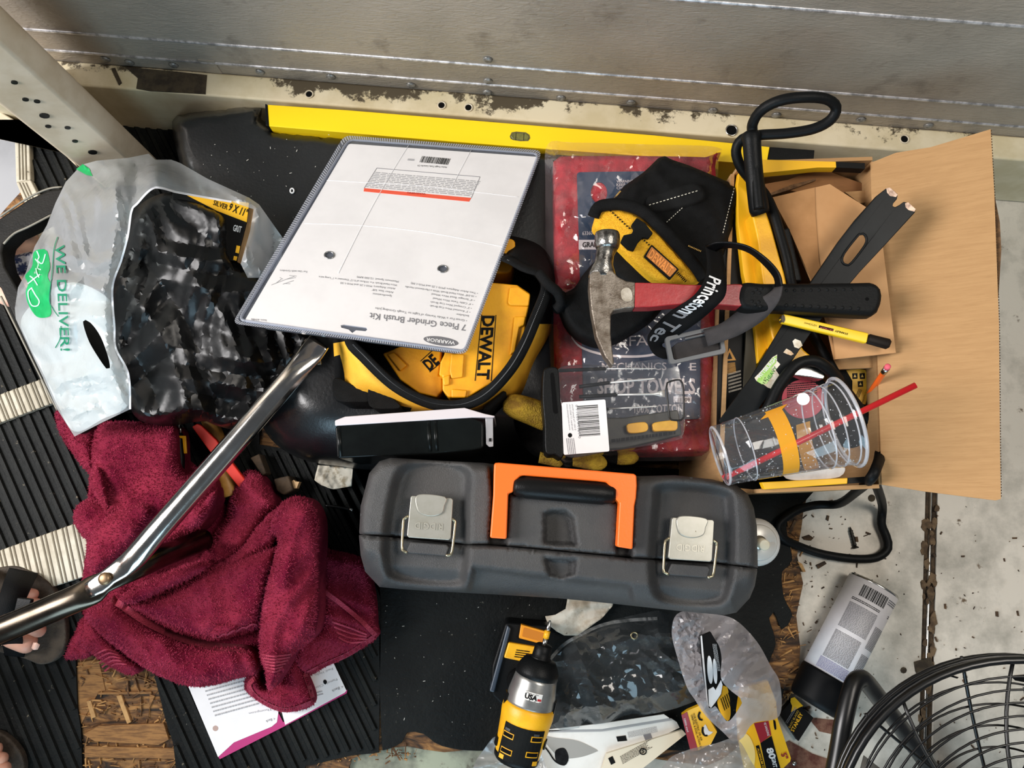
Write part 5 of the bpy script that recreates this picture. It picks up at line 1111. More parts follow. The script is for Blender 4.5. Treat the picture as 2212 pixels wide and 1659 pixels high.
rec = [(catmull(b4((315, 98), (590, 108), (612, 300), (600, 610), (545, 690), (270, 660), (205, 560), (232, 280)), 9, True), .024, 26), (catmull(b4((1560, 200), (1850, 222), (1900, 320), (1895, 640), (1830, 778), (1560, 760), (1505, 610), (1522, 300)), 9, True), .024, 26),
       (b4((712, 90), (1440, 150), (1420, 290), (1410, 560), (1335, 548), (1345, 290), (1300, 270), (815, 240), (800, 500), (715, 492), (730, 250)), .022, 8), (b4((985, 335), (1030, 322), (1090, 325), (1125, 360), (1142, 490), (985, 482)), .022, 9), (b4((985, 556), (1140, 566), (1130, 630), (1075, 655), (1010, 640)), .018, 9)]
fullr = resample(full, 12); botl = b4((1990, 760), (1920, 825), (1860, 835), (1440, 795), (1050, 755), (620, 730), (180, 700), (105, 625)); frontlow = b4((640, 600), (1400, 690), (1440, 830), (600, 760))
def tbz(q):
    z = TBZ - .020 * (1 - np.sqrt(np.clip(1 - (1 - np.clip(dist(q, fullr) / 22, 0, 1)) ** 2, 0, 1)))
    z = z - .006 * np.clip((dist(q, [(p[0], p[1]) for p in seam], False) < 4), 0, 1)
    for poly, dp, soft in rec: z = z - dp * sstep(sd(q, poly), -soft * .4, soft * .6)
    z = z - .016 * sstep(sd(q, frontlow), -6, 10) - .034 * np.clip(1 - dist(q, botl, False) / 52, 0, 1) ** 1.4
    return z
for top in (True, False):
    tb_.surf('lid_shell' if top else 'base_shell', half(top), tbz, 5.5, TBX, skirt=MZ)
tl = lambda z: z - MZ
oh = b4((745, 90), (760, 88), (1420, 143), (1434, 150), (1436, 200), (1432, 262), (1424, 300), (1415, 512), (1338, 500), (1350, 285), (1325, 262), (1320, 225), (1288, 186), (1240, 180), (885, 152), (868, 154), (840, 180), (832, 232), (808, 240), (800, 462), (718, 456), (734, 250), (736, 150), (738, 96))
tb_.slab('handle', oh, tl(.285), tl(.318), ORANGE, bevel=.007, seg=3)
ga, gb = tb_.W(*b4((836, 204))[0], .310), tb_.W(*b4((1328, 244))[0], .310); dg_ = gb - ga
tb_.rings('handle_grip', [ga, ga + dg_ * .03, ga + dg_ * .09, ga + dg_ * .12, ga + dg_ * .88, ga + dg_ * .91, ga + dg_ * .97, gb], [.010, .0118, .013, .0142, .0142, .013, .0118, .010], mk('grip_black', (28, 28, 28), .38, bump=.1, bs=400), 20)
LAT = mk('latch_steel', (178, 175, 164), .36, .45, rgb2=(166, 163, 150), vs=20, rgb3=(120, 112, 90), vs3=260, lo3=.68, hi3=.72); WIRE = mk('brassy_wire', (168, 158, 132), .3, .85)
def latch(o, idx):
    P4 = lambda *p: b4(*[(x + o[0], y + o[1]) for x, y in p])
    zz = tl(.296)
    l = tb_.slab('latch', P4((338, 250), (530, 262), (538, 270), (527, 458), (518, 467), (322, 454), (313, 444), (332, 256)), zz - .012, zz, LAT, bevel=.002)
    tb_.slab('latch_tab', catmull(P4((366, 246), (500, 256), (496, 300), (485, 335), (440, 350), (390, 342), (362, 315)), 5, True), zz - .002, zz + .003, LAT, bevel=.0012, parent=l)
    q = P4((497, 420), (345, 408), (494, 384)); q = P4((490, 388), (352, 380), (488, 420)); tb_.text('RIDGID', q[0], q[1], q[2], zz + .0006, mk('embossed_%d' % idx, (188, 184, 170), .35, .5), parent=l, bold=.02, name='embossed_lettering')
    for w in (((322, 348), (302, 362), (296, 380), (290, 500), (296, 518), (316, 528)), ((528, 360), (546, 372), (549, 390), (534, 520), (524, 538), (504, 542))): tb_.tube('latch_wire', [(x, y, .293) for x, y in P4(*w)], .0019, WIRE, seg=8, step=4)
    tb_.slab('catch_block', P4((330, 474), (505, 488), (520, 500), (505, 546), (318, 532), (308, 520)), zz - .02, zz - .002, TBX, bevel=.003)
latch((0, 0), 1); latch((1275, 106), 2)

# ------------------------------------------------------------------ aerosol can standing behind the toolbox end
ac = Thing('aerosol_can', 'capless white aerosol can standing behind the right end of the toolbox', 'aerosol can', Matrix.Translation(Vector((P(1642, 1172, .20).x, P(1642, 1172, .20).y, MZ))))
CANW = mk('can_white', (206, 204, 200), .35, rgb2=(196, 194, 190), vs=20)
def lathe(t, name, prof, mat, parent=None, seg=36): V, Fc = sweep([(0, 0, z) for r, z in prof], [r for r, z in prof], seg); return t.mesh(name, V, Fc, mat, parent, smooth=True)
lathe(ac, 'can_body', [(.0310, 0), (.0330, .002), (.0330, .168), (.0322, .171), (.0305, .175), (.0275, .1785), (.0250, .1795)], CANW)
lathe(ac, 'can_collar', [(.0245, .178), (.0248, .182), (.0228, .184), (.0205, .182), (.019, .1785)], mk('collar_metal', (214, 212, 206), .4, .3)); lathe(ac, 'valve_cup', [(.019, .178), (.0185, .180), (.010, .181), (.0095, .184)], mk('valve_metal', (170, 166, 160), .3, .9))
nz0 = Vector((.004, -.003, 0)); V, Fc = sweep([Vector((0, 0, .182)), Vector((.001, -.001, .188)), Vector((.002, -.003, .198)), Vector((.002, -.003, .199))], [.006, .0075, .0075, .006], 18); ac.mesh('nozzle', V, Fc, mk('nozzle_cream', (232, 222, 196), .4), smooth=True)

# ------------------------------------------------------------------ spray can lying on the floor
sc_ = Thing('spray_can', 'white-labelled spray can with a black cap lying on the metal floor', 'spray can', flat(1820, 1420, 0))
RC = .0385
e0, e1, e2 = sc_.W(1886, 1268, .037), sc_.W(1788, 1459, .037), sc_.W(1757, 1524, .037)
dx = (e1 - e0).normalized()
LBL = mk('can_label', (216, 214, 216), .45, rgb2=(206, 204, 208), vs=20)
sc_.rings('can_rim', [e0 - dx * .004, e0 - dx * .0035, e0 - dx * .001, e0 + dx * .001], [RC * .78, RC * .98, RC * 1.01, RC * .99], STEEL, 36); sc_.rings('can_body', [e0, e1], RC, LBL, 36)
sc_.rings('cap', [e1 - dx * .001, e1 + dx * .002, e2 - dx * .01, e2 - dx * .002, e2], [RC * 1.02, RC * 1.04, RC * 1.02, RC * .96, RC * .8], mk('cap_black', (22, 24, 27), .5), 36)
cmap = cone_map(e0, RC, e1, RC); sgn_ = 1
def cf(u, v, t0=.02, t1=.98, a0=-1.2, a1=1.2, off=.0004): return cmap(t0 + (t1 - t0) * v, a0 + (a1 - a0) * u, off)
# find the angle sense: positive angle should be to the right in the picture
right_ = (cmap(.5, .5).x > cmap(.5, -.5).x); S = 1 if right_ else -1
A3 = lambda u: S * (-1.15 + 2.3 * u)
sc_.quads('barcode', [(u, .05, u + w, .17) for u, w in ((.18, .012), (.20, .006), (.215, .015), (.24, .006), (.255, .01), (.28, .006), (.295, .02), (.325, .006), (.34, .012), (.365, .006), (.38, .015), (.405, .02), (.435, .006), (.45, .012), (.475, .02), (.505, .006), (.52, .015), (.545, .01), (.565, .02), (.6, .012), (.62, .012))], lambda u, v: cmap(v, A3(u), .0004), INK)
def block(u0, u1, v0, v1, n, seed, mat):
    r = random.Random(seed); Q = []
    for i in range(n):
        v = v0 + (v1 - v0) * i / n; u = u0
        while u < u1:
            w = r.uniform(.015, .05); Q.append((u, v, min(u + w, u1), v + (v1 - v0) / n * .5)); u += w + .006
    sc_.quads('fine_print', Q, lambda u, v: cmap(v, A3(u), .0004), mat)
INK2 = mk('label_ink', (96, 96, 100), .6); INK3 = mk('label_ink_violet', (120, 118, 160), .6)
block(.10, .60, .26, .53, 24, 1, INK2); block(.10, .56, .57, .86, 26, 2, INK2); block(.66, .95, .36, .60, 18, 3, INK2); block(.66, .95, .66, .90, 18, 4, INK2); block(.08, .60, .87, .98, 9, 5, INK3); block(.66, .92, .06, .12, 3, 6, INK2); block(.10, .60, .205, .235, 2, 7, INK); block(.84, .9, .20, .235, 2, 8, INK)
sb_ = Thing('blade_pack', 'small black and yellow hang pack beside the spray can cap', 'package', flat(1720, 1555, .006))
bp_ = sb_.slab('card', rnd(b8((775, 985), (850, 900), (975, 1010), (885, 1150)), 3), -.006, .006, PRB, bevel=.001)
sb_.slab('yellow_arrow', b8((840, 895), (862, 888), (912, 940), (888, 950), (842, 976), (848, 940), (838, 915)), .006, .0066, PRY, parent=bp_)
sb_.text('STANLEY', *c3((1545, 1300), (1640, 1120), (1512, 1282)), .0068, PRY, parent=bp_, bold=.02); sb_.text('BASIC BLADES', *c3((1510, 1262), (1600, 1090), (1492, 1250)), .0068, mk('print_yellow2', (200, 160, 40), .6), parent=bp_); sb_.lines(2, *c3((1485, 1215), (1580, 1060), (1460, 1200)), .0068, GREYINK, parent=bp_, seed=3)

# ------------------------------------------------------------------ folding tubular frame
ft = Thing('folding_frame', 'polished steel tubular folding leg frame lying across the maroon towel', 'tube frame', flat(300, 1180, .10))
def ftube(name, pts, mat): 
    a = np.array(pts, float); a = catmull(a, 10); V, Fc = sweep([ft.W(*q[:3]) for q in a], [(q[3], q[4]) for q in a], 20); return ft.mesh(name, V, Fc, mat, smooth=True)
ftube('long_tube', [(690, 738, .255, .016, .004), (672, 762, .255, .017, .0045), (650, 790, .255, .0165, .010), (625, 820, .254, .0155, .0145), (560, 895, .252, .0155, .0155), (450, 1022, .248, .0155, .0155), (340, 1148, .244, .0155, .0150), (290, 1205, .242, .0155, .011), (262, 1228, .241, .014, .005), (238, 1244, .240, .012, .004), (215, 1262, .239, .013, .004), (190, 1276, .238, .010, .004)], CHROME)
DKT = mk('dark_tube', (92, 84, 74), .25, 1, rgb2=(70, 62, 54), vs=10, rvar=.06)
ftube('lower_tube', [(-620, 1590, .06, .0185, .0185), (-400, 1520, .13, .0185, .0185), (-160, 1428, .200, .0185, .0185), (0, 1363, .218, .0180, .0180), (120, 1312, .226, .0180, .0175), (180, 1286, .229, .0182, .013), (205, 1272, .229, .019, .006), (225, 1258, .229, .015, .0045), (250, 1246, .226, .015, .005), (290, 1226, .212, .017, .012), (340, 1205, .18, .0170, .0165), (390, 1186, .14, .0165, .0165), (440, 1166, .09, .0165, .0165)], DKT)
p = ft.W(227, 1250, .2455); V, Fc = sweep([p, p + Vector((0, 0, .003)), p + Vector((0, 0, .0045))], [.0085, .008, .004], 16); ft.mesh('pivot_rivet', V, Fc, mk('rivet_brass', (140, 116, 88), .4, .8), smooth=True)
eb = ft.slab('end_bracket', b1((560, 460), (600, 560), (614, 655), (520, 660), (470, 590), (500, 480)), .15, .1535, mk('bracket_steel', (132, 124, 112), .35, .9, rgb2=(96, 88, 78), vs=40), bevel=.001)
cx, cy = b1((548, 556))[0]; ft.slab('bracket_hole', [(cx + math.cos(a) * 7, cy + math.sin(a) * 7) for a in np.linspace(0, 6.28, 16)[:-1]], .1533, .1542, HOLE, parent=eb)

# ------------------------------------------------------------------ black tray with handle at the left
tr_ = Thing('plastic_tray', 'black plastic crate with an open handle at the far left edge', 'crate', flat(80, 600, .04))
TRM = mk('crate_black', (38, 38, 36), .5, rgb2=(52, 50, 46), vs=14, bump=.2, bs=300)
tr_.slab('handle_rim', [(-90, 540), (0, 470), (60, 430), (104, 410), (134, 406), (170, 420), (180, 470), (112, 462), (60, 490), (28, 505), (8, 525), (4, 545), (10, 575), (42, 630), (90, 720), (140, 800), (230, 880), (160, 935), (124, 884), (86, 800), (30, 690), (0, 622), (-60, 560)], .03, .065, TRM, bevel=.004)
tr_.slab('side_wall', [(42, 630), (90, 720), (140, 800), (230, 880), (160, 935), (124, 884), (86, 800), (60, 745)], -.04, .05, TRM)
tr_.slab('back_wall', [(104, 414), (134, 410), (300, 400), (420, 480), (430, 520), (180, 470)], -.04, .05, TRM)
tr_.slab('bottom', [(100, 430), (420, 430), (560, 640), (500, 860), (230, 900), (150, 800)], -.025, -.018, TRM)
LGTE = mk('rim_lip', (128, 124, 112), .45)
tr_.tube('rim_lip', [(0, 468, .107), (60, 428, .107), (104, 408, .107), (134, 404, .107)], .0016, LGTE, seg=6); tr_.tube('rim_lip', [(2, 640, .106), (34, 705, .106), (90, 818, .106), (124, 886, .106)], .0016, LGTE, seg=6)
tr_.tube('rim_lip', [(8, 527, .106), (30, 505, .106), (62, 490, .106), (112, 464, .106)], .0018, LGTE, seg=6)
bn = Thing('cloth_bundle', 'pink and navy patterned cloth seen through the crate handle', 'cloth', flat(40, 560, .016))
bo = catmull([(-30, 480), (60, 480), (90, 540), (80, 640), (10, 660), (-40, 600)], 8, True)
bn.surf('pink_cloth', bo, puffz(bo, .05, 30, .03, lambda q: crumple(q, 40, .01, 2)), 7, mk('pink_cloth', (232, 190, 168), .8, rgb2=(222, 172, 150), vs=20), skirt=.016)
bo2 = catmull([(-10, 556), (30, 552), (70, 545), (80, 575), (40, 595), (0, 590)], 6, True)
bn.surf('navy_print', bo2, puffz(bo2, .066, 8, .01), 5, mk('navy_print', (40, 52, 92), .8, rgb2=(190, 190, 196), vs=70, vlo=.5, vhi=.56), skirt=.03)

# ------------------------------------------------------------------ sandpaper pack, black bag, white bag
sp = Thing('sandpaper_pack', 'yellow and black nine by eleven sandpaper pack inside the bags', 'sandpaper', plane3(P(380, 545, .235), P(512, 565, .222), P(400, 420, .240)))
sp.slab('pack', [(372, 416), (415, 425), (538, 438), (533, 478), (511, 565), (380, 548)], -.014, 0, PRB, bevel=.001)
sp.slab('yellow_band', [(404, 422), (538, 438), (533, 480), (470, 456)], 0, .0008, PRY); sp.text('9 X 11"', *z4((1320, 332), (1426, 372), (1332, 290)), .0014, INK, bold=.02, shear=.2); sp.text('SILVER', *z4((1230, 300), (1312, 330), (1238, 272)), .0014, INK, bold=.01)
sp.text('GRIT', *z4((1345, 450), (1392, 462), (1352, 415)), .0014, WHITEINK, bold=.02); sp.slab('orange_mark', z4((1368, 535), (1388, 540), (1380, 582), (1360, 576)), 0, .001, YEL); sp.slab('orange_mark', z4((1352, 596), (1372, 600), (1366, 624), (1348, 618)), 0, .001, YEL)
sp.slab('backing_card', [(538, 438), (552, 446), (548, 500), (520, 570), (511, 565), (533, 478)], -.02, -.004, mk('tan_paper', (150, 112, 70), .8))
FBAG = mk('black_bag_film', (15, 16, 17), .34, rgb2=(20, 21, 23), vs=10, bump=.12, bs=26, spec=.34)
bb = Thing('black_plastic_bag', 'crumpled glossy black plastic bag spilling out of the white bag', 'plastic bag', flat(420, 720, .10))
bbo = catmull([(381, 421), (350, 418), (305, 440), (278, 480), (265, 540), (245, 600), (238, 660), (240, 730), (250, 800), (275, 860), (292, 900), (330, 914), (420, 902), (480, 922), (556, 914), (580, 896), (592, 868), (640, 812), (668, 790), (690, 770), (688, 735), (640, 690), (600, 660), (580, 610), (545, 588), (510, 575), (492, 530), (488, 470), (440, 440)], 8, True)
bctrl = [(340, 450, .245), (430, 480, .262), (470, 540, .258), (300, 560, .235), (400, 600, .25), (500, 640, .235), (590, 700, .215), (300, 700, .225), (420, 720, .235), (540, 760, .225), (330, 830, .215), (430, 850, .215), (530, 870, .195), (640, 760, .205)]
bbz = puffz(bbo, bctrl, 22, .05, lambda q: crumple(q, 210, .040, 31, 2) + crumple(q, 100, .016, 37, 2) + crumple(q, 48, .005, 38, 1))
bb.surf('film', bbo, bbz, 6, FBAG, skirt=.11, jitter=.4, angle=20)
WB = film('white_bag_film', (226, 234, 232), .38, .2, ior=1.42, bump=.4, bs=16, trans=.4, hazecol=(246, 250, 252))
wbg = Thing('white_plastic_bag', 'translucent white shopping bag with green lettering at the left', 'shopping bag', flat(170, 640, .08))
wout = [(161, 943), (123, 883), (93, 816), (63, 752), (34, 689), (32, 666), (39, 621), (56, 588), (75, 532), (101, 487), (120, 438), (142, 393), (176, 356), (209, 347), (277, 341), (321, 332), (336, 345), (370, 345), (389, 352), (448, 386), (538, 427), (560, 442), (613, 517), (606, 570), (570, 600), (535, 600), (520, 570), (540, 500), (548, 452), (500, 436), (430, 424), (381, 415), (333, 406), (296, 440), (284, 456), (276, 509), (262, 562), (243, 621), (247, 704), (250, 752), (277, 808), (281, 884), (222, 912)]
wo2 = np.concatenate([resample(wout[:23], 8, False), resample(wout[22:], 8, False)[1:]])
wctrl = [(161, 940, .17), (123, 883, .15), (63, 752, .12), (34, 680, .11), (75, 532, .13), (120, 438, .14), (176, 358, .14), (321, 334, .15), (389, 352, .16), (538, 430, .248), (613, 517, .20), (540, 580, .24), (535, 470, .252), (430, 425, .262), (381, 415, .268), (333, 406, .272), (284, 456, .268), (262, 562, .26), (243, 650, .252), (250, 752, .245), (281, 884, .225), (150, 700, .235), (120, 620, .215), (200, 560, .262), (240, 440, .262), (200, 840, .23), (300, 370, .21), (150, 800, .21)]
_wb = rbf(wctrl); wmouth = wout[29:42]
def wbz(q):
    e = np.clip(dist(q, wo2) / 18, 0, 1)
    cr_ = crumple(q, 150, .034, 51, 2) + crumple(q, 70, .014, 52, 2)
    low = sstep(q[:, 1], 760, 850) * crumple(q, 34, .010, 54, 2)
    return _wb(q) + (cr_ + low) * e
slit = catmull(z4((480, 975), (520, 980), (580, 1060), (625, 1180), (635, 1245), (615, 1248), (560, 1170), (510, 1080)), 6, True)
wbg.surf('film', wo2, wbz, 6, WB, holes=[slit], jitter=.35, angle=20)
inl = catmull([(161, 932), (123, 872), (93, 806), (60, 740), (46, 690), (90, 640), (160, 610), (238, 650), (244, 720), (250, 762), (272, 815), (276, 876), (222, 905)], 8, True)
wbg.surf('bright_inner_layer', inl, lambda q: wbz(q) - .010 + crumple(q, 80, .006, 57, 2), 8, film('white_bag_bright_inner', (236, 242, 246), .72, .2, ior=1.42, trans=.2, hazecol=(250, 252, 255)), holes=[slit], jitter=.35)  # second sheet added to whiten the lower bag, standing in for door light
GRN = mk('bag_green', (0, 150, 80), .4, rgb2=(16, 166, 92), vs=40); GRN2 = mk('bag_green_ink', (0, 118, 84), .5)
gbo = catmull(c1((215, 490), (260, 470), (300, 480), (320, 580), (305, 640), (325, 700), (318, 790), (328, 880), (300, 905), (235, 900), (180, 820), (165, 740), (180, 690), (160, 640), (205, 580)), 5, True)
wbg.surf('green_logo', gbo, lambda q: wbz(q) + .0015, 6, GRN)
def stroke(pts, w, mat, zf, t, parent=None, name='script_stroke', dz=.003):
    a = catmull(pts, 3); V = []; Fc = []
    for i, p in enumerate(a):
        d = a[min(i + 1, len(a) - 1)] - a[max(i - 1, 0)]; d = d / max(np.linalg.norm(d), 1e-6); n = np.array([-d[1], d[0]]) * w
        V += [p - n, p + n]
    V = np.array(V); V = [t.I @ Vector(w_) for w_ in PN(V, zf(V) + dz)]
    Fc = [[2 * i, 2 * i + 1, 2 * i + 3, 2 * i + 2] for i in range(len(a) - 1)]; return t.mesh(name, V, Fc, mat, parent)
PALE = mk('logo_pale', (176, 228, 200), .5)
for pth in (((205, 715), (180, 740), (185, 790), (205, 830), (240, 830), (250, 800), (225, 760), (200, 715)), ((190, 640), (215, 660), (240, 700)), ((178, 690), (215, 660), (255, 630)), ((230, 590), (235, 620), (250, 650)), ((225, 530), (245, 560), (240, 590), (262, 600)), ((235, 480), (250, 520), (240, 540), (270, 560), (290, 500))): stroke(c1(*pth), 1.3, PALE, wbz, wbg)
wbg.text('WE DELIVER!', *c1((352, 440), (388, 1120), (412, 440)), .003, GRN2, zf=wbz, bold=.01)
stroke(c1((368, 390), (345, 470), (335, 600), (315, 790), (345, 860), (375, 900)), .9, GRN2, wbz, wbg, name='underline'); stroke(c1((390, 960), (385, 1040), (354, 1100)), 1.1, GRN2, wbz, wbg, name='underline')
gc = z4((440, 95), (478, 65), (515, 90), (535, 135), (500, 128)); wbg.surf('green_corner', resample(gc, 4), lambda q: wbz(q) + .002, 5, GRN)
stroke(wmouth, 2.2, film('bag_hem', (240, 244, 248), .85, .2, hazecol=(236, 240, 248)), wbz, wbg, name='mouth_hem', dz=.001)

# ------------------------------------------------------------------ red bar, small screwdriver, wooden handle, scraps
rb2 = Thing('red_steel_bar', 'bright red painted steel bar tucked under the maroon towel', 'bar', plane3(P(573, 1107, .075), P(414, 920, .085), P(520, 1107, .075)))
n2 = 1 if (rb2.M.to_3x3() @ Vector((0, 0, 1))).z > 0 else -1
REDP = mk('red_paint', (214, 40, 20), .6, rgb2=(206, 40, 22), vs=30, rgb3=(120, 70, 50), vs3=170, lo3=.72, hi3=.75)
rb2.slab('bar', c2((215, 205), (275, 170), (320, 190), (480, 345), (620, 550), (1010, 1070), (1020, 1090), (950, 1140), (380, 435)), -.008 * n2, 0, REDP, bevel=.002)
sd_ = Thing('small_screwdriver', 'small black and yellow pocket screwdriver beside the red bar', 'screwdriver', flat(392, 980, .07))
sd_.tube('shaft', [(389, 915, .085), (390, 938, .085)], .0025, STEEL, seg=8, straight=True); sd_.tube('handle', [(390, 936, .085, .0045), (388, 955, .085, .005), (391, 990, .085, .0055), (391, 1025, .083, .005)], .005, BLACK, seg=10)
sd_.slab('yellow_clip', c2((66, 300), (150, 300), (162, 490), (130, 492), (115, 330), (70, 322)), .018, .022, YEL, bevel=.001); sd_.text('STANLEY', *c2((108, 690), (82, 520), (96, 692)), .0225, YEL)
wh2 = Thing('wooden_handle', 'pale wooden tool handle lying under the red bar', 'handle', flat(490, 1030, .03))
wh2.tube('handle', [(450, 905, .06), (470, 950, .058), (485, 1020, .055), (500, 1070, .05)], .012, mk('handle_wood', (196, 142, 66), .5, rgb2=(170, 116, 48), vs=30, stretch=(1, 1, 1)), seg=12)
rk = Thing('broken_bracket', 'brown broken wooden block with splinters on the ribbed mat', 'wood scrap', flat(590, 1020, MZ))
BRK = mk('old_wood', (74, 58, 40), .8, rgb2=(46, 36, 26), vs=30, bump=.5, bs=120)
rk.slab('arm', c2((835, 535), (935, 490), (1010, 700), (965, 725)), .0, .03, BRK, bevel=.002); rk.slab('block', c2((1080, 760), (1250, 722), (1300, 880), (1190, 935), (1120, 890)), 0, .04, BRK, bevel=.003)
rk.slab('splinter', c2((1280, 780), (1300, 770), (1318, 788), (1358, 790), (1330, 860), (1300, 862)), .02, .034, mk('splinter_pale', (214, 178, 130), .8))
rg = Thing('paper_scrap', 'dirty grey crumpled paper scrap on the ribbed mat behind the toolbox', 'paper scrap', flat(720, 1030, MZ))
ro_ = resample(c2((1560, 615), (1930, 645), (1915, 835), (1720, 870), (1600, 825), (1520, 770)), 6)
rg.surf('sheet', ro_, lambda q: MZ + .022 + crumple(q, 40, .008, 8), 5, mk('dirty_paper', (198, 192, 176), .8, rgb2=(140, 128, 104), vs=40, vlo=.48, vhi=.6), thick=.001)
ns = Thing('drill_bit', 'thin dark twist drill bit lying on the ribbed mat', 'drill bit', flat(735, 1095, MZ))
ns.tube('shank', [(702, 1092, .024), (735, 1096, .024), (762, 1102, .024)], .0022, DKSTEEL, seg=8); ns.tube('tip', [(755, 1100, .0242), (762, 1102, .0242)], .0026, STEEL, seg=8)
tg = Thing('torn_tissue', 'torn dirty white tissue below the front of the toolbox', 'tissue', flat(1245, 1335, MZ))
to_ = resample(b7((1130, 130), (1200, 120), (1270, 80), (1290, -40), (1610, -10), (1590, 60), (1520, 140), (1440, 200), (1350, 262), (1260, 262), (1220, 240), (1150, 190)), 6)
tg.surf('sheet', to_, lambda q: MZ + .016 + crumple(q, 50, .009, 12), 5, mk('tissue', (214, 206, 190), .85, rgb2=(178, 164, 142), vs=30, rgb3=(70, 60, 48), vs3=90, lo3=.66, hi3=.69), thick=.001)

# ------------------------------------------------------------------ maroon towel
TW = mk('maroon_terry', (142, 42, 64), .95, rgb2=(108, 20, 46), vs=16, bump=.9, bs=420, spec=.1); HEM = mk('maroon_hem', (178, 60, 84), .85, rgb2=(136, 30, 54), vs=200, stretch=(1, 6, 1), bump=.4, bs=300)
tw = Thing('towel', 'crumpled maroon terry towel heaped on the floor by the sandal', 'towel', flat(450, 1200, MZ))
lobes = [  # outline in zoom b5, top controls (z), rim px, seed
 ([(100, 75), (140, 60), (240, 120), (330, 140), (325, 300), (300, 420), (180, 280), (120, 180)], .055, 26),
 ([(340, 300), (760, 300), (1000, 560), (1150, 800), (1290, 790), (1560, 820), (1780, 900), (1820, 1200), (1600, 1400), (1200, 1500), (850, 1520), (520, 1430), (260, 1200), (270, 760)], .035, 30),
 ([(200, 640), (215, 590), (290, 548), (400, 560), (440, 640), (420, 760), (290, 780), (215, 700)], .085, 26),
 ([(335, 150), (470, 128), (620, 140), (765, 165), (800, 380), (960, 430), (975, 520), (905, 690), (780, 760), (640, 820), (540, 780), (430, 640), (370, 640), (330, 480), (298, 330)], .115, 34),
 ([(300, 380), (330, 360), (370, 400), (400, 560), (385, 640), (340, 560), (290, 470)], .12, 16),
 ([(278, 800), (300, 720), (400, 620), (540, 550), (640, 570), (620, 680), (520, 820), (420, 920), (300, 960), (272, 900)], .130, 30),
 ([(560, 860), (700, 700), (880, 560), (970, 480), (972, 560), (900, 690), (760, 780), (650, 830), (600, 890)], .125, 22),
 ([(1130, 400), (1180, 395), (1240, 440), (1310, 570), (1250, 650), (1130, 830), (1060, 900), (880, 890), (960, 740), (1020, 650), (1060, 500)], .075, 26),
 ([(1000, 900), (1110, 800), (1220, 660), (1310, 600), (1330, 700), (1290, 800), (1200, 860), (1080, 920)], .10, 22),
 ([(440, 1090), (560, 1010), (760, 920), (900, 880), (960, 900), (900, 960), (700, 1060), (520, 1130)], .115, 18),
 ([(470, 1120), (700, 1060), (960, 910), (1290, 795), (1310, 860), (1280, 980), (1240, 1130), (1200, 1250), (1060, 1290), (940, 1310), (760, 1270), (560, 1180)], .112, 34),
 ([(940, 1300), (950, 1230), (1040, 1210), (1110, 1230), (1060, 1290)], .118, 12),
 ([(1525, 840), (1600, 830), (1780, 885), (1830, 1050), (1845, 1230), (1835, 1310), (1600, 1440), (1450, 1510), (1380, 1430), (1420, 1300), (1525, 1200)], .060, 24),
 ([(1195, 1430), (1230, 1560), (1300, 1540), (1400, 1400), (1465, 1500), (1505, 1655), (1350, 1700), (1200, 1640), (1125, 1560)], .065, 26),
 ([(150, 1408), (200, 1290), (250, 1190), (300, 1300), (290, 1398), (210, 1415)], .04, 16),
 ([(232, 1345), (250, 1220), (300, 1180), (420, 1330), (560, 1460), (490, 1500), (310, 1395)], .065, 26),
 ([(262, 1175), (400, 1095), (470, 1130), (600, 1220), (780, 1305), (960, 1340), (1150, 1350), (1205, 1420), (1195, 1500), (1110, 1515), (980, 1550), (850, 1565), (720, 1530), (600, 1470), (480, 1390), (350, 1290)], .105, 36),
 ([(1310, 590), (1360, 550), (1420, 535), (1490, 560), (1535, 640), (1545, 760), (1535, 1000), (1525, 1240), (1470, 1330), (1390, 1390), (1330, 1500), (1260, 1590), (1240, 1480), (1208, 1370), (1220, 1150), (1260, 960), (1310, 770), (1262, 725), (1280, 640)], .150, 34)]
ALLV, ALLF = [], []
LZ = []
tuft_src = []
for i, (pp, zt_, rim) in enumerate(lobes):
    o_ = catmull(b5(*pp), 7, True)
    ex = (lambda q, i=i: crumple(q, 120, .020, 70 + i, 2, 1.5) + .004 * np.sin(q[:, 0] / 31 + i) * np.sin(q[:, 1] / 27 + 2 * i))
    zf = puffz(o_, zt_ * 1.15 + .008, rim * 1.0, min(zt_ * .75, .065), ex); V, Fc = surf_geo(o_, zf, 7, (), max(zt_ - .075, MZ + .001), .25, i)
    LZ.append((o_, zf)); n = len(ALLV); V = [tw.I @ Vector(v) for v in V]; ALLV += V; ALLF += [[n + k for k in f] for f in Fc]
    for f in Fc:
        if len(f) == 3: tuft_src.append(tuple(V[k] for k in f))
tw.mesh('terry_cloth', ALLV, ALLF, TW, smooth=True)
# short loops of pile standing on the cloth
src = np.array([[tuple(v) for v in t] for t in tuft_src]); ar = np.linalg.norm(np.cross(src[:, 1] - src[:, 0], src[:, 2] - src[:, 0]), axis=1); N_T = 75000
pick = rng.choice(len(src), N_T, p=ar / ar.sum()); uv = rng.random((N_T, 2)); fl = uv.sum(1) > 1; uv[fl] = 1 - uv[fl]
tri = src[pick]; base_ = tri[:, 0] + uv[:, :1] * (tri[:, 1] - tri[:, 0]) + uv[:, 1:] * (tri[:, 2] - tri[:, 0]); nn_ = np.cross(tri[:, 1] - tri[:, 0], tri[:, 2] - tri[:, 0]); nn_ /= np.linalg.norm(nn_, axis=1)[:, None] + 1e-12
nn_[nn_[:, 2] < 0] *= -1
tip = base_ + (nn_ + rng.normal(0, .45, (N_T, 3))) * .0022; sd1 = rng.normal(0, 1, (N_T, 3)); sd1 /= np.linalg.norm(sd1, axis=1)[:, None]; sd2 = np.cross(sd1, nn_); sd2 /= np.linalg.norm(sd2, axis=1)[:, None] + 1e-9; w_ = .00075
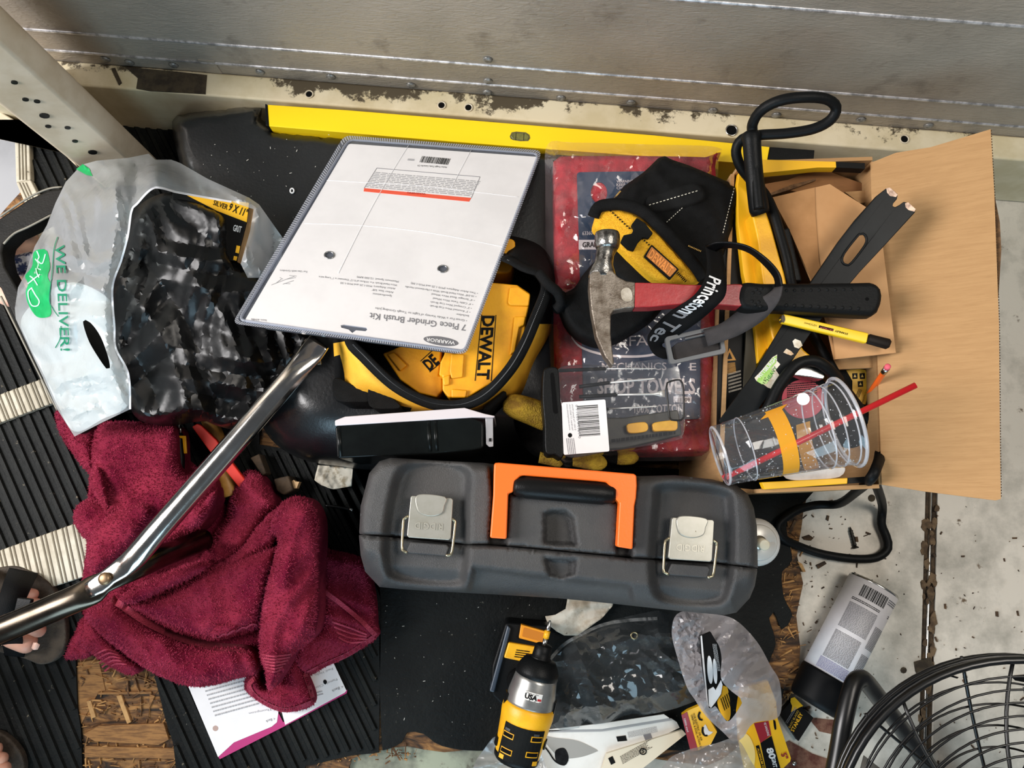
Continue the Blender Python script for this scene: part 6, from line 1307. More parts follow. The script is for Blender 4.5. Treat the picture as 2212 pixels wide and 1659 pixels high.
Vp = np.stack([base_ + sd2 * w_, base_ - sd2 * w_ * .5 + np.cross(sd2, nn_) * w_, base_ - sd2 * w_ * .5 - np.cross(sd2, nn_) * w_, tip], 1).reshape(-1, 3)
ii = np.arange(N_T) * 4; Fp = np.concatenate([np.stack([ii, ii + 1, ii + 3], 1), np.stack([ii + 1, ii + 2, ii + 3], 1), np.stack([ii + 2, ii, ii + 3], 1)])
me = bpy.data.meshes.new('terry_pile'); me.from_pydata(Vp.tolist(), [], Fp.tolist()); me.materials.append(mk('maroon_pile', (160, 54, 80), .9, rgb2=(138, 40, 62), vs=20, spec=.15)); o = bpy.data.objects.new('terry_pile', me); COL.objects.link(o); o.parent = tw.o; o['kind'] = 'stuff'
def twz(q):
    z = np.full(len(q), MZ)
    for o_, zf in LZ:
        k = inside(q, o_)
        if k.any(): z[k] = np.maximum(z[k], zf(q[k]))
    return z
def hem(pts, w, z, name='hem', mat=HEM): stroke(b5(*pts), (8.0 if w > .006 else 5) if name == 'hem' else 1.8, mat, twz, tw, None, name, .0036)
hem([(405, 1085), (470, 1135), (620, 1230), (800, 1308), (960, 1345), (1140, 1362), (1195, 1410)], .0065, [.112, .116, .118, .118, .118, .116, .108])
hem([(1530, 1030), (1640, 1110), (1760, 1210), (1838, 1290)], .005, [.07, .074, .072, .06]); hem([(1838, 1290), (1700, 1385), (1560, 1450), (1450, 1505)], .005, [.058, .055, .053, .05])
hem([(1195, 1420), (1200, 1500), (1150, 1560), (1210, 1640), (1350, 1695), (1500, 1650)], .005, [.10, .095, .085, .066, .062, .055]); hem([(1455, 1500), (1480, 1570), (1505, 1655)], .004, [.066, .066, .056])
for k in range(6): hem([(1212 + k * 6, 1392 + k * 17), (1290, 1402 + k * 17), (1392 - k * 14, 1390 + k * 17)], .0032, [.143 - k * .006, .150 - k * .007, .14 - k * .006], 'woven_stripe')
for k in range(5): hem([(310 + k * 14, 1395 + k * 22), (380 + k * 10, 1365 + k * 20), (440 + k * 12, 1385 + k * 15)], .0028, [.064, .078, .074], 'woven_stripe')
for k in range(5): hem([(930 + k * 52, 1325 - k * 20), (960 + k * 52, 1300 - k * 18), (985 + k * 52, 1305 - k * 18)], .003, [.112, .12, .118], 'woven_stripe')
for k in range(4): hem([(1600 + k * 12, 1215 + k * 28), (1700, 1250 + k * 26), (1790, 1285 + k * 12)], .0028, [.068, .07, .064], 'woven_stripe')

# ------------------------------------------------------------------ printed letters under the towel
pg = Thing('printed_letter', 'white printed letter with a magenta edge under the maroon towel', 'letter', flat(580, 1560, MZ + .005))
MAG = mk('magenta_paper', (176, 40, 110), .6)
pg.slab('magenta_backing', b6((1250, 1290), (1240, 1275), (1330, 1190), (1500, 1110), (1575, 1010), (1610, 1080), (1975, 895), (1972, 915), (1620, 1102)), 0, .0008, MAG)
L1 = pg.slab('page', b6((1070, 875), (1400, 790), (1600, 900), (1575, 1080), (1545, 1105), (1330, 1195), (1240, 1278)), .0006, .0014, WHITECARD); L2_ = pg.slab('page', b6((1560, 860), (1740, 800), (1895, 740), (1970, 900), (1960, 912), (1622, 1095)), .0008, .0016, WHITECARD)
for i in range(8):
    y = 880 + i * 23; pg.lines(1, *b6((1160 + i * 9, y + 8), (1420 + i * 8, y - 62), (1157 + i * 9, y - 6)), .0018, FINEINK, seed=20 + i, fill=.6, parent=L1)
pg.text('Thompson', *b6((1545, 1000), (1415, 1025), (1548, 1012)), .0018, FINEINK, parent=L1); pg.text('< Back', *b6((1562, 1052), (1510, 1070), (1566, 1066)), .0018, GREYINK, parent=L1)
pg.slab('avatar', [(b6((1225, 1115))[0][0] + math.cos(a) * 6, b6((1225, 1115))[0][1] + math.sin(a) * 6) for a in np.linspace(0, 6.28, 14)[:-1]], .0013, .0018, mk('avatar', (176, 150, 140), .6), parent=L1)
pg.text('< Back', *b6((1950, 870), (1885, 898), (1955, 884)), .0020, GREYINK, parent=L2_); pg.text('Fwd: Hello', *b6((1890, 770), (1790, 808), (1896, 782)), .0020, FINEINK, parent=L2_); pg.text('Pamela Close', *b6((1915, 830), (1780, 885), (1921, 842)), .0020, FINEINK, parent=L2_); pg.lines(2, *b6((1700, 960), (1840, 925), (1690, 930)), .0020, FINEINK, seed=33, parent=L2_)
pg.slab('ink_spot', catmull(b6((1838, 845), (1850, 838), (1860, 850), (1852, 865), (1842, 860)), 2, True), .0015, .0021, INK, parent=L2_)

# ------------------------------------------------------------------ impact driver
im = Thing('impact_driver', 'yellow and black cordless impact driver standing on its battery', 'impact driver', flat(1130, 1470, MZ))
ta, tz = im.W(1186, 1350, .215), im.W(1114, 1640, .200); axd = tz - ta; Lx = axd.length
def seg(name, st, mat, n=28): return im.rings(name, [ta + axd * t for t, r in st], [r for t, r in st], mat, n)
seg('bit', [(-.035, .0004), (-.03, .0018), (.02, .0030), (.045, .0031)], STEEL, 6); seg('bit_sleeve', [(.045, .0040), (.10, .0040)], YEL, 12); seg('bit_shank', [(.10, .0033), (.17, .0036)], STEEL, 6)
seg('chuck', [(.145, .009), (.155, .0115), (.20, .0120), (.24, .0125), (.25, .015)], BLACK); seg('front_bumper', [(.245, .013), (.26, .021), (.30, .0255), (.335, .0285), (.375, .029), (.38, .0275)], BLACK)
GC = mk('gearcase_silver', (176, 176, 172), .32, .8, rgb2=(150, 150, 148), vs=30); seg('gear_case', [(.37, .0275), (.40, .0285), (.50, .0315), (.57, .0325), (.60, .0325)], GC)
seg('motor_housing', [(.585, .0330), (.60, .0345), (.66, .0350), (.72, .0335), (.85, .0315), (.95, .0300), (.965, .028)], YEL); seg('end_cap', [(.945, .0295), (.96, .0305), (.99, .0300), (1.01, .0270), (1.02, .018)], BLACK)
im_map = cone_map(ta, .0, tz, .0)
def impatch(name, t0, t1, a0, a1, off, mat, r, parent=None, th=.002): f = cone_map(ta, r, tz, r); V, Fc = patch_geo(f, t0, t1, a0, a1, off - th, off, 4, 12); return im.mesh(name, V, Fc, mat, parent, smooth=False)
pn = impatch('vent_panel', .71, .96, -.85, .85, .0022, BLACKM, .0325)
for (t0, a0, w) in ((.755, -.75, .42), (.775, .38, .4), (.865, -.72, .45), (.885, .30, .42)): v = impatch('vent_rim', t0 - .006, t0 + .034, a0 - .03, a0 + w + .03, .0028, YEL, .0325, pn, .001); impatch('vent_slot', t0, t0 + .026, a0, a0 + w, .0034, HOLE, .0325, pn, .001)
for (t0, a0) in ((.925, -.8), (.93, .55)): impatch('panel_notch', t0, t0 + .03, a0, a0 + .2, .003, YEL, .0325, pn, .001)
for (t0, a0) in ((.73, -.6), (.745, .55)): impatch('screw_boss', t0, t0 + .018, a0, a0 + .22, .0028, mk('boss_grey', (58, 60, 62), .5), .0325, pn, .001)
impatch('side_clip', .52, .60, -1.75, -1.25, .002, BLACK, .0325); impatch('side_clip', .54, .62, 1.2, 1.7, .002, BLACK, .0325); impatch('side_clip', .80, .86, -1.6, -1.2, .002, BLACK, .032); impatch('side_clip', .86, .92, 1.2, 1.6, .002, BLACK, .031)
stk = impatch('sticker', .455, .515, -.38, .38, .0006, mk('sticker_white', (220, 216, 210), .5), .0310, None, .0006)
fm_ = cone_map(ta, .0310, tz, .0310); right2 = fm_(.5, .4).x > fm_(.5, -.4).x; S2 = 1 if right2 else -1
im.text('USA', (0, 0), (1, 0), (0, 1), 0, INK, fmap=lambda u, v: fm_(.505 - .035 * v, S2 * (-.34 + .52 * u), .0012), bold=.04, parent=stk); im.text('Made in the', (0, 0), (1, 0), (0, 1), 0, INK, fmap=lambda u, v: fm_(.468 - .010 * v, S2 * (-.30 + .5 * u), .0012), parent=stk)
impatch('sticker_red', .49, .505, S2 * .20 if S2 > 0 else -.36, S2 * .36 if S2 > 0 else -.20, .0010, RED, .0310, stk, .0003)
im.tube('grip', [(1150, 1530, .19, .022), (1140, 1510, .15, .020), (1132, 1490, .11, .019), (1125, 1470, .075, .021)], .02, BLACK, seg=18, step=5)
bt = im.slab('battery', rnd([(1092, 1344), (1188, 1352), (1182, 1425), (1150, 1520), (1090, 1530), (1060, 1500), (1062, 1440)], 8), 0, .062, BLACK, bevel=.004)
im.slab('battery_shoe', [(1096, 1350), (1104, 1358), (1068, 1496), (1057, 1494)], .01, .068, mk('shoe_blue_grey', (58, 68, 80), .35), bevel=.002)
im.slab('latch_button', rnd(b7((966, 186), (1142, 236), (1122, 326), (950, 280)), 3), .055, .072, mk('button_amber', (232, 150, 24), .45), bevel=.003); im.slab('latch_recess', rnd(b7((984, 206), (1124, 248), (1110, 306), (972, 268)), 3), .0715, .0725, mk('button_dark', (196, 118, 18), .5))
bl_ = im.slab('battery_label', b7((880, 308), (1068, 340), (1062, 420), (965, 440), (848, 414)), .058, .070, YEL, bevel=.002); im.lines(4, *b7((918, 412), (1010, 424), (935, 352)), .0706, INK, seed=5, parent=bl_)

# ------------------------------------------------------------------ clear zip bag, shopping bag, packs, manuals
zb_ = Thing('clear_zip_bag', 'empty clear plastic bag with a grommet in front of the toolbox', 'plastic bag', flat(1340, 1440, MZ))
zo = catmull([(1187, 1426), (1215, 1395), (1247, 1375), (1301, 1347), (1358, 1331), (1431, 1318), (1470, 1326), (1500, 1400), (1522, 1492), (1472, 1526), (1380, 1548), (1295, 1564), (1184, 1578), (1192, 1524), (1200, 1460)], 9, True)
ZBF = film('zip_film', (222, 226, 228), .07, .12, ior=1.5, bump=.2, bs=20, hazecol=(170, 176, 178))
zbz = lambda q: .085 - .05 * np.clip(1 - dist(q, zo) / 40, 0, 1) + crumple(q, 130, .030, 90, 2) + crumple(q, 50, .012, 91, 3)
zb_.surf('film', zo, zbz, 8, ZBF, jitter=.4, angle=22)
stroke([(1187, 1426), (1215, 1395), (1247, 1375), (1301, 1350), (1358, 1340), (1420, 1336)], 3.5, film('zip_band', (200, 204, 204), .25, .12), zbz, zb_, name='zip_strip')
gz = float(zbz(np.array([[1370., 1373.]]))[0]); pts = [zb_.W(1370 + math.cos(a) * 7, 1373 + math.sin(a) * 7, gz + .002) for a in np.linspace(0, 6.28, 18)[:-1]]; V, Fc = sweep(pts, .0014, 8, True); zb_.mesh('grommet', V, Fc, mk('grommet_brass', (150, 140, 110), .3, .9), smooth=True)
gb_ = Thing('grey_shopping_bag', 'thin grey plastic bag holding packs, heaped in front of the toolbox', 'shopping bag', flat(1560, 1450, MZ))
GBF = film('grey_bag_film', (206, 204, 206), .58, .18, ior=1.4, bump=.6, bs=18, trans=.35, hazecol=(206, 200, 202))
gho = catmull(c3((615, 350), (700, 330), (790, 420), (825, 560), (820, 760), (900, 870), (1010, 960), (1030, 1010), (900, 1190), (830, 1130), (760, 1040), (700, 1060), (650, 800), (620, 560)), 6, True)
gbo_ = catmull([(1470, 1322), (1547, 1327), (1591, 1341), (1635, 1386), (1664, 1437), (1685, 1477), (1683, 1547), (1628, 1562), (1606, 1592), (1585, 1602), (1560, 1580), (1525, 1547), (1500, 1510), (1484, 1485), (1466, 1430), (1451, 1364)], 8, True)
gctrl = [(1480, 1340, .13), (1560, 1340, .13), (1640, 1420, .12), (1680, 1520, .09), (1600, 1580, .10), (1530, 1540, .12), (1480, 1450, .13), (1560, 1450, .17), (1620, 1480, .16)]
_gb = rbf(gctrl); gbz = lambda q: _gb(q) + (crumple(q, 90, .034, 95, 2) + crumple(q, 40, .014, 96, 2) + crumple(q * np.array([1.8, .35]), 16, .016, 97, 2) * sstep(-q[:, 0], -1545, -1500)) * np.clip(dist(q, gbo_) / 14, .15, 1)
gb_.surf('film', gbo_, gbz, 5.5, GBF, holes=[gho], jitter=.35, angle=22)
gb2 = catmull([(1400, 1740), (1436, 1650), (1480, 1622), (1545, 1606), (1590, 1596), (1620, 1640), (1660, 1740)], 9, True)
_g2 = rbf([(1440, 1650, .05), (1540, 1610, .10), (1600, 1600, .10), (1560, 1700, .11), (1640, 1720, .08)]); g2z = lambda q: _g2(q) + crumple(q, 60, .014, 98, 3) + crumple(q, 26, .006, 99, 2)
gb_.surf('lower_film', gb2, g2z, 7, film('grey_bag_film2', (214, 212, 210), .42, .18, trans=.35, hazecol=(190, 184, 180)), jitter=.35)
gb3 = catmull([(1010, 1760), (1022, 1660), (1046, 1618), (1072, 1590), (1110, 1600), (1170, 1630), (1180, 1760)], 9, True)
lb = Thing('grey_bag_scrap', 'corner of a pale plastic bag beneath the impact driver', 'plastic bag', flat(1080, 1660, MZ))
lb.surf('film', gb3, lambda q: .05 + crumple(q, 50, .016, 105, 3), 7, film('pale_bag_film', (212, 214, 214), .5, .2, trans=.3, hazecol=(196, 196, 196)), jitter=.35)
# glove pack with white ovals in the grey bag
cdp = Thing('carded_pack', 'black folded card pack with two white ovals inside the grey bag', 'package', plane3(P(1531, 1532, .12), P(1562, 1500, .12), P(1514, 1374, .15)))
cdp.slab('card', c3((618, 342), (650, 335), (720, 305), (780, 410), (822, 470), (815, 760), (740, 840), (700, 1065), (665, 900), (640, 600)), -.004, 0, PRB); cdp.slab('card_edge', c3((618, 342), (630, 338), (690, 1010), (700, 1068), (684, 1030), (640, 640)), 0, .001, WHITECARD)
for cx, cy, rx, ry in ((712, 680, 26, 140), (762, 695, 19, 125)): cdp.slab('white_oval', [c3((cx + math.cos(a) * rx + math.sin(a) * 8, cy + math.sin(a) * ry))[0] for a in np.linspace(0, 6.28, 24)[:-1]], 0, .0012, WHITEINK)
cdp.lines(4, *c3((815, 690), (775, 420), (770, 690)), .0008, WHITEINK, seed=3, fill=.3); cdp.slab('white_base', c3((695, 880), (745, 850), (768, 885), (822, 785), (835, 830), (820, 920), (760, 1010), (720, 1060), (700, 1040)), 0, .0010, WHITEINK)
yc = Thing('sanding_disc_pack', 'yellow card corner with small print showing through the tear in the grey bag', 'package', flat(1570, 1520, .09))
yk = yc.slab('card', catmull(c3((845, 840), (880, 850), (905, 960), (915, 1130), (885, 1190), (820, 1110), (790, 1000), (830, 930)), 5, True), 0, .004, PRY); yc.lines(5, *c3((810, 970), (850, 1090), (905, 900)), .0044, INK, seed=6, parent=yk)
RDK = mk('pack_red', (150, 26, 40), .5)
def pack(name, label, M): return Thing(name, label, 'package', M, group='sanding disc packs by the grey bag')
p1 = pack('sanding_disc_pack', 'yellow and red sanding disc pack left of the grey bag', plane3(P(1493, 1622, .045), P(1560, 1600, .06), P(1470, 1545, .06)))
n3 = 1 if (p1.M.to_3x3() @ Vector((0, 0, 1))).z > 0 else -1
p1.slab('card', c3((425, 1130), (480, 1090), (620, 1030), (780, 1300), (720, 1420), (600, 1480), (515, 1490)), -.006 * n3, 0, PRY); p1.slab('red_band', c3((425, 1132), (482, 1100), (590, 1478), (515, 1490)), 0, .0008 * n3, RDK)
p1.text('Item 60001', *c3((482, 1300), (448, 1168), (500, 1295)), .0014 * n3, WHITEINK)
p1.text('FOR ELECTRIC OR AIR', *c3((538, 1120), (618, 1390), (556, 1114)), .0012 * n3, INK, bold=.01); p1.text('ORBITAL & DUAL ACTION SA', *c3((516, 1132), (612, 1470), (534, 1126)), .0012 * n3, INK, bold=.01)
for q in (((610, 1100), (595, 1140), (610, 1175), (635, 1180)), ((640, 1250), (635, 1300), (660, 1335), (685, 1335))): 
    a = catmull(c3(*q), 3); V, Fc = sweep([p1.pl(x, y, .0014 * n3) for x, y in a], [(.0016, .0004)] * len(a), 6); p1.mesh('letter_outline', V, Fc, INK)
p1.slab('big_letter', catmull(c3((645, 1245), (665, 1225), (700, 1290), (740, 1300), (700, 1330), (660, 1325)), 4, True), 0, .0010 * n3, WHITEINK)
p2 = pack('sanding_disc_pack', 'yellow sanding disc pack marked eighty grit at the bottom edge', plane3(P(1630, 1700, .03), P(1705, 1650, .03), P(1600, 1570, .05)))
n4 = 1 if (p2.M.to_3x3() @ Vector((0, 0, 1))).z > 0 else -1
p2.slab('card', c3((1000, 1400), (985, 1100), (1020, 860), (1290, 790), (1370, 1000), (1385, 1170), (1400, 1210), (1518, 1560), (1510, 1595), (1380, 1720), (1150, 1800)), -.006 * n4, 0, PRY)
p2.slab('sanding_disc', catmull(c3((1000, 1400), (1050, 1320), (1100, 1340), (1150, 1450), (1160, 1570), (1130, 1720), (1080, 1760)), 5, True), 0, .0010 * n4, mk('disc_cream', (246, 216, 130), .7)); p2.slab('red_band', c3((1150, 1215), (1295, 1190), (1322, 1330), (1215, 1410)), 0, .0008 * n4, RDK); p2.slab('black_band', c3((1215, 1412), (1325, 1340), (1420, 1690), (1290, 1760)), 0, .0008 * n4, PRB); p2.slab('black_strip', c3((1168, 1440), (1200, 1432), (1270, 1700), (1240, 1720)), 0, .0008 * n4, PRB)
p2.text('80', *c3((1270, 1465), (1310, 1575), (1332, 1450)), .0013 * n4, WHITEINK, bold=.04); p2.text('GRIT', *c3((1322, 1560), (1345, 1660), (1358, 1550)), .0013 * n4, WHITEINK, bold=.03); p2.text('5"', *c3((1418, 1520), (1440, 1580), (1468, 1500)), .0013 * n4, RDK, bold=.03); p2.text('ALUMINUM OXIDE', *c3((1180, 1465), (1250, 1720), (1200, 1460)), .0013 * n4, PRY, bold=.01); p2.text('VE SANDING', *c3((1245, 1205), (1285, 1340), (1268, 1200)), .0013 * n4, WHITEINK)
p2.slab('hang_hole', catmull(c3((1345, 1180), (1362, 1190), (1372, 1270), (1360, 1280), (1350, 1240)), 3, True), 0, .0012 * n4, HOLE)
mn = Thing('instruction_manual', 'white folded instruction manuals under the clear plastic bag', 'manual', flat(1320, 1600, MZ))
PAP = mk('manual_paper', (224, 222, 216), .6, rgb2=(212, 208, 200), vs=10)
m1 = mn.slab('page', [(1170, 1590), (1190, 1580), (1300, 1578), (1450, 1552), (1462, 1560), (1468, 1572), (1420, 1595), (1330, 1640), (1290, 1740), (1130, 1740), (1150, 1640)], .01, .014, PAP); m2 = mn.slab('page', [(1310, 1628), (1474, 1577), (1482, 1586), (1350, 1690), (1290, 1740), (1300, 1660)], .014, .020, mk('manual_cream', (222, 210, 186), .6))
mn.lines(6, *b7((1700, 960), (1900, 920), (1690, 920)), .0145, FINEINK, seed=41, parent=m1); mn.slab('photo_box', b7((1615, 952), (1680, 944), (1690, 980), (1625, 986)), .014, .0146, INK, parent=m1); mn.slab('grey_box', b7((1800, 940), (1850, 930), (1870, 985), (1820, 992)), .014, .0146, GREYINK, parent=m1)
gd = mk('print_grey', (150, 148, 142), .6)
mn.slab('product_drawing', catmull(b7((1110, 950), (1200, 960), (1350, 980), (1480, 1040), (1490, 1050), (1380, 1090), (1250, 1100), (1180, 1050)), 5, True), .014, .0146, gd, parent=m1); mn.slab('product_shadow', catmull(b7((1200, 1050), (1260, 1030), (1290, 1090), (1270, 1140), (1210, 1130)), 4, True), .0144, .015, DKSTEEL, parent=m1)
a = catmull(b7((1100, 990), (1150, 1050), (1200, 1120), (1260, 1145), (1285, 1110)), 4); V, Fc = sweep([mn.pl(x, y, .0150) for x, y in a], [(.0012, .0003)] * len(a), 6); mn.mesh('drawn_cable', V, Fc, INK, m1)
mn.lines(7, *b7((1660, 1140), (1890, 1010), (1640, 1085)), .0206, INK, seed=44, fill=.4, parent=m2, short=.3); cc = b7((1798, 1053))[0]; pts = [mn.pl(cc[0] + math.cos(a) * 7, cc[1] + math.sin(a) * 6.5, .0208) for a in np.linspace(0, 6.28, 20)[:-1]]; V, Fc = sweep(pts, .0009, 6, True); mn.mesh('warning_ring', V, Fc, INK, m2); mn.text('S', (cc[0] - 3, cc[1] + 4), (cc[0] + 3, cc[1] + 3), (cc[0] - 3, cc[1] - 4), .0206, INK, parent=m2, bold=.02)
mn.slab('corner_mark', b7((1560, 1100), (1590, 1085), (1610, 1130), (1580, 1145)), .02, .0206, INK, parent=m2)
for i, (dx_, dy_) in enumerate(((0, 0), (-6, -5))): mn.slab('page', [(1180 + dx_, 1582 + dy_), (1300, 1568 + dy_), (1440 + dx_, 1548 + dy_), (1452 + dx_, 1556 + dy_), (1300, 1580 + dy_)], .016 + i * .004, .0185 + i * .004, PAP if i else mk('manual_grey', (150, 150, 150), .6))

# ------------------------------------------------------------------ floor fan
fn = Thing('floor_fan', 'black wire floor fan with tubular stand in the bottom right corner', 'fan', flat(2215, 1835, 0))
FANB = mk('fan_black', (20, 20, 21), .32, spec=.6); FC = P(2232, 1850, .30); FL = fn.I @ FC; RX = .225
fm2 = Matrix.Rotation(math.radians(-6), 3, 'Y') @ Matrix.Rotation(math.radians(4), 3, 'X')
def fpt(r, a, h): return FL + fm2 @ Vector((r * math.cos(a), r * math.sin(a), h))
def fring(name, r, h, w, n=64): V, Fc = sweep([fpt(r, a, h) for a in np.linspace(0, 2 * math.pi, n + 1)[:-1]], w, 6, True); fn.mesh(name, V, Fc, FANB, smooth=True)
fring('guard_rim', RX, .0, (.005, .008), 72); fring('guard_rim', RX, -.018, .003, 72); fring('guard_rim', RX * .985, -.036, .003, 72)
for k in range(11):
    r = RX * (.30 + .062 * k); hgt = .035 * (1 - (r / RX) ** 2)
    fring('front_wire', r, hgt, .0014); 
    if k % 2 == 0: fring('back_wire', r * 1.0 + .004, -.075 + .03 * (r / RX) ** 2, .0014)
for k in range(10):
    a = k * 2 * math.pi / 10 + .35
    V, Fc = sweep([fpt(r * RX, a + (1 - r) * .5, .035 * (1 - r * r) - .001) for r in np.linspace(.26, 1, 10)], .0022, 6); fn.mesh('guard_spoke', V, Fc, FANB, smooth=True)
    V, Fc = sweep([fpt(r * RX, a + .2, -.075 + .04 * r ** 2) for r in np.linspace(.2, 1, 8)], .0022, 6); fn.mesh('back_spoke', V, Fc, FANB, smooth=True)
V, Fc = sweep([fpt(0, 0, h) for h in (-.10, -.095, .028, .036, .040)], [.05, .055, .062, .058, .03], 32); fn.mesh('motor_hub', V, Fc, FANB, smooth=True)
for k in range(3):                                   # blades at rest
    a0 = k * 2.094 + 1.05; V = []
    for r in np.linspace(.06, .19, 7):
        for t in np.linspace(-.5, .5, 7): V.append(fpt(r, a0 + t * (.55 + r * 2.2), -.035 + t * .045))
    Fc = [[i * 7 + j, i * 7 + j + 1, (i + 1) * 7 + j + 1, (i + 1) * 7 + j] for i in range(6) for j in range(6)]; fn.mesh('fan_blade', V, Fc, mk('blade_grey', (150, 150, 148), .35, .6), smooth=True, thick=.0015)
fn.tube('stand_leg', [(1792, 1720, .16), (1808, 1640, .16), (1822, 1560, .16), (1836, 1500, .155), (1846, 1474, .15), (1856, 1466, .145), (1866, 1468, .14), (1885, 1490, .125), (1930, 1550, .09), (1985, 1625, .05), (2040, 1700, .02)], .0125, FANB, seg=14, step=5)
fn.tube('stand_leg', [(2040, 1700, .02), (2150, 1850, .016), (2300, 1990, .016)], .0125, FANB, seg=14); fn.tube('stand_leg', [(1792, 1720, .16), (1800, 1800, .20), (1850, 1860, .27)], .0125, FANB, seg=14)
V, Fc = sweep([fn.W(1850, 1860, .27), FL + Vector((-RX, 0, 0))], .01, 10); fn.mesh('pivot_arm', V, Fc, FANB)
fn.slab('foot_clip', c4((850, 262), (880, 262), (960, 358), (945, 372), (860, 300)), .12, .14, FANB, bevel=.003)

# ------------------------------------------------------------------ screws, chips and crumbs on the floor
sw1 = Thing('loose_screw', 'dark drywall screw lying on the metal floor inside the cord loop', 'screw', flat(1843, 1160, 0))
A_, B_ = sw1.W(1836, 1138, .004), sw1.W(1848, 1184, .004); dd = B_ - A_; nn = 14
sw1.rings('thread', [A_ + dd * (k / nn) * .9 for k in range(nn + 1)], [.0006 + .0022 * min(1, k / 3) * (1.25 if k % 2 else .8) for k in range(nn + 1)], mk('screw_black', (46, 42, 36), .45, .6), 10); sw1.rings('head', [A_ + dd * .9, A_ + dd * .97, B_], [.0024, .0055, .0055], MATS['screw_black'], 12)
ws = Thing('washer', 'tiny white washer lying on the black vinyl hump', 'washer', flat(631, 412, HZ)); pts = [ws.W(631 + math.cos(a) * 4, 412 + math.sin(a) * 5, HZ + .002) for a in np.linspace(0, 6.28, 14)[:-1]]; V, Fc = sweep(pts, .0012, 8, True); ws.mesh('ring', V, Fc, WHITEINK, smooth=True)
rv = Thing('loose_rivet', 'small bright rivet on the rusty floor beside the yellow pack', 'rivet', flat(1715, 1648, 0)); pv = Vector((0, 0, 0)); V, Fc = sweep([pv, pv + Vector((0, 0, .002)), pv + Vector((0, 0, .004))], [.0042, .004, .002], 14); rv.mesh('rivet_head', V, Fc, STEEL, smooth=True)
chips = Thing('floor_crumbs', 'dark dirt crumbs and wood chips scattered over the metal floor', 'debris', flat(1900, 1300, 0), kind='stuff')
V, Fc = [], []
rr = random.Random(11)
for k in range(210):
    x = rr.choice([rr.uniform(1735, 2212), rr.uniform(1735, 1860)]); y = rr.uniform(1080, 1650)
    if x > 2110 and y < 1085: continue
    c = chips.W(x, y, .0); L_ = rr.choice([2, 2, 3, 3, 4, 5, 7, 11]) / 1300; w = L_ * rr.uniform(.15, .6); a = rr.uniform(0, 3.14); n = len(V); h = rr.uniform(.0008, .003)
    ux, uy = Vector((math.cos(a), math.sin(a), 0)) * L_ / 2, Vector((-math.sin(a), math.cos(a), 0)) * w / 2
    V += [c - ux - uy, c + ux - uy * .6, c + ux * .9 + uy, c - ux * .8 + uy * .7]; V += [v * 1.0 + Vector((0, 0, h)) for v in V[-4:]]
    Fc += [[n + i for i in f] for f in ((4, 5, 6, 7), (0, 1, 5, 4), (1, 2, 6, 5), (2, 3, 7, 6), (3, 0, 4, 7))]
chips.mesh('crumbs', V, Fc, mk('crumb', (52, 40, 30), .9, rgb2=(96, 72, 48), vs=30), kind='stuff')
lint = Thing('mat_lint', 'pale lint specks scattered over the black mats and hump', 'debris', flat(900, 1400, 0), kind='stuff'); V, Fc = [], []
for k in range(80):
    if k % 2: x, y, z = rr.uniform(830, 1180), rr.uniform(1300, 1590), MZ
    else: x, y, z = rr.uniform(430, 720), rr.uniform(290, 470), HZ + .0015
    c = lint.W(x, y, z + .0005); L_ = rr.choice([1, 1.5, 2.5, 5]) / 1350; a = rr.uniform(0, 3.14); n = len(V); ux = Vector((math.cos(a), math.sin(a), 0)) * L_ / 2; uy = Vector((-math.sin(a), math.cos(a), 0)) * .0004
    V += [c - ux - uy, c + ux - uy, c + ux + uy, c - ux + uy]; Fc.append([n, n + 1, n + 2, n + 3])
lint.mesh('lint', V, Fc, mk('lint', (190, 188, 180), .9), kind='stuff')
for i, (pts, lab) in enumerate((([(1722, 1212), (1733, 1218), (1741, 1235), (1735, 1236), (1728, 1224)], 'thin tan splinter beside the mat edge below the cord loop'), ([(1763, 1221), (1782, 1212), (1786, 1218), (1768, 1229)], 'dark wood chip just below the cord loop'), ([(1702, 1150), (1716, 1122), (1721, 1126), (1708, 1154)], 'dark splinter at the left inside the cord loop'), ([(1733, 1160), (1748, 1155), (1758, 1162), (1752, 1168), (1738, 1166)], 'flat dark chip left of the loose screw'))):
    t = Thing('wood_chip', lab, 'chip', flat(*pts[0], 0), group='wood chips on the floor'); t.slab('chip', pts, 0, .012 if i in (0, 2) else .003, WOODL if i == 0 else MATS['crumb'], bevel=.0005)

# ------------------------------------------------------------------ seated person at the left, foot in a sandal
SKIN = mk('skin', (214, 160, 136), .5, rgb2=(202, 144, 122), vs=14, sub=.15, bump=.08, bs=160); SHORT = mk('shorts_grey', (60, 62, 70), .85); SHIRT = mk('shirt_grey', (120, 124, 128), .9); HAIR = mk('hair_brown', (60, 42, 30), .8)
pe = Thing('person', 'person seated beyond the left edge with one foot in a black sandal', 'person', Matrix.Translation(Vector((-1.35, -.42, 0))))
J, E, R_ = [], [], []
def jv(p, r, par=None):
    J.append(pe.I @ Vector(p)); R_.append(r if isinstance(r, tuple) else (r, r)); i = len(J) - 1
    if par is not None: E.append((par, i))
    return i
pel = jv((-1.42, -.40, .50), (.13, .11)); sp1 = jv((-1.45, -.40, .72), (.14, .11), pel); sp2 = jv((-1.42, -.40, .95), (.15, .11), sp1); nk_ = jv((-1.39, -.40, 1.07), .055, sp2); hd1 = jv((-1.36, -.40, 1.18), (.075, .085), nk_); hd2 = jv((-1.36, -.40, 1.28), (.07, .08), hd1)
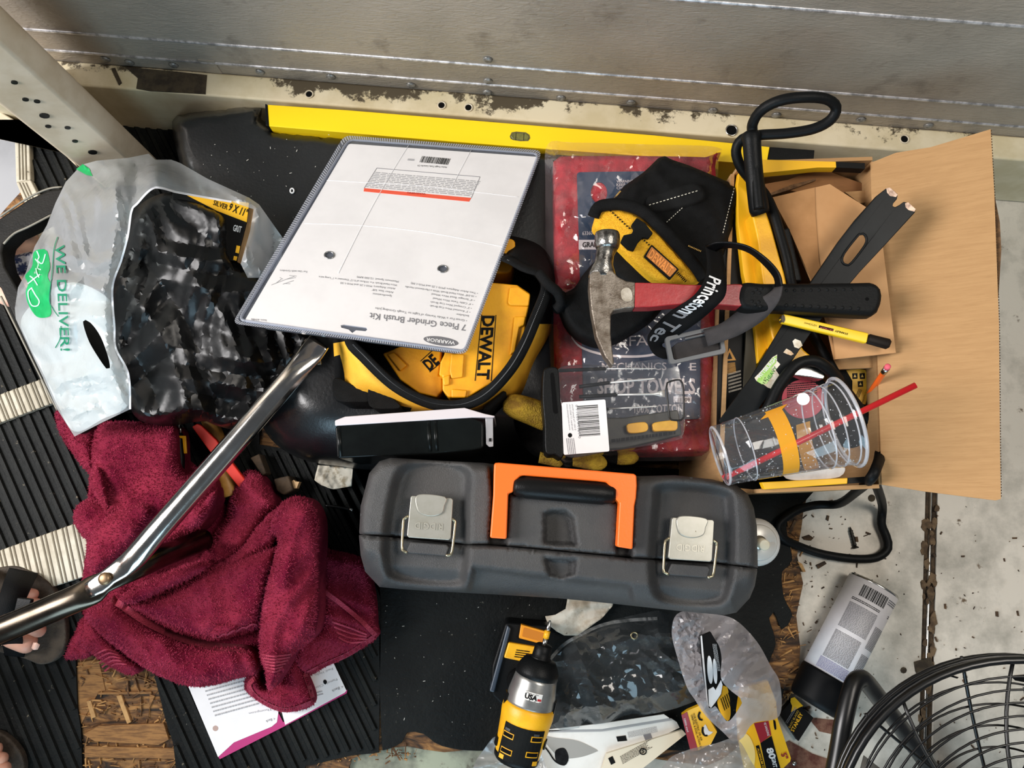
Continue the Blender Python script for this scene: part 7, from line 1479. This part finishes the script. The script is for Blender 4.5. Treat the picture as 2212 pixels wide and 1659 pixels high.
for s_ in (-1, 1):
    sh = jv((-1.42, -.40 + s_ * .17, .97), .06, sp2); eb_ = jv((-1.32, -.40 + s_ * .24, .72), .043, sh); wr_ = jv((-1.08, -.40 + s_ * .19, .60), .03, eb_); hdn = jv((-1.00, -.40 + s_ * .17, .585), (.035, .02), wr_)
    for f_ in range(4): a_ = jv((-.955, -.40 + s_ * .17 + (f_ - 1.5) * .021, .575), .010, hdn); jv((-.92, -.40 + s_ * .17 + (f_ - 1.5) * .023, .555), .008, a_)
    th_ = jv((-.985, -.40 + s_ * .17 - s_ * .045, .575), .010, hdn); jv((-.955, -.40 + s_ * .17 - s_ * .06, .56), .009, th_)
FZ = .052
def leg(hip, knee, ankle, mid, toes):
    h_ = jv(hip, .088, pel); k_ = jv(knee, .06, h_); c_ = jv(tuple(Vector(knee).lerp(Vector(ankle), .35)), .056, k_); a_ = jv(ankle, .038, c_)
    he = jv(tuple(Vector(ankle) + Vector((-.05, 0, -.035))), .032, a_); m_ = jv(mid, (.038, .026), a_)
    for (b_, t_, r) in toes: q = jv(b_, r * 1.15, m_); jv(t_, r, q)
T3 = lambda x, y, z=FZ: tuple(P(x, y, z))
leg((-1.36, -.30, .50), (-1.10, -.22, .50), T3(-190, 1335, .10), T3(-40, 1318, .062), [(T3(20, 1372), T3(78, 1398, .046), .016), (T3(40, 1345), T3(100, 1368, .044), .0115), (T3(42, 1322), T3(104, 1340, .043), .011), (T3(40, 1300), T3(98, 1310, .042), .0105), (T3(34, 1280), T3(86, 1286, .041), .0095)])
leg((-1.36, -.50, .50), (-1.12, -.56, .50), T3(-190, 1640, .10), T3(-75, 1655, .062), [(T3(-40, 1680), T3(8, 1690, .046), .016), (T3(-30, 1660), T3(26, 1662, .044), .0115), (T3(-34, 1640), T3(20, 1640, .043), .011), (T3(-40, 1620), T3(8, 1618, .042), .0105), (T3(-46, 1603), T3(-10, 1600, .041), .0095)])
me = bpy.data.meshes.new('body'); me.from_pydata([tuple(v) for v in J], E, []); o = bpy.data.objects.new('body', me); COL.objects.link(o); o.parent = pe.o
sm = o.modifiers.new('skin', 'SKIN'); sm.use_smooth_shade = True
for i, v in enumerate(me.skin_vertices[0].data): v.radius = R_[i]; v.use_root = (i == 0)
ssf = o.modifiers.new('sub', 'SUBSURF'); ssf.levels = ssf.render_levels = 2
bpy.context.view_layer.update(); dg = bpy.context.evaluated_depsgraph_get(); nm = bpy.data.meshes.new_from_object(o.evaluated_get(dg)); o.modifiers.clear(); o.data = nm
nm.materials.clear(); [nm.materials.append(m_) for m_ in (SKIN, SHORT, SHIRT, HAIR)]
for p in nm.polygons:
    c = pe.M @ p.center; p.use_smooth = True
    if c.z > 1.22 and c.x < -1.33 or c.z > 1.30: p.material_index = 3
    elif c.z > .60 and c.x < -1.22 and c.z < 1.05: p.material_index = 2
    elif c.x < -1.14 and .38 < c.z <= .62: p.material_index = 1
SOLE = mk('sandal_sole', (52, 44, 36), .8, rgb2=(72, 62, 50), vs=40, bump=.4, bs=300)
def pslab(name, pts, z0, z1, mat, bevel=0, smooth=8): 
    lp = [pe.I @ P(x, y, z1) for x, y in catmull(pts, smooth, True)]; V, Fc = prism_geo([[(v.x, v.y) for v in lp]], z0, z1); return pe.mesh(name, V, Fc, mat, bevel=bevel)
sole = pslab('sandal_sole', [(-260, 1300), (-150, 1270), (0, 1225), (60, 1232), (112, 1268), (138, 1330), (140, 1390), (120, 1425), (85, 1436), (40, 1420), (-60, 1400), (-200, 1390), (-270, 1350)], .016, .030, SOLE, .003)
pslab('sandal_sole', [(-260, 1630), (-100, 1590), (-10, 1580), (40, 1620), (50, 1670), (20, 1720), (-80, 1730), (-250, 1690)], .016, .030, SOLE, .003)
NYLS = mk('sandal_strap', (18, 20, 22), .7, bump=.3, bs=700)
def strap(L, R):
    a = np.concatenate([np.array(L, float), np.array(R, float)], 1); a = catmull(a, 6); V = []; Fc = []
    for q in a: V += [pe.I @ P(*q[:3]), pe.I @ P(*q[3:])]
    Fc = [[2 * i, 2 * i + 1, 2 * i + 3, 2 * i + 2] for i in range(len(a) - 1)]; pe.mesh('sandal_strap', V, Fc, NYLS, smooth=True, thick=.003)
strap([(20, 1226, .03), (6, 1262, .088), (-6, 1310, .108), (0, 1370, .09), (10, 1416, .03)], [(82, 1238, .03), (66, 1272, .074), (52, 1312, .086), (48, 1372, .078), (52, 1420, .03)])
strap([(-70, 1240, .03), (-60, 1270, .10), (-64, 1320, .12), (-62, 1370, .10), (-66, 1404, .03)], [(-10, 1228, .03), (-14, 1266, .095), (-26, 1316, .112), (-26, 1372, .092), (-28, 1408, .03)])
bkx = b6((95, 370), (180, 380), (165, 440), (75, 455)); pslab('strap_buckle', bkx, .088, .096, BLACK, .002, 20)
V, Fc = sweep([pe.I @ P(70, 1394, .064), pe.I @ P(76, 1396, .0645), pe.I @ P(84, 1398, .062)], [(.0045, .0005), (.006, .0008), (.004, .0005)], 12); pe.mesh('toenail', V, Fc, mk('nail', (232, 190, 172), .3), smooth=True)
bench = Thing('trim_3', None, None, Matrix.Translation(Vector((-1.5, -.42, 0))), kind='structure'); bench.box('seat_box', -.2, .16, -.3, .3, -.42, .40, BLACKM, bevel=.01)

flush_text()
bpy.context.view_layer.update()
